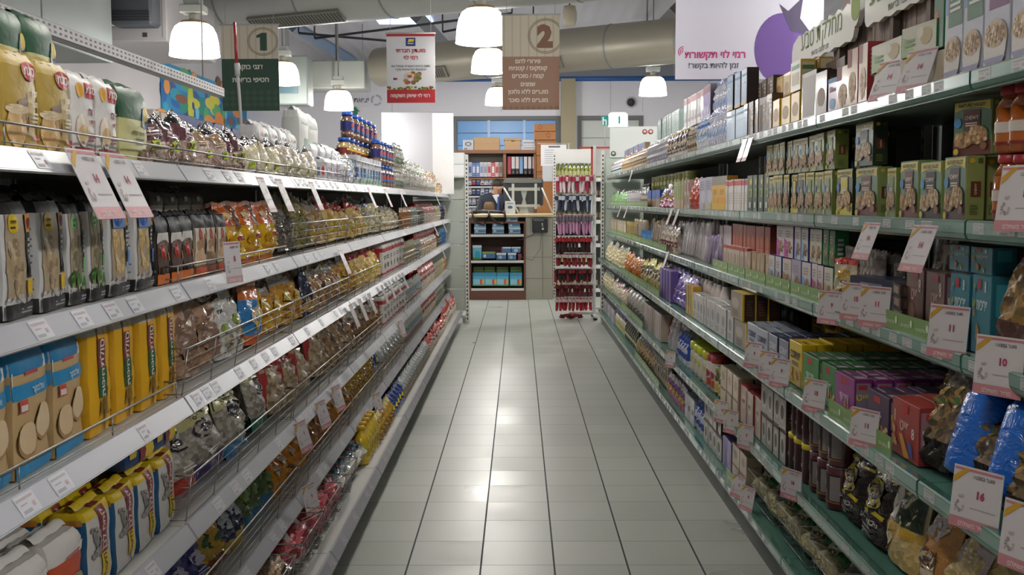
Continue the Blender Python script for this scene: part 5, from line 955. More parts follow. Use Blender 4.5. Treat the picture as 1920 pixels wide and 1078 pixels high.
# fourth shelf
brick('orange_flour','flour_bag','flour bag',.15,.095,.165,'c24e2a','dcd8d4','b84a28',tc=.72,f=[('r',0,.6,1,.74,'c24e2a'),('s',[(.3,.7),(.95,.72),(.95,.84),(.3,.74)],'e6e0dc'),('l',.4,.68,.9,.78,'b8707a',2),('t',.6,.46,.07,'eadcd4',heb('כפרית'),0,.5),('e',.5,.15,.32,.16,'d9c8b0'),('e',.78,.25,.2,.24,'a8946c'),('e',.25,.24,.1,.06,'e8dcd0')],s=[('r',0,.44,1,.56,'c24e2a')],foldc='e4e2de',seed=61,bul=.14)
brick('blue_flour','flour_bag','flour bag',.125,.085,.18,'d6d2d0','e0c01c','1d5f8e',tc=.9,f=[('r',.42,.4,.74,.98,'8a3038'),('t',.58,.7,.14,'eadcd4',heb('קמח לבן'),90,.5),('r',.44,.12,.76,.42,'e8c41c'),('t',.6,.27,.13,'3a3020',heb('חיטה'),90,.26),('s',[(.2,.62),(.24,.62),(.72,.02),(.68,.02)],'7a7674'),('g',.12,.45,.4,.78,['8d8986','a8a4a0'],26,.05),('s',[(.42,.12),(.52,.18),(.62,.12),(.5,.13)],'85817e')],s=[('r',.1,.86,.9,.93,'c98a3c'),('r',.3,.5,.75,.78,'a9b4ba'),('e',.55,.56,.2,.08,'1a1c20'),('r',.15,.18,.85,.34,'8f9aa0'),('r',.15,.33,.85,.36,'d8c43a'),('r',.2,.04,.8,.1,'8f9aa0')],t=[('r',.42,0,.7,1,'8a3038'),('r',.1,.2,.4,.6,'d8dce0')],foldc='e0c01c',seed=62)
brick('navy_yellow','flour_bag','flour bag',.11,.085,.13,'1c3f6e','e0c01c','1a3358',tc=.7,f=[('r',.6,0,1,1,'e2c21e'),('r',.42,0,.62,1,'8a3038'),('r',.46,.5,.6,.9,'dfe2e6'),('r',.1,.3,.3,.8,'c9a83c')],s=[('r',.2,.2,.5,.8,'c8843c'),('e',.7,.5,.2,.2,'d8c43a')],foldc='e0c01c',seed=63)
def khaki(key,band,seed):
    pillow(key,'legume_bag','legume bag',.15,.085,.215,FOOD('5c5650','a8a49a',85),FOIL('b9b47e',.22,.5),.66,FOIL(band,.2,.6),.16,[('r',.02,.68,.98,.9,'b9b47e'),('t',.5,.82,.07,'2c2a1c',heb('שעועית לבנה'),0,.8),('t',.5,.74,.05,'2c2a1c',heb('אורז בסמטי'),0,.7),('e',.45,.56,.2,.125,'26222e'),('e',.45,.56,.16,.1,'a8a098'),('e',.45,.56,.1,.06,'3a3444'),('l',.3,.2,.7,.27,'dcdacc',2)],seed=seed,wr=1.4)
khaki('khaki_red','b03a34',64); khaki('khaki_purple','4a3a78',65); khaki('khaki_blue','2a78b4',66); khaki('khaki_teal','2f7a70',67)
clearbag('redframe','legume_bag','legume bag',.15,.2,'6a5a48','b8a488',80,'a82a34',None,68,tv=.74,extra=[('s',[(0,.05),(.14,.02),(.14,.8),(0,.8)],'a82a34'),('s',[(.86,.02),(1,.05),(1,.8),(.86,.8)],'a82a34'),('l',.25,.8,.75,.88,'e8dcd8',2)])
clearbag('cocobag','noodle_bag','noodle bag',.12,.18,'5c4838','b89c7c',60,'9a8a78','a89070',69,extra=[('e',.7,.25,.12,.08,'d89a2a')])
clearbag('yellowdot','noodle_bag','noodle bag',.11,.17,'4a3428','9a7a58',60,'clear',None,70,extra=[('e',.5,.4,.16,.1,'d8a02a'),('e',.3,.7,.1,.06,'d8c03c')])
pillow('foilwhite','soup_pouch','pouch',.07,.05,.16,FOIL('c9c9c8',.15,.8),None,0,FOIL('b8948a'),.3,[('r',.2,.35,.8,.6,'9ab0c4')],seed=71)
# fifth and bottom shelves
pillow('indigo','coffee_bag','coffee bag',.14,.08,.19,FOIL('3a3a82',.2,.8),FOIL('2c2c66'),.8,None,0,[('e',.5,.5,.25,.13,'c9c4d8'),('l',.25,.2,.75,.34,'b0acd0',3)],seed=81,wr=1.5)
pillow('green_bag','rice_bag','rice bag',.14,.085,.2,FOIL('4a6a34',.2,.7),FOIL('2c4a24'),.82,FOIL('2f78a8'),.2,[('e',.5,.5,.28,.14,'7a9a4a'),('l',.3,.28,.7,.4,'d8dcc8',3)],seed=82,wr=1.5)
pillow('blue_dark','rice_bag','rice bag',.13,.085,.2,FOIL('22305c',.2,.7),None,0,FOIL('c9a42a'),.2,[('e',.5,.55,.3,.15,'c8ccd8'),('s',[(.1,.3),(.9,.42),(.9,.34),(.1,.22)],'2f7a4c')],seed=83,wr=1.5)
pillow('yellow_mix','rice_bag','rice bag',.13,.085,.19,FOIL('c9a02c',.2,.7),FOIL('6a3a4c'),.75,FOIL('8a4a2a'),.2,[('e',.5,.5,.26,.13,'3c6a3a'),('l',.3,.28,.7,.4,'e8dcc0',2)],seed=84,wr=1.5)
clearbag('orange_pasta','pasta_bag','pasta bag',.14,.2,'a8662c','dc9c4c',45,'clear','c8c8a0',85,'c8823c')
clearbag('brown_snack','noodle_bag','noodle bag',.12,.19,'6a3c24','b07848',50,'9a7a5a','c08a4a',86)
pillow('yellow_pack','pasta_bag','pasta bag',.12,.075,.19,FOIL('d8b44a'),FOIL('e0cc8a'),.8,None,0,[('e',.5,.6,.3,.13,'c9a02a'),('g',.2,.1,.8,.42,['c08a3c','e0bc5c','a86a2c'],30,.06),('r',.7,.2,.9,.5,'a84a2c')],seed=87)
pillow('silver_dome','foil_tub','foil tub',.11,.09,.14,FOIL('b4b8bc',.12,.6),FOIL('d0d4d8',.1,.7),.62,FOOD('8a6a4c','c9b08c',70),.3,[('r',.15,.34,.85,.55,'a9a090')],seed=88)
pillow('blue_yellow','legume_bag','legume bag',.12,.09,.2,FOIL('1f4aa8'),FOIL('1a3c90'),.72,FOIL('d8c02c'),.3,[('t',.5,.48,.16,'e8d02a','XO',0,.7),('e',.5,.2,.26,.1,'8a9ad0')],seed=89)
lathe_item('yellow_bottle','oil_bottle','bottle',[(.04,0),(.045,.01),(.045,.14),(.03,.17),(.016,.185),(.016,.2)],P('d8b81c',.15,1),[(.017,.195),(.02,.197),(.02,.22),(0,.221)],P('c8a010',.4),(.03,.12),P('e2cc4a',.4),[('r',.15,.2,.85,.7,'c8a418'),('l',.25,.3,.75,.6,'6a5a10',3)])
pillow('red_bag','legume_bag','legume bag',.11,.075,.17,FOIL('b83430'),FOIL('c8403a'),.75,FOOD('c8b8a4','e6dccc',70),.35,[('e',.5,.55,.28,.13,'e6d8d0'),('r',.2,.38,.8,.44,'f0e8e0')],seed=90)
pillow('whitered','bean_bag','bean bag',.15,.09,.2,FOOD('7a2a34','a84a50',55),FOOD('b8b0a8','e0dcd6',60),.6,FOIL('8a2834'),.2,[('s',[(.15,.34),(.6,.36),(.6,.56),(.15,.54)],'dedbd6')],seed=91,wr=1.6)
pillow('greybean','bean_bag','bean bag',.14,.09,.19,FOOD('3c4048','7a8088',60),CLEAR('c9d0d4',.5),.74,FOIL('d8d8d4'),.2,[('s',[(.2,.3),(.7,.3),(.7,.48),(.2,.48)],'5c8a90'),('e',.6,.45,.12,.07,'b8405a')],seed=92,wr=1.6)
pillow('brownbean','bean_bag','bean bag',.15,.09,.21,FOOD('6a5240','a89078',60),CLEAR('d0c8bc',.5),.76,FOIL('4a3a34'),.16,[('s',[(.4,.14),(.9,.16),(.9,.32),(.4,.3)],'d8d4cc'),('e',.4,.6,.1,.06,'b83a34')],seed=93,wr=1.6)
# ------------------------------------------------------------------ white shelving, stocked shelf by shelf (columns of the photo give the place along the run)
def Lr(*a,**k): run('L',*a,**k)
# top shelf
Lr(0,'gold',-190,0,'gold flour bag with picture',n=2); Lr(0,'gold',0,135,'gold flour bag with red emblem',n=2,jr=.03)
Lr(0,'gold',-150,60,'gold flour bag behind',n=3,rows=1,row0=1,set_back=.15)
Lr(0,'rice',-80,112,'green and pale yellow bag',n=3,row0=1,tier0=1,set_back=.16,z0=.115)
Lr(0,'white_card',70,165,'plain white carton',n=3,row0=1,set_back=.16,zs=1.15)
Lr(0,'chef',136,220,'white flour bag with red emblem',n=2,jr=.02)
Lr(0,'rice',224,281,'green topped pale yellow bag',n=1,jr=.02)
Lr(0,'lentil',286,382,'maroon bag with black top',n=3,lean=-.3,zs=1.12,fill=1); Lr(0,'lentil2',382,436,'brown bag with black top',n=2,lean=-.3,zs=1.1,fill=1); Lr(0,'lentil',436,472,'maroon bag with yellow sticker',n=2,lean=-.3,zs=1.05,fill=1)
Lr(0,'carton_pale',290,332,'cream small carton',n=3,row0=1,set_back=.19,zs=1.15); Lr(0,'carton_navy',332,450,'orange and blue small carton',n=7,row0=1,set_back=.19,zs=1.2)
Lr(0,'legume_gold',472,540,'gold labelled bean bag',n=3,lean=-.2,zs=1.15); Lr(0,'legume_purple',540,604,'purple labelled bean bag',n=4,lean=-.2,zs=1.15)
Lr(0,'white_pack',484,560,'white pack with red ribbon',n=4,row0=1,set_back=.17,zs=1.35); Lr(0,'white_tall',562,598,'tall white pack',n=2,row0=1,set_back=.17,zs=1.42)
Lr(0,'barcode_pack',585,640,'white pack with bar code',n=4,row0=1,set_back=.15,zs=1.4); Lr(0,'navy_box',600,655,'dark blue salt box',n=6,row0=2,set_back=.24,z0=.15); Lr(0,'white_pack',600,655,'white pack under the salt boxes',n=4,row0=2,set_back=.26,zs=.9)
Lr(0,'barcode_pack',612,655,'small white pack',n=4,zs=.8); Lr(0,'salt_bag',640,672,'clear salt bag',n=3,z0=.0,lean=-.1,zs=1.1)
Lr(0,'salt_carton',672,716,'blue and white salt carton',n=8); Lr(0,'jar_pale',656,712,'pale jar with blue lid',n=7,row0=1,set_back=.14,z0=.17); Lr(0,'salt_carton',656,712,'salt carton behind',n=8,row0=1,set_back=.13,zs=.97)
Lr(0,'jar',662,712,'brown jar with blue lid, behind',n=6,row0=1,set_back=.14,z0=.292)
Lr(0,'jar',716,743,'brown jar with blue lid',n=5,tiers=2)
Lr(0,'silver_green',743,758,'grey green pouch',n=5,tiers=2); Lr(0,'silver',757,818,'silver pouch',n=30,tiers=1,lean=-.1); Lr(0,'silver_green',757,800,'grey pouch stacked behind',n=18,row0=1,set_back=.12,z0=.12,lean=-.3); Lr(0,'nut_pouch',800,838,'red labelled nut pouch',n=14,tiers=1,lean=-.1,row0=1,set_back=.12,z0=.1); Lr(0,'nut_pouch',820,846,'small nut pouch',n=14,lean=-.1)
# second shelf
Lr(1,'pasta_y',-190,125,'black and white bag, yellow dot',n=4,jr=.02,rz=.1,fill=.9); Lr(1,'pasta_g',126,194,'black and white bag, green dot',n=2,jr=.02,rz=.06); Lr(1,'pasta_b',195,292,'black and white bag, blue dot',n=2,jr=.02,rz=.1,fill=.9)
Lr(1,'pasta_y',-190,120,'dark topped bag behind',n=4,row0=1,set_back=.135,zs=1.1)
Lr(1,'choc',293,362,'dark bag with cherry picture',n=3,jr=.02); Lr(1,'cream',363,426,'cream pictured bag, black top',n=3,jr=.02)
Lr(1,'whitelabel',280,385,'dark bag with white label',n=4,row0=1,set_back=.14,z0=.1,zs=.9); Lr(1,'choc',280,420,'dark bag in the second row',n=5,row0=1,set_back=.125,zs=.6)
Lr(1,'yellow_pasta',428,528,'yellow and orange pasta bag',n=3); Lr(1,'yellow_pasta',400,480,'yellow pasta bag behind',n=2,row0=1,set_back=.17)
Lr(1,'herb_dark',532,562,'dark green noodle bag',n=2,lean=-.25); Lr(1,'herb',556,592,'tall dark herb noodle bag',n=3,lean=-.3,zs=1.15); Lr(1,'twist',586,622,'brown twisted noodle bag',n=4,lean=-.25); 
Lr(1,'redtop',622,690,'red topped noodle bag',n=8,lean=-.28); Lr(1,'bluetop',688,722,'grey blue topped noodle bag',n=5,lean=-.3); Lr(1,'shellpasta',722,752,'grey shell pasta bag',n=6,lean=-.25)
Lr(1,'herb_dark',535,720,'noodle bag behind',n=16,row0=1,set_back=.15,zs=1.1,lean=-.2)
Lr(1,'thin_orange',752,770,'orange soup pouch',n=11); Lr(1,'thin_silver',770,783,'silver soup pouch',n=10); Lr(1,'thin_black',783,794,'dark soup pouch',n=10); Lr(1,'redcap',794,817,'red topped tub',n=12,zs=1.05); Lr(1,'redcap',780,812,'red topped tub behind',n=12,row0=1,set_back=.13,zs=1.25); Lr(1,'thin_cream',817,826,'cream soup pouch',n=11); Lr(1,'thin_navy',826,834,'navy soup pouch',n=10,zs=1.1); Lr(1,'thin_cream',834,847,'pale soup pouch',n=16)
# third shelf
Lr(2,'potato',-190,165,'blue and white flour bag',n=4,rows=2,jr=.03,rz=.05,fill=.93); Lr(2,'semolina',166,336,'yellow semolina bag',n=4,rows=3,jr=.02,zs=.94,rz=.06,fill=.92)
Lr(2,'brownpic',340,430,'clear bag, brown picture',n=2,lean=-.15,zs=1.12); Lr(2,'no_bag',428,466,'white seed bag',n=2,lean=-.1); Lr(2,'orange_blue',466,500,'orange and blue rice bag',n=1,lean=-.05)
Lr(2,'brownpic',350,480,'brown bag behind',n=4,row0=1,set_back=.16,zs=1.05,lean=-.1)
Lr(2,'yellowpasta',502,575,'yellow brown pasta bag',n=4,lean=-.3); Lr(2,'navy_strip',576,590,'navy pasta bag',n=2,lean=-.05); Lr(2,'brownpasta',590,640,'brown pasta bag',n=4,lean=-.25); Lr(2,'yellowpasta',640,675,'pale yellow pasta bag',n=4,lean=-.3); Lr(2,'redtop',675,718,'red topped noodle bag',n=6,lean=-.25)
Lr(2,'brownpasta',505,715,'pasta bag behind',n=16,row0=1,set_back=.15,zs=1.1,lean=-.2)
Lr(2,'redwhite',718,758,'red and white sugar pack',n=7,rows=2,zs=1.1); Lr(2,'thin_cream',758,778,'cream soup pouch',n=15,zs=1.1); Lr(2,'thin_silver',778,790,'silver soup pouch',n=11); Lr(2,'redcap',778,818,'red topped tub',n=20,row0=1,set_back=.12,zs=1.35); Lr(2,'nut_pouch',790,820,'brown nut pouch',n=14); Lr(2,'thin_black',820,827,'dark soup pouch',n=8); Lr(2,'thin_blue',827,836,'blue soup pouch',n=12,zs=1.15); Lr(2,'thin_white',836,848,'white soup pouch',n=14)
# fourth shelf
Lr(3,'orange_flour',-190,155,'orange and white flour bag',n=4,rows=2,jr=.06); Lr(3,'blue_flour',158,333,'blue, white and yellow flour bag',n=4,rows=2,jr=.04,rz=.06,fill=.92)
Lr(3,'navy_yellow',236,333,'navy and yellow flour bag on top',n=2,tier0=1,z0=.2,zs=.58,set_back=.06); Lr(3,'navy_yellow',170,333,'navy and yellow flour bag',n=4,row0=1,set_back=.13,z0=.184,zs=.68); 
Lr(3,'khaki_red',334,392,'khaki labelled bag, red base',n=1,zs=1.05,lean=-.3); Lr(3,'khaki_purple',388,440,'khaki labelled bag, purple base',n=1,zs=1.08,lean=-.3); Lr(3,'khaki_blue',438,484,'khaki labelled bag, blue base',n=1,lean=-.3,zs=1.08); Lr(3,'khaki_teal',482,522,'khaki labelled bag, teal base',n=1,lean=-.3,zs=1.05); Lr(3,'khaki_teal',345,500,'khaki labelled bag behind',n=5,row0=1,set_back=.16,lean=-.1)
Lr(3,'redframe',520,616,'red framed legume bag',n=4,zs=1.1,lean=-.3); Lr(3,'cocobag',614,672,'pale brown noodle bag',n=6,lean=-.3); Lr(3,'yellowdot',672,718,'brown bag, yellow dots',n=7,lean=-.25); Lr(3,'redframe',530,700,'legume bag behind',n=12,row0=1,set_back=.15,lean=-.2)
Lr(3,'redwhite',718,762,'red and white sugar pack',n=8,rows=2,zs=1.0); Lr(3,'foilwhite',762,792,'white foil pouch',n=13,zs=1.1); Lr(3,'red_bag',790,816,'red topped bag',n=10,rows=2,zs=1.1); Lr(3,'thin_cream',816,832,'cream soup pouch',n=19); Lr(3,'thin_orange',832,849,'orange soup pouch',n=20)
# fifth shelf
Lr(4,'indigo',280,400,'indigo coffee bag',n=4,lean=-.35); Lr(4,'yellow_mix',398,430,'yellow and purple rice bag',n=2,lean=-.3); Lr(4,'blue_dark',428,468,'dark blue rice bag',n=2,lean=-.3); Lr(4,'green_bag',466,522,'green and blue rice bag',n=3,lean=-.35); Lr(4,'yellow_mix',300,520,'mixed rice bag behind',n=9,row0=1,set_back=.16,lean=-.15)
Lr(4,'orange_pasta',522,580,'orange pasta bag',n=4,lean=-.3); Lr(4,'brown_snack',578,632,'brown snack noodle bag',n=5,lean=-.3); Lr(4,'orange_pasta',632,660,'pale orange pasta bag',n=3,lean=-.3); Lr(4,'yellow_pack',658,705,'yellow pasta pack',n=6,lean=-.3); Lr(4,'blue_yellow',703,716,'blue and yellow bag',n=2,lean=-.2); Lr(4,'brown_snack',530,700,'noodle bag behind',n=12,row0=1,set_back=.16,lean=-.15)
Lr(4,'silver_dome',716,760,'white and brown foil tub',n=9,zs=1.25); Lr(4,'foilwhite',760,792,'white foil pouch',n=14,zs=1.2); Lr(4,'red_bag',788,818,'red and clear bag',n=13,zs=1.1); Lr(4,'silver_dome',716,790,'foil tub behind',n=18,row0=1,set_back=.14,zs=1.3); Lr(4,'thin_silver',818,832,'silver soup pouch',n=18); Lr(4,'thin_black',832,850,'dark soup pouch',n=22)
# bottom shelf
Lr(5,'brownbean',430,560,'brown bean bag, white sticker',n=4,lean=-1.05,set_back=.05,z0=.012,zs=.85); Lr(5,'whitered',560,650,'white and dark red bean bag',n=5,lean=-1.05,set_back=.05,z0=.012,zs=.85,jr=.2); Lr(5,'greybean',648,690,'grey bean bag, white base',n=4,lean=-1.05,set_back=.05,z0=.012,zs=.85,jr=.2)
Lr(5,'yellow_bottle',690,712,'yellow bottle',n=5,zs=.9); Lr(5,'yellow_pack',712,738,'yellow pasta pack',n=6,zs=.9,ds=1.1); Lr(5,'blue_yellow',738,758,'blue and yellow bag',n=5,rows=2,zs=.8); Lr(5,'silver_dome',758,806,'silver foil tub',n=17,rows=2,zs=1.15); Lr(5,'red_bag',806,838,'red topped bean bag',n=16,rows=2,lean=-.1,zs=.85); Lr(5,'red_bag',838,858,'dark red bag',n=18,lean=-.2,zs=1.15)
for i,px in enumerate((452,506,567,610,649)):
    y=y_at(px,-.74,.2); o=obj('wire_basket',basket_mesh(.36 if i<4 else .3,.3,.17),None,(-.775,y,.168)); tag(o,'open wire basket of bean bags, '+ORD[i]+' from the near end of the bottom white shelf','basket','wire baskets on the bottom white shelf')
# ------------------------------------------------------------------ goods of the green shelving
def Rr(*a,**k): run('R',*a,**k)
def granola(key,c_,c2):
    carton(key,'granola_box','cereal box',.118,.07,.285,'c3c4d2','b9bccb','d0d0d8',f=[('r',.0,.62,.2,1,'8f9cc8'),('r',.2,.5,.98,.86,c_),('r',.42,.82,.76,1,c2),('e',.59,.9,.1,.05,'e8c08a'),('l',.3,.62,.9,.72,'d9dcd4',2),('r',.34,.74,.86,.77,'e2e4de'),('e',.5,.24,.47,.17,'c9b59a'),('e',.5,.17,.44,.14,'d8d2cc'),('e',.5,.28,.42,.1,'c0a27c'),('g',.16,.22,.84,.36,['d8bf98','a8835a','e6d6b8','8c6844'],40,.045),('s',[(.06,.1),(.94,.1),(.75,.02),(.25,.02)],'8a84a8')],s=[('r',.1,.55,.9,.86,c_),('l',.15,.1,.85,.5,'8f90a0',12)])
granola('granola_green','4d7a5c','a83a34'); granola('granola_purple','7a3f74','6a2f5c')
carton('lying_green','snack_box','snack box',.25,.1,.085,'dcdcc8','2c7a44','cfd8c0',f=[('s',[(.02,.02),(.45,.02),(.2,.6),(.02,.7)],'b9cca0'),('e',.72,.55,.16,.28,'c4b48a'),('e',.55,.7,.1,.18,'e8e4d4'),('l',.12,.3,.4,.6,'8fae7c',2)],s=[('r',0,0,1,1,'2c7a44'),('e',.5,.35,.18,.2,'d8742c')])
carton('lying_lime','snack_box','snack box',.2,.1,.09,'a3b86a','8fa65a','b4c67c',f=[('e',.45,.62,.14,.25,'4d7a34'),('l',.2,.15,.75,.35,'4c6434',2),('r',.6,.3,.95,.8,'c4d49a')],s=[('r',.1,.2,.9,.8,'d2dcb4')])
carton('lying_cream','snack_box','snack box',.24,.1,.1,'d8c9b0','d0bfb0','e0d4c4',f=[('e',.55,.5,.25,.3,'e6dcc8'),('e',.3,.5,.16,.25,'c8a878'),('l',.1,.1,.5,.3,'b8625c',2)],s=[('r',.1,.1,.9,.9,'c9b4a8')])
carton('dark_green_box','snack_box','snack box',.1,.08,.15,'1f6a3c','25784a','2c8450',f=[('e',.3,.5,.2,.2,'c8602c')],s=[('e',.5,.5,.25,.2,'a8522c')])
def ktea(key,kind,w,d,h,front,side,top,f=(),s=()): carton(key,kind,'box',w,d,h,front,side,top,f=f,s=s)
ktea('red_tan','cracker_box',.12,.06,.2,'c8a88a','a8303a','c06a5c',[('r',0,.7,.4,1,'8c2f34'),('e',.5,.4,.36,.22,'d8bc94'),('g',.2,.15,.8,.5,['c49a6a','a87848','e2c8a0'],20,.07)],[('l',.15,.45,.85,.9,'d8b0a8',7)])
ktea('slim','cracker_box',.06,.05,.13,'9a6aa8','8a5c98','6aa0d8',[('t',.5,.7,.14,'7a2c5c','Slim',0,.8),('e',.5,.3,.34,.15,'6ab0dc'),('r',0,.88,1,1,'3f8fd0')],[('l',.2,.2,.8,.7,'c8b0d0',5)])
ktea('black_cream','cracker_box',.12,.06,.19,'8d8780','2c2624','6a625c',[('r',.1,.1,.9,.9,'a8a39c')],[('r',.12,.5,.88,.9,'d3c6a0'),('r',.12,.1,.88,.48,'cbbd94'),('l',.2,.15,.8,.85,'9a8e6c',9)])
ktea('yellow_cream','cracker_box',.095,.055,.17,'c9a23c','d8a81c','e0b428',[('r',.05,.3,.95,.9,'d8c08a'),('e',.5,.5,.3,.2,'a87c44')],[('r',.1,.5,.9,.94,'ddd0b0'),('r',.1,.12,.9,.46,'d6c69c')])
ktea('yellow_box','cracker_box',.085,.055,.16,'d9b02c','e0b41c','d8a820',[('e',.5,.5,.36,.22,'a8803c')],[('r',.12,.5,.88,.92,'e0c030'),('r',.1,.3,.9,.34,'a87820')])
ktea('brown_box','cracker_box',.09,.055,.17,'5c4638','3c2e28','6a5444',[('e',.5,.45,.34,.2,'8a6a4c')],[('r',.1,.2,.9,.9,'57443a'),('l',.2,.25,.8,.85,'8a7460',7)])
ktea('green_white','cracker_box',.09,.06,.16,'cfd0c4','d8b84c','e0c860',[('r',.1,.72,.9,.86,'3f8a4c'),('r',.15,.2,.85,.6,'c8bca4')],[('r',.1,.2,.9,.9,'dccfae'),('r',.1,.66,.9,.8,'4d7a44')])
carton('brown_silver','coffee_pack','coffee box',.07,.05,.17,'8f827c','4f3d33','6a564a',f=[('r',.1,.1,.5,.8,'5a4034'),('e',.7,.4,.2,.1,'b8a08c'),('l',.55,.6,.92,.9,'d8d0c8',3)],s=[('l',.35,.2,.65,.8,'b0a08c',9)])
ktea('blue_tan','rusk_box',.07,.06,.21,'7ea2c4','3a2c2a','8a6a54',[('r',0,0,1,.1,'c9b48c'),('l',.15,.6,.85,.66,'dfe6ee',1),('r',.1,.8,.9,.86,'6a8fb4')],[('r',.1,.1,.9,.9,'332624')])
pillow('whiteblue','wafer_pack','pack',.055,.045,.21,FOIL('c4c6d8',.15,.6),FOIL('8f98c8',.15,.6),.86,None,0,[('r',.1,.3,.9,.5,'9ab0d8'),('l',.2,.55,.8,.75,'7a80b0',3)],seed=103)
pillow('blue_white','wafer_pack','pack',.06,.05,.2,FOIL('aac0dc',.15,.6),None,0,FOIL('d0d4de'),.3,[('e',.5,.55,.3,.12,'e6e8ee'),('r',.2,.7,.8,.78,'3f5fae')],seed=104)
pillow('maroon_gold','biscuit_pack','pack',.07,.06,.2,FOIL('4a2830',.15,.6),FOIL('b0902c',.15),.86,FOIL('d0c8bc'),.2,[('e',.5,.5,.2,.16,'d9c9b0'),('r',.1,.22,.9,.3,'c8b8a8')],seed=105)
pillow('brown_biscuit','biscuit_pack','pack',.07,.05,.18,FOIL('b8aa96'),None,0,None,0,[('r',.1,.1,.5,.9,'8c8478'),('e',.7,.6,.16,.1,'6a4a34'),('e',.72,.3,.16,.1,'7a5a40')],seed=106)
ktea('wrb','cracker_box',.085,.055,.2,'e0dcdc','26222a','3c363c',[('r',.1,.78,.9,.96,'c0383f'),('e',.5,.4,.3,.14,'e8e4e4'),('r',.15,.2,.85,.3,'c8a0b0'),('r',.94,0,1,1,'26222a'),('r',0,0,.06,1,'26222a')])
ktea('purple_box','cracker_box',.085,.055,.2,'7a62b4','2c2838','4a3f6a',[('r',.1,.78,.9,.96,'a84c5c'),('e',.5,.3,.3,.14,'c8bce0')])
ktea('green_tall','tea_box',.075,.055,.24,'2d7a62','bcd0c8','c0d0cc',[('e',.5,.88,.3,.05,'d8e4dc'),('l',.2,.4,.8,.7,'7fb09c',4),('r',.1,.08,.9,.18,'225c4a')],[('r',.1,.1,.9,.9,'a8c4ba')])
pillow('white_pouch','wafer_pack','pack',.055,.045,.19,FOIL('cfcdd4',.15,.6),None,0,None,0,[('r',.1,.1,.9,.3,'b0a8c0'),('l',.2,.5,.8,.8,'9a94a8',4)],seed=107)
pillow('cream_pouch','biscuit_pack','pack',.06,.05,.17,FOIL('cdbfa4',.18,.6),FOIL('a87a4c'),.84,None,0,[('r',.3,.1,.7,.7,'b89c74'),('l',.1,.3,.9,.5,'e6dcc8',2)],seed=108)
pillow('pale_blue','wafer_pack','pack',.06,.05,.16,FOIL('cfe0e4',.2,.5),None,0,None,0,[('e',.5,.8,.16,.06,'b8504c'),('r',.15,.3,.85,.36,'2c2c30')],seed=109)
ktea('poster_box','gift_box',.35,.05,.2,'4a62a0','b89a6c','c4a878',[('e',.7,.4,.3,.34,'e2e4ea'),('e',.62,.5,.03,.04,'2a2a2e'),('e',.76,.5,.03,.04,'2a2a2e')])
# second shelf
def oat(key,base,panel,txt,sub,bar,edge,w=.145,d=.048,h=.158):
    carton(key,'cereal_bar_box','cereal bar box',w,d,h,base,edge,edge,f=[('r',0,.0,1,.26,panel),('s',[(.03,.97),(.97,.97),(.97,.8),(.75,.85),(.5,.87),(.25,.85),(.03,.8)],'d9c45a'),('t',.5,.91,.062,'3c4a22','NATURE VALLEY',0,.86),('r',.28,.46,.72,.82,panel),('t',.5,.68,.085,'ece2d4',txt,0,.38),('l',.34,.52,.66,.6,'e2d6c8',2),('e',.13,.6,.1,.09,'3f8ac4'),('e',.3,.28,.25,.15,bar),('e',.68,.36,.26,.17,bar),('g',.1,.18,.5,.4,[bar,'d8b88a','8a6440','c49c68'],30,.04),('g',.45,.22,.93,.5,[bar,'d8b88a','8a6440','c49c68'],36,.042),('e',.12,.07,.07,.06,'d8c040'),('e',.85,.16,.09,.07,'8a5c34')],
      s=[('r',.25,.36,.78,.6,'6a3a24'),('t',.5,.48,.1,'e0d2b4','CHEWY',90,.18),('e',.3,.92,.14,.04,'d8b83c'),('r',.6,.88,.85,.96,'4c5430'),('l',.2,.08,.8,.25,'6f7a44',4)],t=[('r',.1,.2,.6,.8,'6f7a44')])
oat('bar_brown','4f7a5c','6a3228','CHEWY','', 'b0885c','8a9a5c'); oat('bar_dark','5a8464','3a2c30','CHEWY','','d8c09c','8a9a5c'); oat('bar_tan','5a7a68','52403c','CHEWY','','a88a68','8f9a5c')
oat('bar_lemon','2c3c2c','d8c84c','','','d8b07c','24301f',.12); oat('bar_grey','7a8480','5c6460','','','b8a894','2c3c2a',.12); oat('bar_light','a9b28a','8a9a6a','','','c8ac8a','7f9048',.1); oat('bar_pale','b4b8a0','9aa07c','','','b08e74','1e2c1e',.1)
carton('green_yellow','tea_box','tea box',.1,.06,.165,'1f4a30','1c4028','24503a',f=[('e',.7,.82,.16,.1,'d8c83c'),('r',.45,.4,.9,.62,'b8b83c'),('e',.6,.5,.14,.1,'3f6a2c'),('r',.4,.1,.8,.26,'c8d0cc')],s=[('r',.2,.3,.8,.5,'b8a83c'),('r',.2,.0,.6,.3,'2a5fae')])
carton('white_red_tea','tea_box','tea box',.06,.05,.16,'dcd8d4','cfcac6','e2dedb',f=[('r',0,.8,1,.96,'b8343c'),('l',.2,.2,.8,.6,'b8b0ac',5)],s=[('r',.1,.2,.9,.6,'b0aca8')])
carton('yellow_tall','tea_box','tea box',.14,.06,.19,'e0b02c','c8962c','a8a49a',f=[('r',0,.74,1,1,'8f8c84'),('l',.2,.45,.8,.62,'a87c14',3),('r',.15,.2,.85,.36,'d89c1c')])
carton('lilac_box','tea_box','tea box',.14,.06,.19,'b4b4c8','9c9cb4','a8a8b8',f=[('e',.6,.4,.3,.2,'c9cad6'),('e',.75,.1,.14,.1,'b8a83c'),('l',.1,.6,.9,.9,'8a8aa4',4)])
pillow('red_tea','biscuit_pack','pack',.12,.06,.19,FOIL('b8382a'),FOIL('a83024'),.8,None,0,[('e',.5,.4,.3,.1,'d8623c')],seed=111)
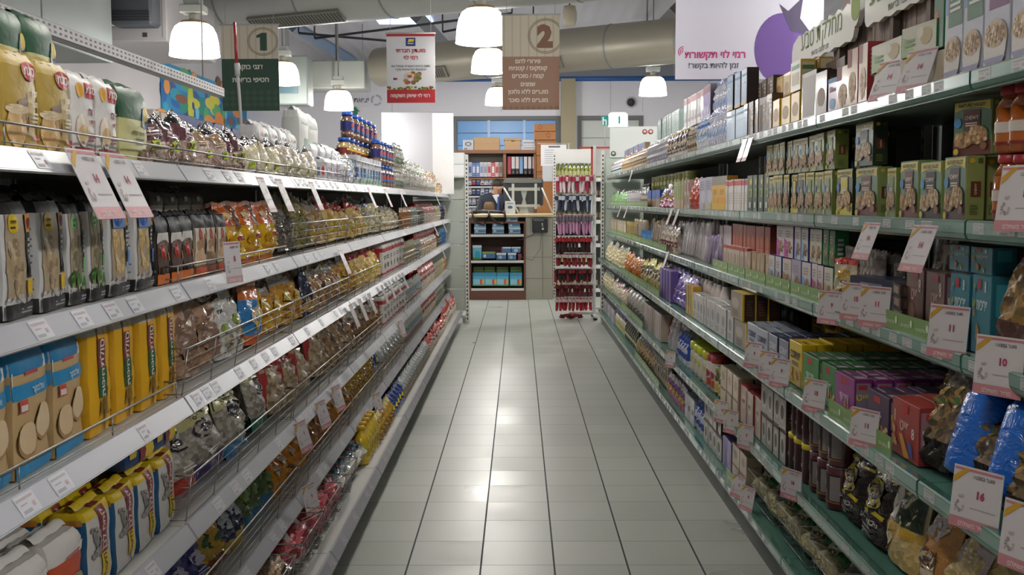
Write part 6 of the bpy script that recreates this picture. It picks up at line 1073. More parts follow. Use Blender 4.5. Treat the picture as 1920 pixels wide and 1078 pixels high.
carton('lime_box','tea_box','tea box',.09,.05,.18,'a8b84c','c0b08a','b8c060',f=[('t',.4,.6,.16,'4c6424',heb('טבעי'),90,.5),('r',0,0,1,.3,'c8ac84')])
carton('whitebrown_box','tea_box','tea box',.1,.05,.18,'d8ccc4','c8b8ac','e0d8d0',f=[('e',.5,.3,.3,.2,'9a6a44'),('r',.6,.6,1,.9,'b83a3c')])
pillow('purple_pouch','nut_pouch','pouch',.09,.04,.16,FOIL('7a4f8a'),FOIL('c0b8c4'),.78,FOIL('c8709a'),.3,[('e',.5,.45,.25,.12,'d8b04c')],seed=112)
carton('blue_lid_box','tea_box','tea box',.16,.08,.14,'a88a6a','9a7c5c','2a62b0',f=[('r',0,.5,1,1,'1f5cb8')],s=[('r',0,.5,1,1,'1f5cb8')])
lathe_item('dark_bottle','sauce_bottle','bottle',[(.024,0),(.028,.01),(.028,.1),(.012,.135),(.011,.15)],P('241e1c',.1,1),[(.012,.148),(.014,.15),(.014,.17),(0,.171)],P('2a2a2a'),(.03,.085),P('d4ccc0'),[('r',.2,.2,.8,.5,'8a3a2c')])
lathe_item('lime_cup','food_cup','cup',[(.038,0),(.048,.02),(.052,.1),(.054,.105)],P('a2a24a',.3,.4),[(.055,.1),(.055,.115),(0,.117)],P('c8c89a',.4),(.03,.08),P('8a9440'),[('e',.5,.5,.3,.3,'d8d07c')])
pillow('grey_pack','wafer_pack','pack',.05,.04,.16,FOIL('a8a4a8',.15,.6),FOIL('5a5058'),.84,None,0,[('r',.15,.2,.85,.6,'c8c8d0')],seed=113)
pillow('green_stick','wafer_pack','pack',.06,.04,.16,FOIL('86b878',.15,.6),FOIL('5c7c54'),.78,FOIL('d0dccc'),.2,[('s',[(.1,.1),(.3,.1),(.7,.8),(.5,.8)],'cfe2c4')],seed=114)
lathe_item('honey_jar','honey_jar','jar',[(.044,0),(.05,.008),(.05,.105),(.036,.13),(.034,.138)],P('a85a1c',.12,1),[(.038,.134),(.041,.137),(.041,.155),(0,.157)],P('a8323a',.35),(.02,.075),P('b8641c',.3,.5),[('r',.1,.5,.9,.95,'d8d0c8'),('l',.2,.55,.8,.9,'a8324a',2),('r',0,0,1,.12,'8a2a24')],body2=P('a8581c',.12,1),z2=.105)
# third shelf
carton('teal_box','rusk_box','box',.19,.06,.19,'2b7f92','236a7c','347f90',f=[('t',.55,.62,.2,'d8e8ea',heb('פריכיות'),0,.6),('t',.72,.86,.14,'e0ecec','8',0,.2),('r',.3,.82,.5,.95,'b0343c'),('s',[(.3,.4),(.45,.3),(.4,.1),(.28,.2)],'c88a4c'),('s',[(.6,.3),(.7,.1),(.62,.05)],'c8b83c'),('g',.05,.4,.2,.9,['2f98a4','a8b03c','c8883c'],8,.04)],s=[('r',.2,.5,.8,.9,'3a93a4')])
carton('brown8','rusk_box','box',.18,.06,.18,'75584e','6a3a40','7f6258',f=[('t',.5,.6,.2,'c8a0a0',heb('פיט'),0,.4),('t',.8,.75,.2,'d8c8bc','8',0,.2),('e',.35,.3,.2,.16,'8a6a5a'),('r',.4,.86,.7,.96,'a03a44')],s=[('r',.1,.35,.9,.95,'8c7c88'),('t',.5,.6,.2,'e0dce0',heb('פיט'),0,.7),('l',.15,.08,.85,.3,'b8a0a8',5)])
pillow('tall_clear','nut_bag','bag',.1,.05,.26,FOOD('5c4c44','8a7a6c',70),CLEAR('b8b0a8',.5),.8,None,0,[('l',.3,.1,.7,.2,'d8d8d0',3)],seed=121)
carton('navy_flat','chocolate_bar','bar',.2,.1,.035,'232b4c','1c223c','2a3358',f=[('l',.2,.3,.8,.7,'8a90b0',1)],s=[('r',.1,.2,.9,.8,'3a4468')])
carton('brown_flat','chocolate_bar','bar',.2,.1,.035,'3c2a22','33241e','4c362a',f=[('r',.2,.2,.8,.8,'a89274')],s=[('r',.1,.2,.9,.8,'4c362a')])
pillow('flat_cream','spice_sachet','sachet',.12,.024,.16,FOIL('d0c4a8',.2,.4),FOIL('c83a34'),.88,None,0,[('e',.5,.68,.3,.12,'e0b848'),('e',.5,.45,.3,.1,'d8cca0'),('t',.5,.55,.07,'6a5a34',heb('סוד'),0,.5),('g',.2,.08,.8,.36,['c8a05c','d8c08a','a87c44'],20,.06)],seed=122)
pillow('flat_grey','spice_sachet','sachet',.12,.024,.16,FOIL('a39a94',.2,.5),FOIL('c0b8b4'),.85,None,0,[('r',.1,.1,.9,.4,'8a7c74')],seed=123)
def bars(key,a,side,b,h=.135,w=.1):
    carton(key,'cereal_bar_box','cereal bar box',w,.05,h,a,side,side,f=[('s',[(.02,.02),(.5,.02),(.4,.5),(.02,.6)],b),('e',.6,.35,.22,.18,'9a7c64'),('l',.2,.62,.85,.86,'a89c98',3),('g',.3,.1,.9,.4,['8a6a50','c8b090','5c4636'],14,.06)],s=[('l',.2,.3,.8,.8,'c8ccd8',4)])
bars('bar_blue','d8d4d4','2a4fae','8ab0e0'); bars('bar_magenta','dcd4d8','8a2a8c','c03aa0'); bars('bar_green','d4d4c8','2c7a44','c8b08c'); bars('bar_lilac','b4b0cc','7a78a8','c8c8dc'); bars('bar_brown2','d8cfc8','5a2c34','a88a74'); bars('bar_deepgreen','2c6a3c','2f7a44','3f8a4c'); bars('bar_purple_d','3c2448','30203c','4c2c5c'); bars('bar_teal','b8d0cc','2f8a70','c8e0d8')
carton('cream_red','herb_tea_box','tea box',.075,.055,.14,'cfc0b0','a83a2c','d8ccc0',f=[('e',.5,.55,.28,.2,'a8948a'),('r',0,.88,1,1,'b84c3c'),('l',.2,.1,.8,.3,'a89c90',2)])
carton('red_brown','herb_tea_box','tea box',.075,.055,.14,'9a3c24','7c2f20','a8482c',f=[('e',.5,.5,.25,.2,'b8603c'),('l',.2,.15,.8,.3,'c88a6c',2)])
carton('tan_tea','herb_tea_box','tea box',.08,.055,.13,'b09a7c','a08a6c','c0ac90',f=[('e',.5,.5,.3,.2,'c8b498'),('l',.2,.1,.8,.25,'7c6a50',2)])
carton('lilac_tall','herb_tea_box','tea box',.07,.05,.24,'b4a8b0','8c3a58','a89ca8',f=[('e',.5,.6,.3,.12,'c8c0cc'),('r',0,0,1,.1,'a8506c')])
def cutlery(key,c_,n,h,seed):
    m=MB(); rr=random.Random(seed); w=.11; cm_=P(c_,.35,.3)
    for i in range(n):
        x=-w*.4+w*.8*i/(n-1); a=rr.uniform(-.16,.16)+(i/(n-1)-.5)*.4; y=.012+.02*rr.random()
        p=[(x+a*h*t,y+.006*sin(3*t),.004+h*t) for t in (0,.35,.7,.8,.9,1)]
        m.tube(p,[.004,.004,.0045,.008,.009,.006],cm_,6)
    f=MB(); f.grid(lambda u,v:((u-.5)*w*(1+.25*v),.0-.004*sin(6*u)-.004*sin(5*v),v*h*.96),6,6,CLEAR('d8d4d8',.3)); f.grid(lambda u,v:((.5-u)*w*(1+.25*v),.05+.004*sin(6*u),v*h*.96),6,6,CLEAR('d8d4d8',.3))
    K(key,'cutlery_pack','cutlery pack',w,.05,h,[('plastic_cutlery',m),('clear_bag',f)])
cutlery('cutlery','d0c6c8',9,.2,1); cutlery('cutlery_lilac','9a86b8',7,.17,2); cutlery('skewers','c8b088',12,.2,3)
carton('book_thin','spice_sachet','sachet box',.045,.05,.13,'c8b89c','b09a80','d8ccb4',f=[('r',.15,.3,.85,.8,'d8ccb4')])
carton('book_yellow','spice_sachet','sachet box',.05,.05,.14,'c4ac3c','a8963c','c8b858',f=[('r',.15,.3,.85,.8,'8a7a34')])
pillow('wafer_brown','biscuit_pack','pack',.09,.05,.18,FOOD('8a7c70','c0b4a8',60),FOIL('6a5c54'),.82,None,0,[('r',.1,.2,.9,.4,'8c4a50')],seed=124)
carton('blue_small','herb_tea_box','tea box',.09,.05,.12,'2a7fc8','2472b8','3f8fd0',f=[('r',.2,.3,.8,.7,'5aa0dc')])
pillow('brown_mix','nut_bag','nut bag',.13,.08,.25,FOOD('4c3a30','a87c50',60,'7a6a44'),FOIL('8a7c7c',.2,.5),.78,FOIL('6a4a44'),.3,[('e',.4,.86,.2,.07,'c05a4c'),('l',.15,.8,.85,.92,'d8d0cc',2)],seed=125,wr=1.6)
# fourth shelf
m_=FOIL('1d6bd0',.22,.45)
lathe_item('blue_roll','blue_roll','roll',[(.04,0),(.052,.01),(.055,.05),(.054,.12),(.055,.18),(.052,.24),(.042,.262)],m_,[(.03,.258),(.018,.272),(.022,.29),(0,.29)],m_,n=16)
pillow('snack_dark','nut_bag','nut bag',.12,.07,.24,FOOD('2c2620','8a7458',60,'5a4a34'),CLEAR('8a8680',.5),.82,FOIL('26221f'),.26,[('g',.3,.5,.8,.8,['a8844c','c85a2c','d8b87c','4c7a34'],12,.08)],seed=131,wr=1.6)
carton('red8','rusk_box','box',.18,.057,.155,'a8403a','8c3038','b04a40',f=[('t',.12,.68,.2,'e2ccc0','1',0,.2),('t',.8,.5,.18,'e8dcd4','8',0,.2),('r',.42,.78,.62,.94,'b8262e'),('t',.5,.56,.22,'d8b8b0',heb('פיט'),0,.34),('s',[(.3,.4),(.42,.42),(.7,.05),(.5,.02)],'dca85a'),('s',[(.6,.36),(.78,.3),(.84,.06),(.7,.1)],'4a62a8'),('g',.05,.1,.3,.5,['c8883c','d8b07c'],8,.05)],s=[('r',.08,.25,.92,.92,'9a7c84'),('r',.3,.78,.75,.9,'b8262e'),('t',.5,.56,.2,'e8e0e0',heb('פיט'),0,.7),('l',.15,.3,.85,.46,'d0bcc0',4)])
def cereal4(key,a,side,txt,tc_,top):
    carton(key,'cereal_bar_box','cereal bar box',.17,.055,.14,a,side,top,f=[('r',.3,.78,.6,.92,'b83a3c'),('t',.5,.46,.24,tc_,txt,0,.7),('g',.4,.04,.95,.34,['c89a5c','a8743c','e0c08a'],14,.06)],s=[('r',.1,.35,.9,.92,'8f8098'),('t',.5,.6,.18,'d8c83c',heb('פיט'),0,.8),('r',.2,.78,.7,.88,'b83a3c'),('l',.12,.06,.88,.3,'a890b0',5)],t=[('r',.08,.12,.66,.88,top),('r',.7,.2,.95,.8,'b8a8b4'),('r',.1,.3,.5,.4,'c8b8c4')])
cereal4('dan_green','3f8a4a','2f7a3c',heb('דניד'),'c8e0c0','3c6a44'); cereal4('dan_magenta','9a3f8c','7a2f70',heb('דניד'),'ecd0e4','7a4870'); cereal4('dan_purple','4a2a50','3c2244',heb('פיט'),'d8d0dc','4c3c58')
def corny(key,a,side,top,tc_):
    carton(key,'cereal_bar_box','cereal bar box',.16,.053,.145,a,side,top,f=[('r',.03,.4,.97,.42,'c8c8b0'),('t',.5,.7,.18,tc_,'CORNY',0,.8),('l',.25,.46,.75,.56,tc_,2),('g',.1,.04,.9,.38,['c8a05c','e0c89a','a87c44','d8b47c'],26,.06)],s=[('l',.15,.1,.85,.8,'c8b060',8)],t=[('r',.1,.2,.55,.4,'b89410' if key=='corny_y' else '3c4468'),('t',.7,.5,.4,'3a3420' if key=='corny_y' else 'b8bcd0','CORNY',0,.4)])
corny('corny_y','e2c434','d4b01c','e0bc1c','23305c'); corny('corny_n','8c90a4','2a3050','3c4262','e0e2ec'); corny('corny_w','b4bcc8','a4acb8','a0a8b4','2a3a6c')
carton('brown_yellow','rusk_box','box',.15,.055,.17,'9a9288','3c2420','c8a81c',f=[('e',.4,.6,.28,.2,'b8b0a8'),('r',.9,0,1,1,'d8b81c'),('l',.2,.1,.8,.35,'6a625c',3)],s=[('r',.0,0,.12,1,'d8b81c'),('l',.3,.2,.9,.8,'5c403a',6)])
carton('white_carton4','rusk_box','box',.09,.055,.15,'c4c2c0','b4b2b0','cac8c6',f=[('e',.5,.55,.25,.2,'8a8c94'),('l',.15,.1,.85,.3,'8a8a8c',3)],s=[('l',.15,.15,.85,.8,'8a8a8e',8)])
lathe_item('white_bottle','sauce_bottle','bottle',[(.028,0),(.034,.01),(.034,.13),(.02,.165),(.018,.175)],P('c8c0bc',.35,.3),[(.02,.17),(.022,.173),(.022,.21),(0,.211)],P('23302c',.4),(.03,.11),P('d4ccc8'),[('r',.2,.2,.8,.5,'a89a8c')])
carton('multi_pack','herb_tea_box','tea box',.07,.05,.15,'d8b02c','c89c2c','d0a828',f=[('r',0,0,.5,1,'a88a5c'),('r',.1,.3,.4,.7,'5a7a4c')])
pillow('purple_coffee','coffee_bag','coffee bag',.12,.06,.19,FOIL('6c56a8',.2,.6),FOIL('8a78bc'),.86,None,0,[('e',.4,.36,.16,.1,'5a3c2c'),('e',.4,.42,.12,.03,'c8b8a8'),('l',.2,.6,.8,.75,'b8acd8',3)],seed=132,wr=1.4)
carton('purple_tall','coffee_bag','coffee box',.1,.05,.21,'7c68b4','6a569c','8a78bc',f=[('r',.6,.1,.8,.6,'8a6a5c')])
pillow('olive_yellow','seed_bag','seed bag',.11,.06,.2,FOOD('8a8458','b8b080',60),FOIL('d8d02c',.2,.5),.68,None,0,[('e',.4,.5,.3,.16,'7a6a5c'),('e',.4,.5,.2,.1,'c8b8a4'),('r',.1,.62,.9,.74,'2c3424')],seed=133)
pillow('orange_bag','seed_bag','seed bag',.12,.07,.19,FOIL('c8761c',.2,.6),FOIL('b8641c'),.84,None,0,[('l',.25,.3,.75,.7,'5a2c14',3),('e',.5,.75,.2,.08,'e0a83c')],seed=134)
clearbag('cream_noodle','noodle_bag','noodle bag',.12,.2,'a89c78','d8d0b0',90,'clear',None,135,extra=[('s',[(.2,.1),(.34,.1),(.5,.8),(.36,.8)],'e0d8bc')])
# fifth and bottom shelves
pillow('maroon_granola','granola_bag','granola bag',.2,.1,.26,FOOD('8a7a5c','c8b894',60),FOIL('6c2448',.2,.5),.58,None,0,[('t',.5,.82,.07,'d8b8c4',heb('רגולה פיטנס'),0,.8),('t',.5,.7,.06,'d8b8c4',heb('גרנולה'),0,.5),('r',.1,.08,.9,.2,'8a8a4c')],seed=141,wr=1.6)
clearbag('oats','granola_bag','granola bag',.19,.25,'a08c64','d8c8a0',80,'clear','a89ca8',142)
pillow('choc_bag','granola_bag','granola bag',.16,.08,.25,FOIL('c08a4c',.2,.6),FOIL('8a4a34',.2,.6),.82,None,0,[('e',.5,.66,.28,.16,'cfccd0'),('t',.5,.66,.12,'5a5a60',heb('נוי'),0,.4),('e',.5,.26,.36,.13,'d8c8b0'),('e',.5,.3,.34,.1,'5a4436'),('g',.2,.24,.8,.4,['6a5040','a88a6c','d8c8b0'],26,.05)],seed=143)
pillow('ricecake','rice_cake_bag','rice cake bag',.16,.09,.26,FOIL('c8c4a0',.25,.4),FOIL('8a9a5c'),.88,FOOD('b89c6c','dcc89c',70),.32,[('r',.5,.4,.98,.74,'2e4030'),('r',.02,.42,.48,.78,'dcd8d0'),('l',.08,.5,.44,.74,'4c5444',4),('r',.0,.3,1,.4,'d0a83c'),('e',.2,.2,.2,.1,'d8c49c')],seed=144)
pillow('nutmix','nut_bag','nut bag',.15,.09,.24,FOIL('2a2222',.22,.5),FOIL('3c3430',.2,.7),.84,None,0,[('r',.0,.76,1,.8,'c8b81c'),('r',.0,.3,1,.35,'c8b81c'),('e',.45,.54,.32,.18,'b8ac30'),('e',.45,.54,.27,.15,'4a4644'),('g',.28,.44,.62,.64,['8a8480','b8b0aa','2c2826'],20,.05),('t',.45,.22,.06,'c4bcc0',heb('שיבולת שועל'),0,.7),('l',.2,.05,.8,.16,'8a8286',3)],seed=145)
lathe_item('coffee_can','coffee_can','can',[(.046,0),(.048,.004),(.048,.13),(.046,.134)],P('5c2430',.3,.4),[(.046,.132),(.049,.134),(.049,.14),(0,.141)],P('6a5a54',.3,0,.5),(.02,.115),P('4c1f28',.3,.4),[('r',0,.45,1,1,'231c1c'),('e',.3,.72,.2,.2,'a8a29c'),('l',.1,.25,.6,.4,'c8b0a8',2),('r',0,.02,1,.06,'a88a3c'),('r',.7,.1,1,.95,'8a8284')],n=22)
lathe_item('coffee_can_y','coffee_can','can',[(.046,0),(.048,.004),(.048,.12),(.046,.124)],P('4a222c',.3,.4),[(.046,.12),(.051,.122),(.051,.14),(0,.141)],P('d8c81c',.35),(.02,.11),P('3c1c22',.3,.4),[('e',.3,.75,.16,.2,'b83a3c'),('t',.3,.45,.22,'d8d0c8','BAKER',0,.5),('l',.1,.1,.6,.3,'a89088',2)],n=22)
carton('cocoa_red','cocoa_box','cocoa box',.11,.065,.17,'c8b8a8','8c2c30','a8464a',f=[('e',.5,.6,.3,.2,'d8ccc0'),('t',.5,.6,.12,'6a5a50',heb('קקאו'),0,.4),('r',0,0,.1,1,'a83a3c')],s=[('e',.5,.68,.36,.14,'d8c8bc'),('t',.5,.68,.08,'3a2a28',heb('קקאו'),0,.5),('r',.1,.1,.9,.5,'a86c64')])
carton('cream_box5','cocoa_box','cocoa box',.12,.07,.19,'c8b49c','b8a48c','d0bea8',f=[('e',.5,.75,.24,.12,'a89078'),('r',.05,.4,.95,.44,'6a5a4c'),('r',.05,.05,.95,.38,'d0c0ac')])
carton('dark_white5','cocoa_box','cocoa box',.1,.065,.13,'b8b4b0','3c2c2c','5a4c4a',f=[('e',.5,.5,.36,.34,'d0ccc8'),('e',.5,.5,.24,.22,'6a6460'),('r',0,.9,1,1,'4c2c30')],s=[('l',.2,.2,.8,.8,'6a5854',5)])
lathe_item('lime_jar','food_jar','jar',[(.055,0),(.06,.008),(.06,.12),(.052,.13)],P('c4c0b8',.4,.3),[(.06,.128),(.063,.13),(.063,.165),(.056,.172),(0,.172)],P('b8c01c',.35,.3),(.02,.11),P('ccc8c0'),[('e',.4,.7,.3,.2,'b8b83c'),('l',.2,.2,.7,.5,'6a6a6a',3)])
lathe_item('green_jar','food_jar','jar',[(.04,0),(.044,.008),(.044,.1),(.034,.12)],P('5c5a3c',.2,.6),[(.036,.118),(.04,.12),(.04,.15),(0,.151)],P('8a8c4c',.35),(.02,.08),P('d8c48c'),[('r',.1,.2,.9,.8,'b8a45c')])
lathe_item('red_white_jar','food_jar','jar',[(.045,0),(.05,.008),(.05,.12),(.045,.13)],P('c8c0bc',.35,.3),[(.048,.128),(.05,.13),(.05,.16),(0,.161)],P('a83a3c',.35),(.02,.11),P('d0c8c4'),[('r',0,0,1,.35,'b84a34'),('e',.5,.6,.3,.2,'a8343c')])
pillow('blue_bottle_pack','wafer_pack','pack',.07,.05,.2,FOIL('2a4fae',.15,.6),None,0,FOIL('c8ccd8'),.2,[('r',.2,.4,.8,.7,'c8d0e8')],seed=146)
pillow('hang_bag','noodle_bag','bag',.15,.06,.22,CLEAR('c8c8ce',.55),FOOD('b0a8a8','d8d4d4',60),.7,None,0,[('r',.4,.75,.7,.95,'a84a44')],seed=147)
pillow('red_shiny','biscuit_pack','pack',.18,.07,.17,FOIL('8c2c24',.15,.6),None,0,None,0,[('l',.2,.4,.8,.7,'b85a4c',2)],seed=148)
carton('book_white','cracker_box','box',.06,.1,.2,'cfc8c8','b8a898','c8c0b8',f=[('r',.2,.1,.3,.9,'7a5a90'),('r',.5,.1,.6,.9,'c8a05c')])
pillow('white_bag','noodle_bag','bag',.15,.09,.2,FOIL('b8b4ac',.25,.5),None,0,None,0,[('l',.3,.3,.7,.6,'3c3c3a',2)],seed=149)
pillow('redcream','biscuit_pack','pack',.1,.06,.17,FOOD('a89c84','d8d0bc',60),FOIL('8c2c2c'),.75,None,0,[],seed=150)
pillow('greenpack','herb_bag','herb bag',.14,.09,.14,FOIL('3c7a3c',.2,.6),None,0,FOOD('6a6448','a8a078',70),.4,[('e',.5,.6,.28,.2,'c8c8b0'),('r',.2,.45,.8,.52,'a83a34')],seed=151)
pillow('foilgray','foil_bag','foil bag',.19,.1,.2,FOIL('8a8280',.15,.8),None,0,None,0,[('l',.3,.3,.7,.6,'b8b0ac',3)],seed=152,wr=1.8)
pillow('tan_bag','seed_bag','seed bag',.13,.08,.17,FOOD('7c6a50','b8a484',70),CLEAR('a89c8c',.5),.75,None,0,[],seed=153)
lathe_item('purple_cap','sauce_bottle','bottle',[(.03,0),(.036,.01),(.036,.11),(.02,.15)],P('c0bc9c',.3,.4),[(.02,.148),(.026,.15),(.026,.185),(0,.186)],P('3a3a88',.35),(.03,.1),P('c8c49c'),[('e',.5,.5,.3,.3,'a8a85c')])
lathe_item('green_bottle','sauce_bottle','bottle',[(.036,0),(.042,.01),(.042,.12),(.02,.16),(.018,.17)],P('2a3a1c',.12,1),[(.02,.168),(.022,.17),(.022,.19),(0,.191)],P('24301c',.35),(.03,.1),P('3c4a24'),[('r',.2,.3,.8,.7,'c8c89c')])
lathe_item('small_jar','food_jar','jar',[(.034,0),(.037,.006),(.037,.09),(.03,.1)],P('6a6258',.12,1),[(.034,.098),(.037,.1),(.037,.12),(0,.121)],P('a89c8c',.25,0,.6),(.02,.075),P('8a8478'),[('r',.2,.2,.8,.8,'b8b09c')])
carton('white6','herb_tea_box','box',.09,.06,.15,'b4b4bc','a4a4ac','bcbcc4',f=[('t',.5,.5,.2,'3c3c44','S9',0,.6)])
# ---- stock
Rr(0,'granola_green',1764,1840,'tall cereal box with green panel',n=2,jr=.02); Rr(0,'granola_purple',1841,2090,'tall cereal box with purple panel',n=4,jr=.02)
Rr(0,'lying_lime',1632,1690,'lime green box lying flat',n=1); Rr(0,'lying_cream',1692,1758,'cream box lying flat',n=1,rz=.1); Rr(0,'lying_green',1632,1690,'green and white box lying flat',n=1,z0=.093,tier0=1); Rr(0,'lying_green',1692,1745,'tilted green and white box',n=1,z0=.103,tier0=1,rz=.12); Rr(0,'dark_green_box',1744,1764,'dark green box on end',n=1,z0=.105,set_back=.06)
Rr(0,'lying_green',1640,1750,'green box in the second row',n=2,row0=1,set_back=.16,zs=1.5)
Rr(0,'red_tan',1588,1626,'red and tan cracker box',n=2); Rr(0,'slim',1550,1566,'purple and blue slim box',n=1); Rr(0,'red_tan',1566,1588,'tan cracker box, red end',n=1,zs=.8)
Rr(0,'brown_box',1545,1625,'brown cracker box behind',n=4,row0=1,set_back=.12,z0=.08,zs=.85); Rr(0,'green_white',1570,1630,'yellow cracker box behind',n=3,row0=2,set_back=.2,z0=.07,zs=.95)
Rr(0,'black_cream',1498,1530,'black cracker box with cream panel',n=1,jr=.02); Rr(0,'brown_box',1530,1550,'brown cracker box',n=1)
Rr(0,'yellow_box',1446,1500,'yellow cracker box',n=3,zs=.82); Rr(0,'yellow_cream',1450,1535,'yellow and cream cracker box',n=5,row0=1,set_back=.11,z0=.13,zs=.76); Rr(0,'green_white',1480,1500,'white cracker box, green band',n=1,z0=.136,tier0=1,zs=.75)
Rr(0,'brown_silver',1402,1446,'brown and silver box',n=4,jr=.1); Rr(0,'brown_silver',1400,1450,'brown coffee box stacked behind',n=4,row0=1,set_back=.1,z0=.1,jr=.1); Rr(0,'blue_tan',1362,1402,'pale blue rusk box',n=5,zs=.8); Rr(0,'blue_tan',1362,1400,'pale blue rusk box above',n=3,z0=.172,tier0=1,zs=.85)
Rr(0,'whiteblue',1326,1362,'white and blue wafer pack',n=8); Rr(0,'whiteblue',1336,1372,'wafer pack stacked behind',n=7,row0=1,set_back=.1,z0=.17,zs=1.1); Rr(0,'brown_biscuit',1288,1306,'beige biscuit pack',n=5); Rr(0,'blue_white',1306,1328,'blue and white wafer pack',n=6)
Rr(0,'maroon_gold',1250,1288,'maroon pack with gold top',n=7); Rr(0,'wrb',1282,1312,'white and red cracker box behind',n=5,row0=1,set_back=.1,z0=.2,zs=1.05); Rr(0,'purple_box',1312,1330,'purple cracker box behind',n=3,row0=1,set_back=.1,z0=.2,zs=1.05)
Rr(0,'green_tall',1232,1272,'tall green tea box',n=9,row0=1,set_back=.1,z0=.12,zs=1.05); Rr(0,'white_pouch',1214,1250,'white wafer pack',n=16); Rr(0,'cream_pouch',1166,1214,'cream and brown biscuit pack',n=30); Rr(0,'poster_box',1170,1208,'blue gift box behind',n=4,row0=1,set_back=.12,z0=.06); Rr(0,'pale_blue',1145,1166,'pale blue wafer pack',n=14)
# second
Rr(1,'honey_jar',1848,1990,'orange jar with red lid',n=5,tiers=2,rows=2,jy=.002)
Rr(1,'bar_tan',1766,1808,'oat bar box, brown grey panel',n=1,jr=0,zs=1.03); Rr(1,'bar_dark',1721,1762,'oat bar box, dark panel',n=1,jr=0,zs=.97); Rr(1,'bar_brown',1684,1719,'oat bar box, brown panel',n=1,jr=0,zs=1.03)
Rr(1,'bar_tan',1690,1845,'oat bar box in second row',n=4,row0=1,set_back=.105,ds=1); Rr(1,'bar_brown',1790,1836,'tilted oat bar box on top',n=1,z0=.164,tier0=1,rz=.25,zs=.88,set_back=.07); Rr(1,'bar_light',1836,1920,'oat bar box behind the jars',n=2,row0=2,set_back=.26,z0=.17)
Rr(1,'bar_light',1660,1676,'narrow olive oat bar box',n=1,zs=.95); Rr(1,'bar_brown',1600,1643,'wide oat bar box, brown panel',n=1,jr=0); Rr(1,'bar_lemon',1566,1597,'oat bar box, lemon panel',n=1); Rr(1,'bar_light',1510,1560,'light olive oat bar box',n=3); Rr(1,'bar_grey',1494,1510,'grey oat bar box',n=1); Rr(1,'bar_lemon',1483,1494,'small lemon oat bar box',n=1); Rr(1,'bar_pale',1440,1478,'pale oat bar box',n=4)
Rr(1,'bar_grey',1600,1634,'grey oat bar box, stacked',n=1,z0=.162,tier0=1,zs=.88); Rr(1,'bar_light',1526,1562,'light oat bar box, stacked',n=2,z0=.162,tier0=1,zs=.88); Rr(1,'bar_pale',1436,1526,'pale oat bar box, stacked',n=7,z0=.162,tier0=1,zs=.86)
Rr(1,'bar_lemon',1440,1650,'dark oat bar box behind',n=9,row0=1,set_back=.11,zs=1.8)
Rr(1,'green_yellow',1400,1440,'dark green and yellow tea box',n=4,zs=1.05); Rr(1,'white_red_tea',1360,1400,'white and red tea box',n=8); Rr(1,'yellow_tall',1334,1360,'yellow tea box, grey top',n=2); Rr(1,'lilac_box',1311,1334,'lilac grey tea box',n=2); Rr(1,'red_tea',1291,1310,'red foil pack',n=2,zs=1.05); Rr(1,'whitebrown_box',1282,1291,'white and brown box',n=2,zs=1.05); Rr(1,'lime_box',1270,1282,'lime and tan box',n=2,zs=1.05); Rr(1,'lime_box',1262,1270,'olive box',n=2,zs=1.02); Rr(1,'purple_pouch',1236,1262,'pink and purple pouch',n=5,lean=-.2); Rr(1,'blue_lid_box',1214,1236,'bright blue and tan box',n=3); Rr(1,'dark_bottle',1200,1213,'dark sauce bottle',n=5,zs=1.2); Rr(1,'grey_pack',1176,1200,'grey wafer pack',n=13); Rr(1,'green_stick',1145,1176,'pale green stick pack',n=20,lean=-.15); Rr(1,'lime_cup',1220,1290,'olive food cup',n=11,row0=1,set_back=.14,tiers=2,zs=1.15); Rr(1,'white_red_tea',1290,1400,'tea box behind',n=18,row0=1,set_back=.12,zs=1.05)
# third
Rr(2,'brown_mix',1842,2000,'brown nut bag, reddish print',n=3,lean=-.22,zs=1.05,set_back=.03); Rr(2,'teal_box',1778,1850,'teal rusk box',n=2,tiers=1,jr=.03); Rr(2,'teal_box',1772,1850,'teal rusk box on top',n=2,tier0=1,z0=.193,zs=.35,set_back=.06); Rr(2,'brown8',1692,1768,'brown rusk box marked 8',n=2,jr=.04); Rr(2,'tall_clear',1734,1772,'tall clear bag of nuts',n=2,row0=1,set_back=.13,zs=1.05); Rr(2,'brown8',1760,1900,'dark rusk box behind',n=4,row0=1,set_back=.14,zs=1.4)
Rr(2,'navy_flat',1596,1690,'navy chocolate bar lying flat',n=1,tiers=3,rz=.15,zs=1.2); Rr(2,'brown_flat',1660,1696,'brown chocolate bar lying flat',n=1,tiers=3,rz=-.2,z0=.02); Rr(2,'flat_grey',1584,1690,'grey sachet in second row',n=14,row0=1,set_back=.15,lean=-.05,rz=.9,zs=1.1)
Rr(2,'flat_cream',1564,1590,'cream sachet with orange badge',n=1,rz=.25,zs=1.1); Rr(2,'flat_grey',1588,1640,'grey hanging sachet',n=9,rz=.6,z0=.05,set_back=.09); Rr(2,'bar_purple_d',1625,1690,'dark purple bar box behind',n=3,row0=2,set_back=.24,zs=1.7)
for k,a,b,nm in (('bar_green',1543,1560,'cream bar box, green side'),('bar_magenta',1518,1540,'white bar box, magenta side'),('bar_blue',1500,1517,'white bar box, blue side'),('bar_lilac',1480,1498,'lilac bar box'),('bar_brown2',1464,1480,'cream bar box, brown side'),('bar_blue',1440,1463,'pale bar box, blue side')): Rr(2,k,a,b,nm,n=1 if b-a<20 else 2,jr=.02)
for k,a,b,nm in (('bar_deepgreen',1540,1562,'deep green bar box above'),('bar_green',1514,1538,'cream bar box above, green side'),('bar_blue',1486,1512,'white bar box above, blue side'),('bar_magenta',1452,1484,'white bar box above, magenta side')): Rr(2,k,a,b,nm,n=2,jr=.02,z0=.137,zs=.98,set_back=.05)
Rr(2,'bar_teal',1440,1560,'teal bar box behind',n=10,row0=1,set_back=.12,zs=1.5)
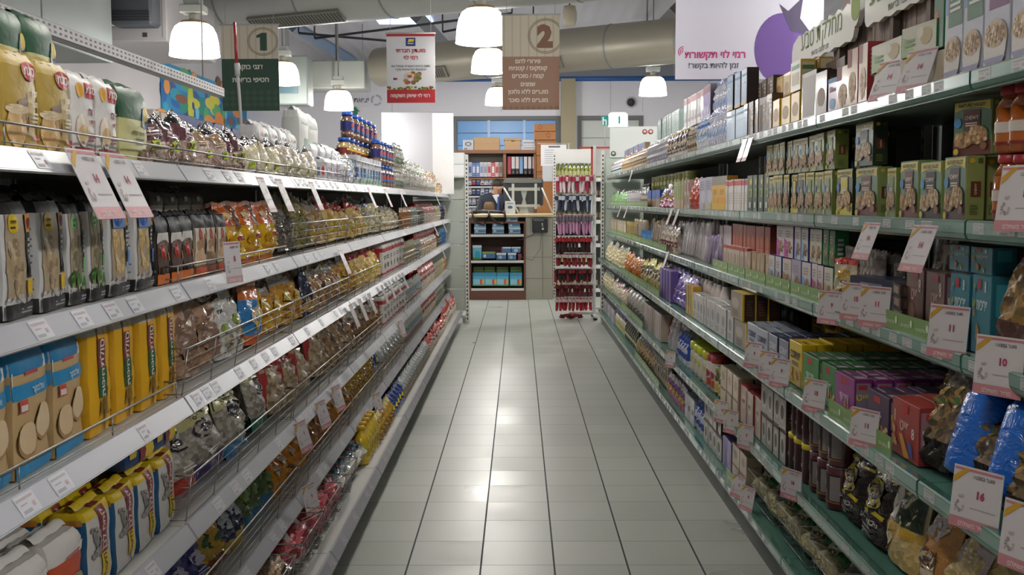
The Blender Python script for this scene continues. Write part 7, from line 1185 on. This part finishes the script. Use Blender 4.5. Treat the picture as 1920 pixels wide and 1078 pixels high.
Rr(2,'tan_tea',1400,1440,'tan tea box',n=5); Rr(2,'cream_red',1356,1400,'cream tea box, red side',n=7); Rr(2,'red_brown',1370,1440,'red brown tea box above',n=9,row0=1,set_back=.07,z0=.1,zs=1.1); Rr(2,'lilac_tall',1348,1370,'tall lilac tea box',n=4,row0=1,set_back=.07); Rr(2,'red_brown',1345,1440,'red tea box behind',n=12,row0=2,set_back=.15,zs=1.5)
Rr(2,'cutlery_lilac',1314,1345,'lilac plastic cutlery pack',n=5,lean=-.1); Rr(2,'cutlery',1268,1330,'white plastic cutlery pack',n=10,lean=-.1,zs=1.1,set_back=.07); Rr(2,'cutlery',1270,1345,'cutlery pack behind',n=9,row0=1,set_back=.12,zs=1.15); Rr(2,'wafer_brown',1238,1268,'brown wafer pack',n=6,zs=1.1); Rr(2,'skewers',1216,1240,'wooden skewer pack',n=6,lean=-.1); Rr(2,'blue_small',1206,1220,'bright blue box',n=2,rz=.3); Rr(2,'skewers',1188,1208,'pale wooden stick pack',n=6); Rr(2,'book_yellow',1174,1194,'olive yellow sachet box',n=11,zs=1.2); Rr(2,'book_thin',1145,1174,'cream sachet box',n=28,zs=1.25)
# fourth
Rr(3,'blue_roll',1748,1790,'bright blue wrapped roll beside red box',n=1,lean=-.3,zs=.88,ds=1.1,fill=1); Rr(3,'snack_dark',1790,1822,'dark snack bag between blue rolls',n=1,lean=-.32,zs=.9,set_back=.07); Rr(3,'blue_roll',1822,1866,'bright blue roll in the middle',n=1,lean=-.3,zs=.88,ds=1.1,fill=1); Rr(3,'snack_dark',1866,1902,'dark snack bag nearest the camera',n=1,lean=-.32,zs=.9); Rr(3,'blue_roll',1904,1950,'bright blue roll nearest the camera',n=1,lean=-.3,zs=.88,ds=1.1,fill=1); Rr(3,'snack_dark',1716,1746,'dark snack bag beside red box',n=2,lean=-.3); Rr(3,'snack_dark',1740,1930,'snack bag behind',n=4,row0=1,set_back=.22,lean=-.1,zs=.9)
Rr(3,'red8',1668,1720,'red rusk box marked 8',n=1,rows=3,jr=.01); Rr(3,'red8',1722,1760,'red rusk box, second stack',n=1,rows=2,row0=1,set_back=.12)
Rr(3,'dan_purple',1620,1662,'dark purple bar box',n=1,rows=6,jr=.01,zs=.98); Rr(3,'dan_magenta',1563,1600,'magenta bar box',n=1,rows=6,jr=.01); Rr(3,'dan_magenta',1600,1622,'magenta bar box, narrow',n=1,rows=6,row0=1,set_back=.1,jr=.01); Rr(3,'dan_green',1536,1562,'green bar box',n=1,rows=6,jr=.01); Rr(3,'dan_green',1501,1533,'green bar box, red lettering',n=1,rows=6,jr=.01)
Rr(3,'corny_y',1475,1500,'yellow bar box',n=1,rows=6,jr=.01,zs=1.12); Rr(3,'corny_y',1520,1660,'yellow bar box at back',n=5,rows=1,row0=6,set_back=.4,zs=1.25); Rr(3,'corny_n',1438,1474,'navy bar box',n=2,rows=6,jr=.01)
Rr(3,'corny_w',1398,1437,'pale grey bar box',n=2,rows=3,jr=.02); Rr(3,'brown_yellow',1374,1397,'brown rusk box, yellow edge',n=1,rows=3,jr=.02,zs=.74); Rr(3,'brown_yellow',1366,1390,'brown rusk box stacked above',n=1,rows=3,tier0=1,z0=.128,jr=.02,zs=.74); Rr(3,'brown_yellow',1370,1440,'brown rusk box above',n=4,row0=2,set_back=.24,z0=0,zs=1.4); Rr(3,'white_carton4',1330,1372,'white rusk carton',n=4,rows=3,jr=.02); Rr(3,'white_carton4',1316,1330,'white carton, far end',n=2,rows=2)
Rr(3,'white_bottle',1292,1352,'white bottle with black cap',n=8,row0=1,set_back=.13,zs=1.25); Rr(3,'white_carton4',1298,1318,'small white carton',n=3); Rr(3,'multi_pack',1284,1298,'yellow tea box',n=3,zs=1.2)
Rr(3,'purple_coffee',1258,1288,'purple foil coffee bag',n=4,lean=-.25); Rr(3,'purple_tall',1236,1258,'lilac coffee box',n=4); Rr(3,'purple_coffee',1240,1286,'coffee bag behind',n=6,row0=1,set_back=.1,zs=1.15); Rr(3,'olive_yellow',1200,1238,'olive bag with yellow top',n=8,lean=-.15); Rr(3,'orange_bag',1168,1202,'orange foil bag',n=9,lean=-.15); Rr(3,'cream_noodle',1134,1168,'cream noodle bag',n=15,lean=-.15)
# fifth
Rr(4,'maroon_granola',1815,1960,'oat bag with maroon header',n=2,lean=-.45,jr=.02); Rr(4,'oats',1730,1815,'clear oat bag',n=1,lean=-.45,jr=.03); Rr(4,'choc_bag',1690,1735,'golden brown granola bag',n=1,lean=-.35,zs=1.08,jr=.02); Rr(4,'ricecake',1640,1690,'pale rice cake bag',n=1,lean=-.15,zs=1.08,jr=.02); Rr(4,'nutmix',1556,1640,'black nut bag, yellow lines',n=2,lean=-.22,zs=1.08,jr=.02); Rr(4,'nutmix',1560,1800,'dark bag in second row',n=6,row0=1,set_back=.2,lean=-.15)
Rr(4,'coffee_can',1508,1556,'maroon coffee can',n=3,tiers=2,rows=2,jy=.002); Rr(4,'coffee_can_y',1470,1506,'coffee can with yellow lid',n=3,rows=2,tiers=1); Rr(4,'coffee_can_y',1474,1506,'yellow lid can on top',n=3,z0=.142,tier0=1,rows=2)
Rr(4,'dark_white5',1424,1470,'dark cocoa box, round label',n=4,rows=2,tiers=2); Rr(4,'cocoa_red',1384,1424,'red side cocoa box',n=3,rows=2); Rr(4,'cream_box5',1348,1384,'cream cocoa box',n=3,rows=2); Rr(4,'green_jar',1338,1440,'small jar with olive lid',n=11,row0=2,set_back=.2,zs=1.5); Rr(4,'green_jar',1334,1348,'golden jar with olive lid',n=2); Rr(4,'red_white_jar',1320,1334,'white jar with red lid',n=2,zs=1.2); Rr(4,'lime_jar',1290,1320,'white jar with lime lid',n=4,rows=2,zs=1.1); Rr(4,'lime_jar',1284,1312,'jar with yellow lid behind',n=3,row0=2,set_back=.2,zs=1.4); Rr(4,'blue_bottle_pack',1270,1286,'blue and white pack',n=4); Rr(4,'hang_bag',1246,1270,'clear loose bag',n=3,lean=-.2,zs=1.1); Rr(4,'red_shiny',1236,1258,'shiny red pack',n=3,row0=1,set_back=.1,zs=1.2); Rr(4,'book_white',1206,1238,'slim white and tan box',n=11); Rr(4,'white_bag',1174,1206,'white bag, dark print',n=6); Rr(4,'redcream',1146,1174,'cream bag with red top',n=11,lean=-.1); Rr(4,'cream_noodle',1131,1146,'pale noodle bag',n=9)
# bottom
Rr(5,'foilgray',1550,1720,'grey foil bag',n=4,lean=-.9,set_back=.05,z0=.012); Rr(5,'greenpack',1400,1540,'green herb bag in basket',n=6,lean=-.95,set_back=.04,z0=.012,jr=.2); Rr(5,'tan_bag',1400,1560,'tan seed bag behind',n=8,row0=1,set_back=.25,lean=-.1,zs=.9)
Rr(5,'cream_box5',1370,1398,'cream box beside baskets',n=2,rows=2,zs=.9); Rr(5,'purple_tall',1352,1368,'dark purple box',n=2,rows=2,zs=.7); Rr(5,'dark_white5',1318,1350,'brown and white box',n=4,rows=2,tiers=2); Rr(5,'blue_bottle_pack',1300,1318,'blue pack',n=3); Rr(5,'white6',1282,1300,'small white box',n=3,rows=2); Rr(5,'purple_pouch',1250,1282,'purple pouch',n=6,rows=2); Rr(5,'small_jar',1224,1250,'small glass jar',n=8,rows=2,tiers=2); Rr(5,'tan_bag',1192,1224,'tan seed bag',n=8,rows=2); Rr(5,'green_bottle',1170,1192,'dark green bottle',n=8); Rr(5,'purple_cap',1152,1170,'pale bottle with violet cap',n=9); Rr(5,'white6',1130,1152,'white box, dark print',n=14)
for i,px in enumerate((1402,1452,1515,1600)):
    y=y_at(px,1.0,.2); b=basket_mesh(.34,.26,.16); b.v=[(-x,y_,z) for x,y_,z in b.v]; o=obj('wire_basket',b,None,(1.03,y-.34,.18)); tag(o,'open wire basket of herb bags, '+ORD[3-i]+' from the near end of the bottom green shelf','basket','wire baskets on the bottom green shelf')
# ------------------------------------------------------------------ green department strips along the shelf fronts
def strip_mesh(L,n):
    m=MB(); g=P('7aa05a',.45,.2); m.box(0,0,0,L,.003,.055,g); S=lambda u,v,o:(u*L,-o,v*.055)
    for k in range(n):
        c_=(k+.5)/n; m.text(S,c_,.45,.24,P('d4e2c0'),heb('מחלקת טבע'),L,.055,fit=.6/n); m.ell(S,c_+.42/n,.62,.008/L,.2,P('e4eed4'),.0015,10)
    return m.mesh('department_strip')
SM_={}
def strips(shelf,px0,px1,n,z=0):
    H,X=RS[shelf]; a,b=y_at(px1,X+.012,H+.02),y_at(px0,X+.012,H+.02); L=(b-a)/n
    for i in range(n):
        key=round(L,3)
        if key not in SM_: SM_[key]=strip_mesh(L*.97,max(1,int(L/.11)))
        o=link('department_strip',SM_[key],None,(X+.012,b-i*L,H-.004+z),(0,0,-pi/2)); o['category']='shelf strip'; RECS.append((o,'green lettered strip along the front edge','R',shelf,b-i*L-L/2,0,0))
strips(2,1655,1742,1,.0); strips(2,1548,1582,1); strips(2,1336,1538,5); strips(3,1551,1602,1); strips(3,1640,1668,1); strips(1,1145,1215,4); strips(2,1145,1250,6); strips(3,1165,1236,4); strips(4,1165,1205,2); strips(5,1190,1235,3); strips(5,1360,1375,1)
# ------------------------------------------------------------------ price cards
def card_mesh(price,w=.105,h=.115,new=True,red='c4888f'):
    m=MB(); m.box(-w/2,-.0008,0,w/2,.0008,h,P('d6d2d6',.3,.5)); S=lambda u,v,o:(-w/2+u*w,-.0008-o,v*h)
    m.rect(S,0,0,1,.17,P(red,.4)); m.text(S,.5,.08,.07,P('e8d8da'),heb('מחיר משתלם'),w,h,fit=.7); m.rect(S,.02,.93,.98,.97,P('c07a84'))
    if new: m.shape(S,[(.02,.7),(.02,.82),(.24,.97),(.36,.97)],P('c89a2c'),.001)
    m.text(S,.62,.86,.055,P('4a464c'),heb('מוצר במבצע'),w,h,fit=.6); m.text(S,.6,.58,.12,P('a8385a'),price,w,h,bold=.04); m.rect(S,.4,.34,.92,.36,P('a8a0a8')); prints(m,S,w,h,[('g',.1,.26,.3,.52,['a89c9c','b8acac','9a8e90'],16,.03)])
    return m.mesh('price_card')
CARDS={p:card_mesh(p) for p in ('11','16','15','10','9','14')}; CARDP=card_mesh('5',.09,.12,False,'c9a4a8')
def card(side,shelf,px,price,dz,tilt,turn=0,look='white price card with red foot',sc=1,out=.0,mesh=None):
    SH=LS if side=='L' else RS; H,X=SH[shelf]; sg=1 if side=='L' else -1; tilt=-abs(tilt); turn=-sg*abs(turn); X2=X+sg*(.026+out if side=='L' else .008+out); y=y_at(px,X2,H)
    o=link('price_card',mesh or CARDS[price],None,(X2,y,H+dz),(tilt,0,(pi/2 if side=='L' else -pi/2)+turn),(sc,1,sc)); o['category']='price card'; RECS.append((o,look,side,shelf,y,0,0))
for px,p in ((205,'4'),(262,'4')): card('L',0,px,'14',-.125,.42,0,'large glossy hanging price card',1.25,.055)
for px in (512,545,603,705,735,762,825): card('L',0,px,'9',-.125,.38,0,'white hanging price card',1,.05,CARDP)
card('L',1,440,'5',-.03,-.1,.25,'white standing price card',1,.004,CARDP)
for px in (655,822,838): card('L',1,px,'9',-.125,.38,0,'white hanging price card',1,.05,CARDP)
for px in (672,688,705,728,741,753,765,836): card('L',2,px,'9',-.115,.36,0,'white hanging price card',1,.045,CARDP)
for px,p in ((575,'9'),(612,'9'),(640,'9'),(758,'9')): card('L',3,px,p,-.105,.3,.2,'white hanging price card',1,.035)
for px,p in ((587,'9'),(712,'9')): card('L',4,px,p,-.08,.25,.3,'white hanging price card',1,.03)
for px,p in ((1650,'14'),(1705,'14')): card('R',0,px,p,-.012,-.35,-.35,'white price card leaning on cartons',1.1,-.008)
for px,p in ((1385,'9'),(1395,'9'),(1180,'9')): card('R',0,px,p,-.125,.3,0,'white hanging price card',1,.03,CARDP)
card('R',1,1612,'14',-.125,.35,-.12,'white hanging price card',1,.062); card('R',1,1706,'14',-.135,.35,-.15,'white hanging price card',1.1,.066); card('R',1,1905,'15',-.02,-.15,-.35,'white standing price card',1.25,.004)
for px in (1250,1262,1158,1170): card('R',1,px,'9',-.115,.35,0,'white hanging price card, no badge',1,.035,CARDP)
card('R',2,1552,'9',-.05,.1,-.5,'white hanging price card',1,.01); card('R',2,1596,'15',-.01,-.1,-.45,'white standing price card',1.05,.004); card('R',2,1634,'11',-.01,-.1,-.5,'white standing price card',1.1,.006); card('R',2,1770,'11',-.02,-.1,-.45,'white standing price card',1.15,.006); card('R',2,1866,'10',-.06,.08,-.5,'white hanging price card',1.15,.012)
card('R',2,1243,'9',-.1,.35,0,'white hanging price card',1,.035,CARDP)
for px,p in ((1408,'9'),(1436,'9'),(1458,'9'),(1522,'15'),(1614,'11')): card('R',3,px,p,-.012,-.12,-.5,'white standing price card',.95,.004)
card('R',3,1820,'16',-.02,-.12,-.5,'white standing price card',1.15,.006); card('R',3,1915,'16',-.03,-.12,-.4,'white standing price card',1.15,.006)
for px,p in ((1480,'16'),(1395,'9'),(1368,'9'),(1350,'9'),(1256,'9')): card('R',4,px,p,-.04,.05,-.5,'white price card on the rail',.95,.01)
for px in (1378,1395): card('R',5,px,'9',.0,-.2,-.4,'white standing price card',.9,.004)
# pole with red tip standing among the goods, and the white sheet at the end of the top shelf
o=link('thin_pole',None,loc=(-1.12,y_at(452,-1.12,1.8),1.595)); tag(o,'thin pole, white below and red above, standing on the top white shelf','pole'); zc=o.location.y
za=at(447,175,zc).z-1.595; zb_=at(441,128,zc).z-1.595; zt_=at(439,42,zc).z-1.595
m=MB(); m.tube([(.01,0,.004),(-.004,0,za),(-.01,0,zb_)],.006,P('dcdad8',.4),8); obj('white_tube',m,o); m=MB(); m.tube([(-.01,0,zb_-.02),(-.016,0,zt_)],[.007,.006],P('b82c34',.35,.4),8); obj('red_sleeve',m,o); m=MB(); m.tube([(-.009,0,zb_-.03),(-.01,0,zb_+.02)],.011,P('e2e2e2',.4),8); obj('collar',m,o)
o=MB(); q=flat(12.3,811,212,850,292); o.box(q[0],12.3,1.593,q[2],12.304,q[3],P('f0f0f2',.6)); tag(obj('paper_sheet',o),'upright white paper sheet at the far end of the top white shelf','sheet')
write_labels()
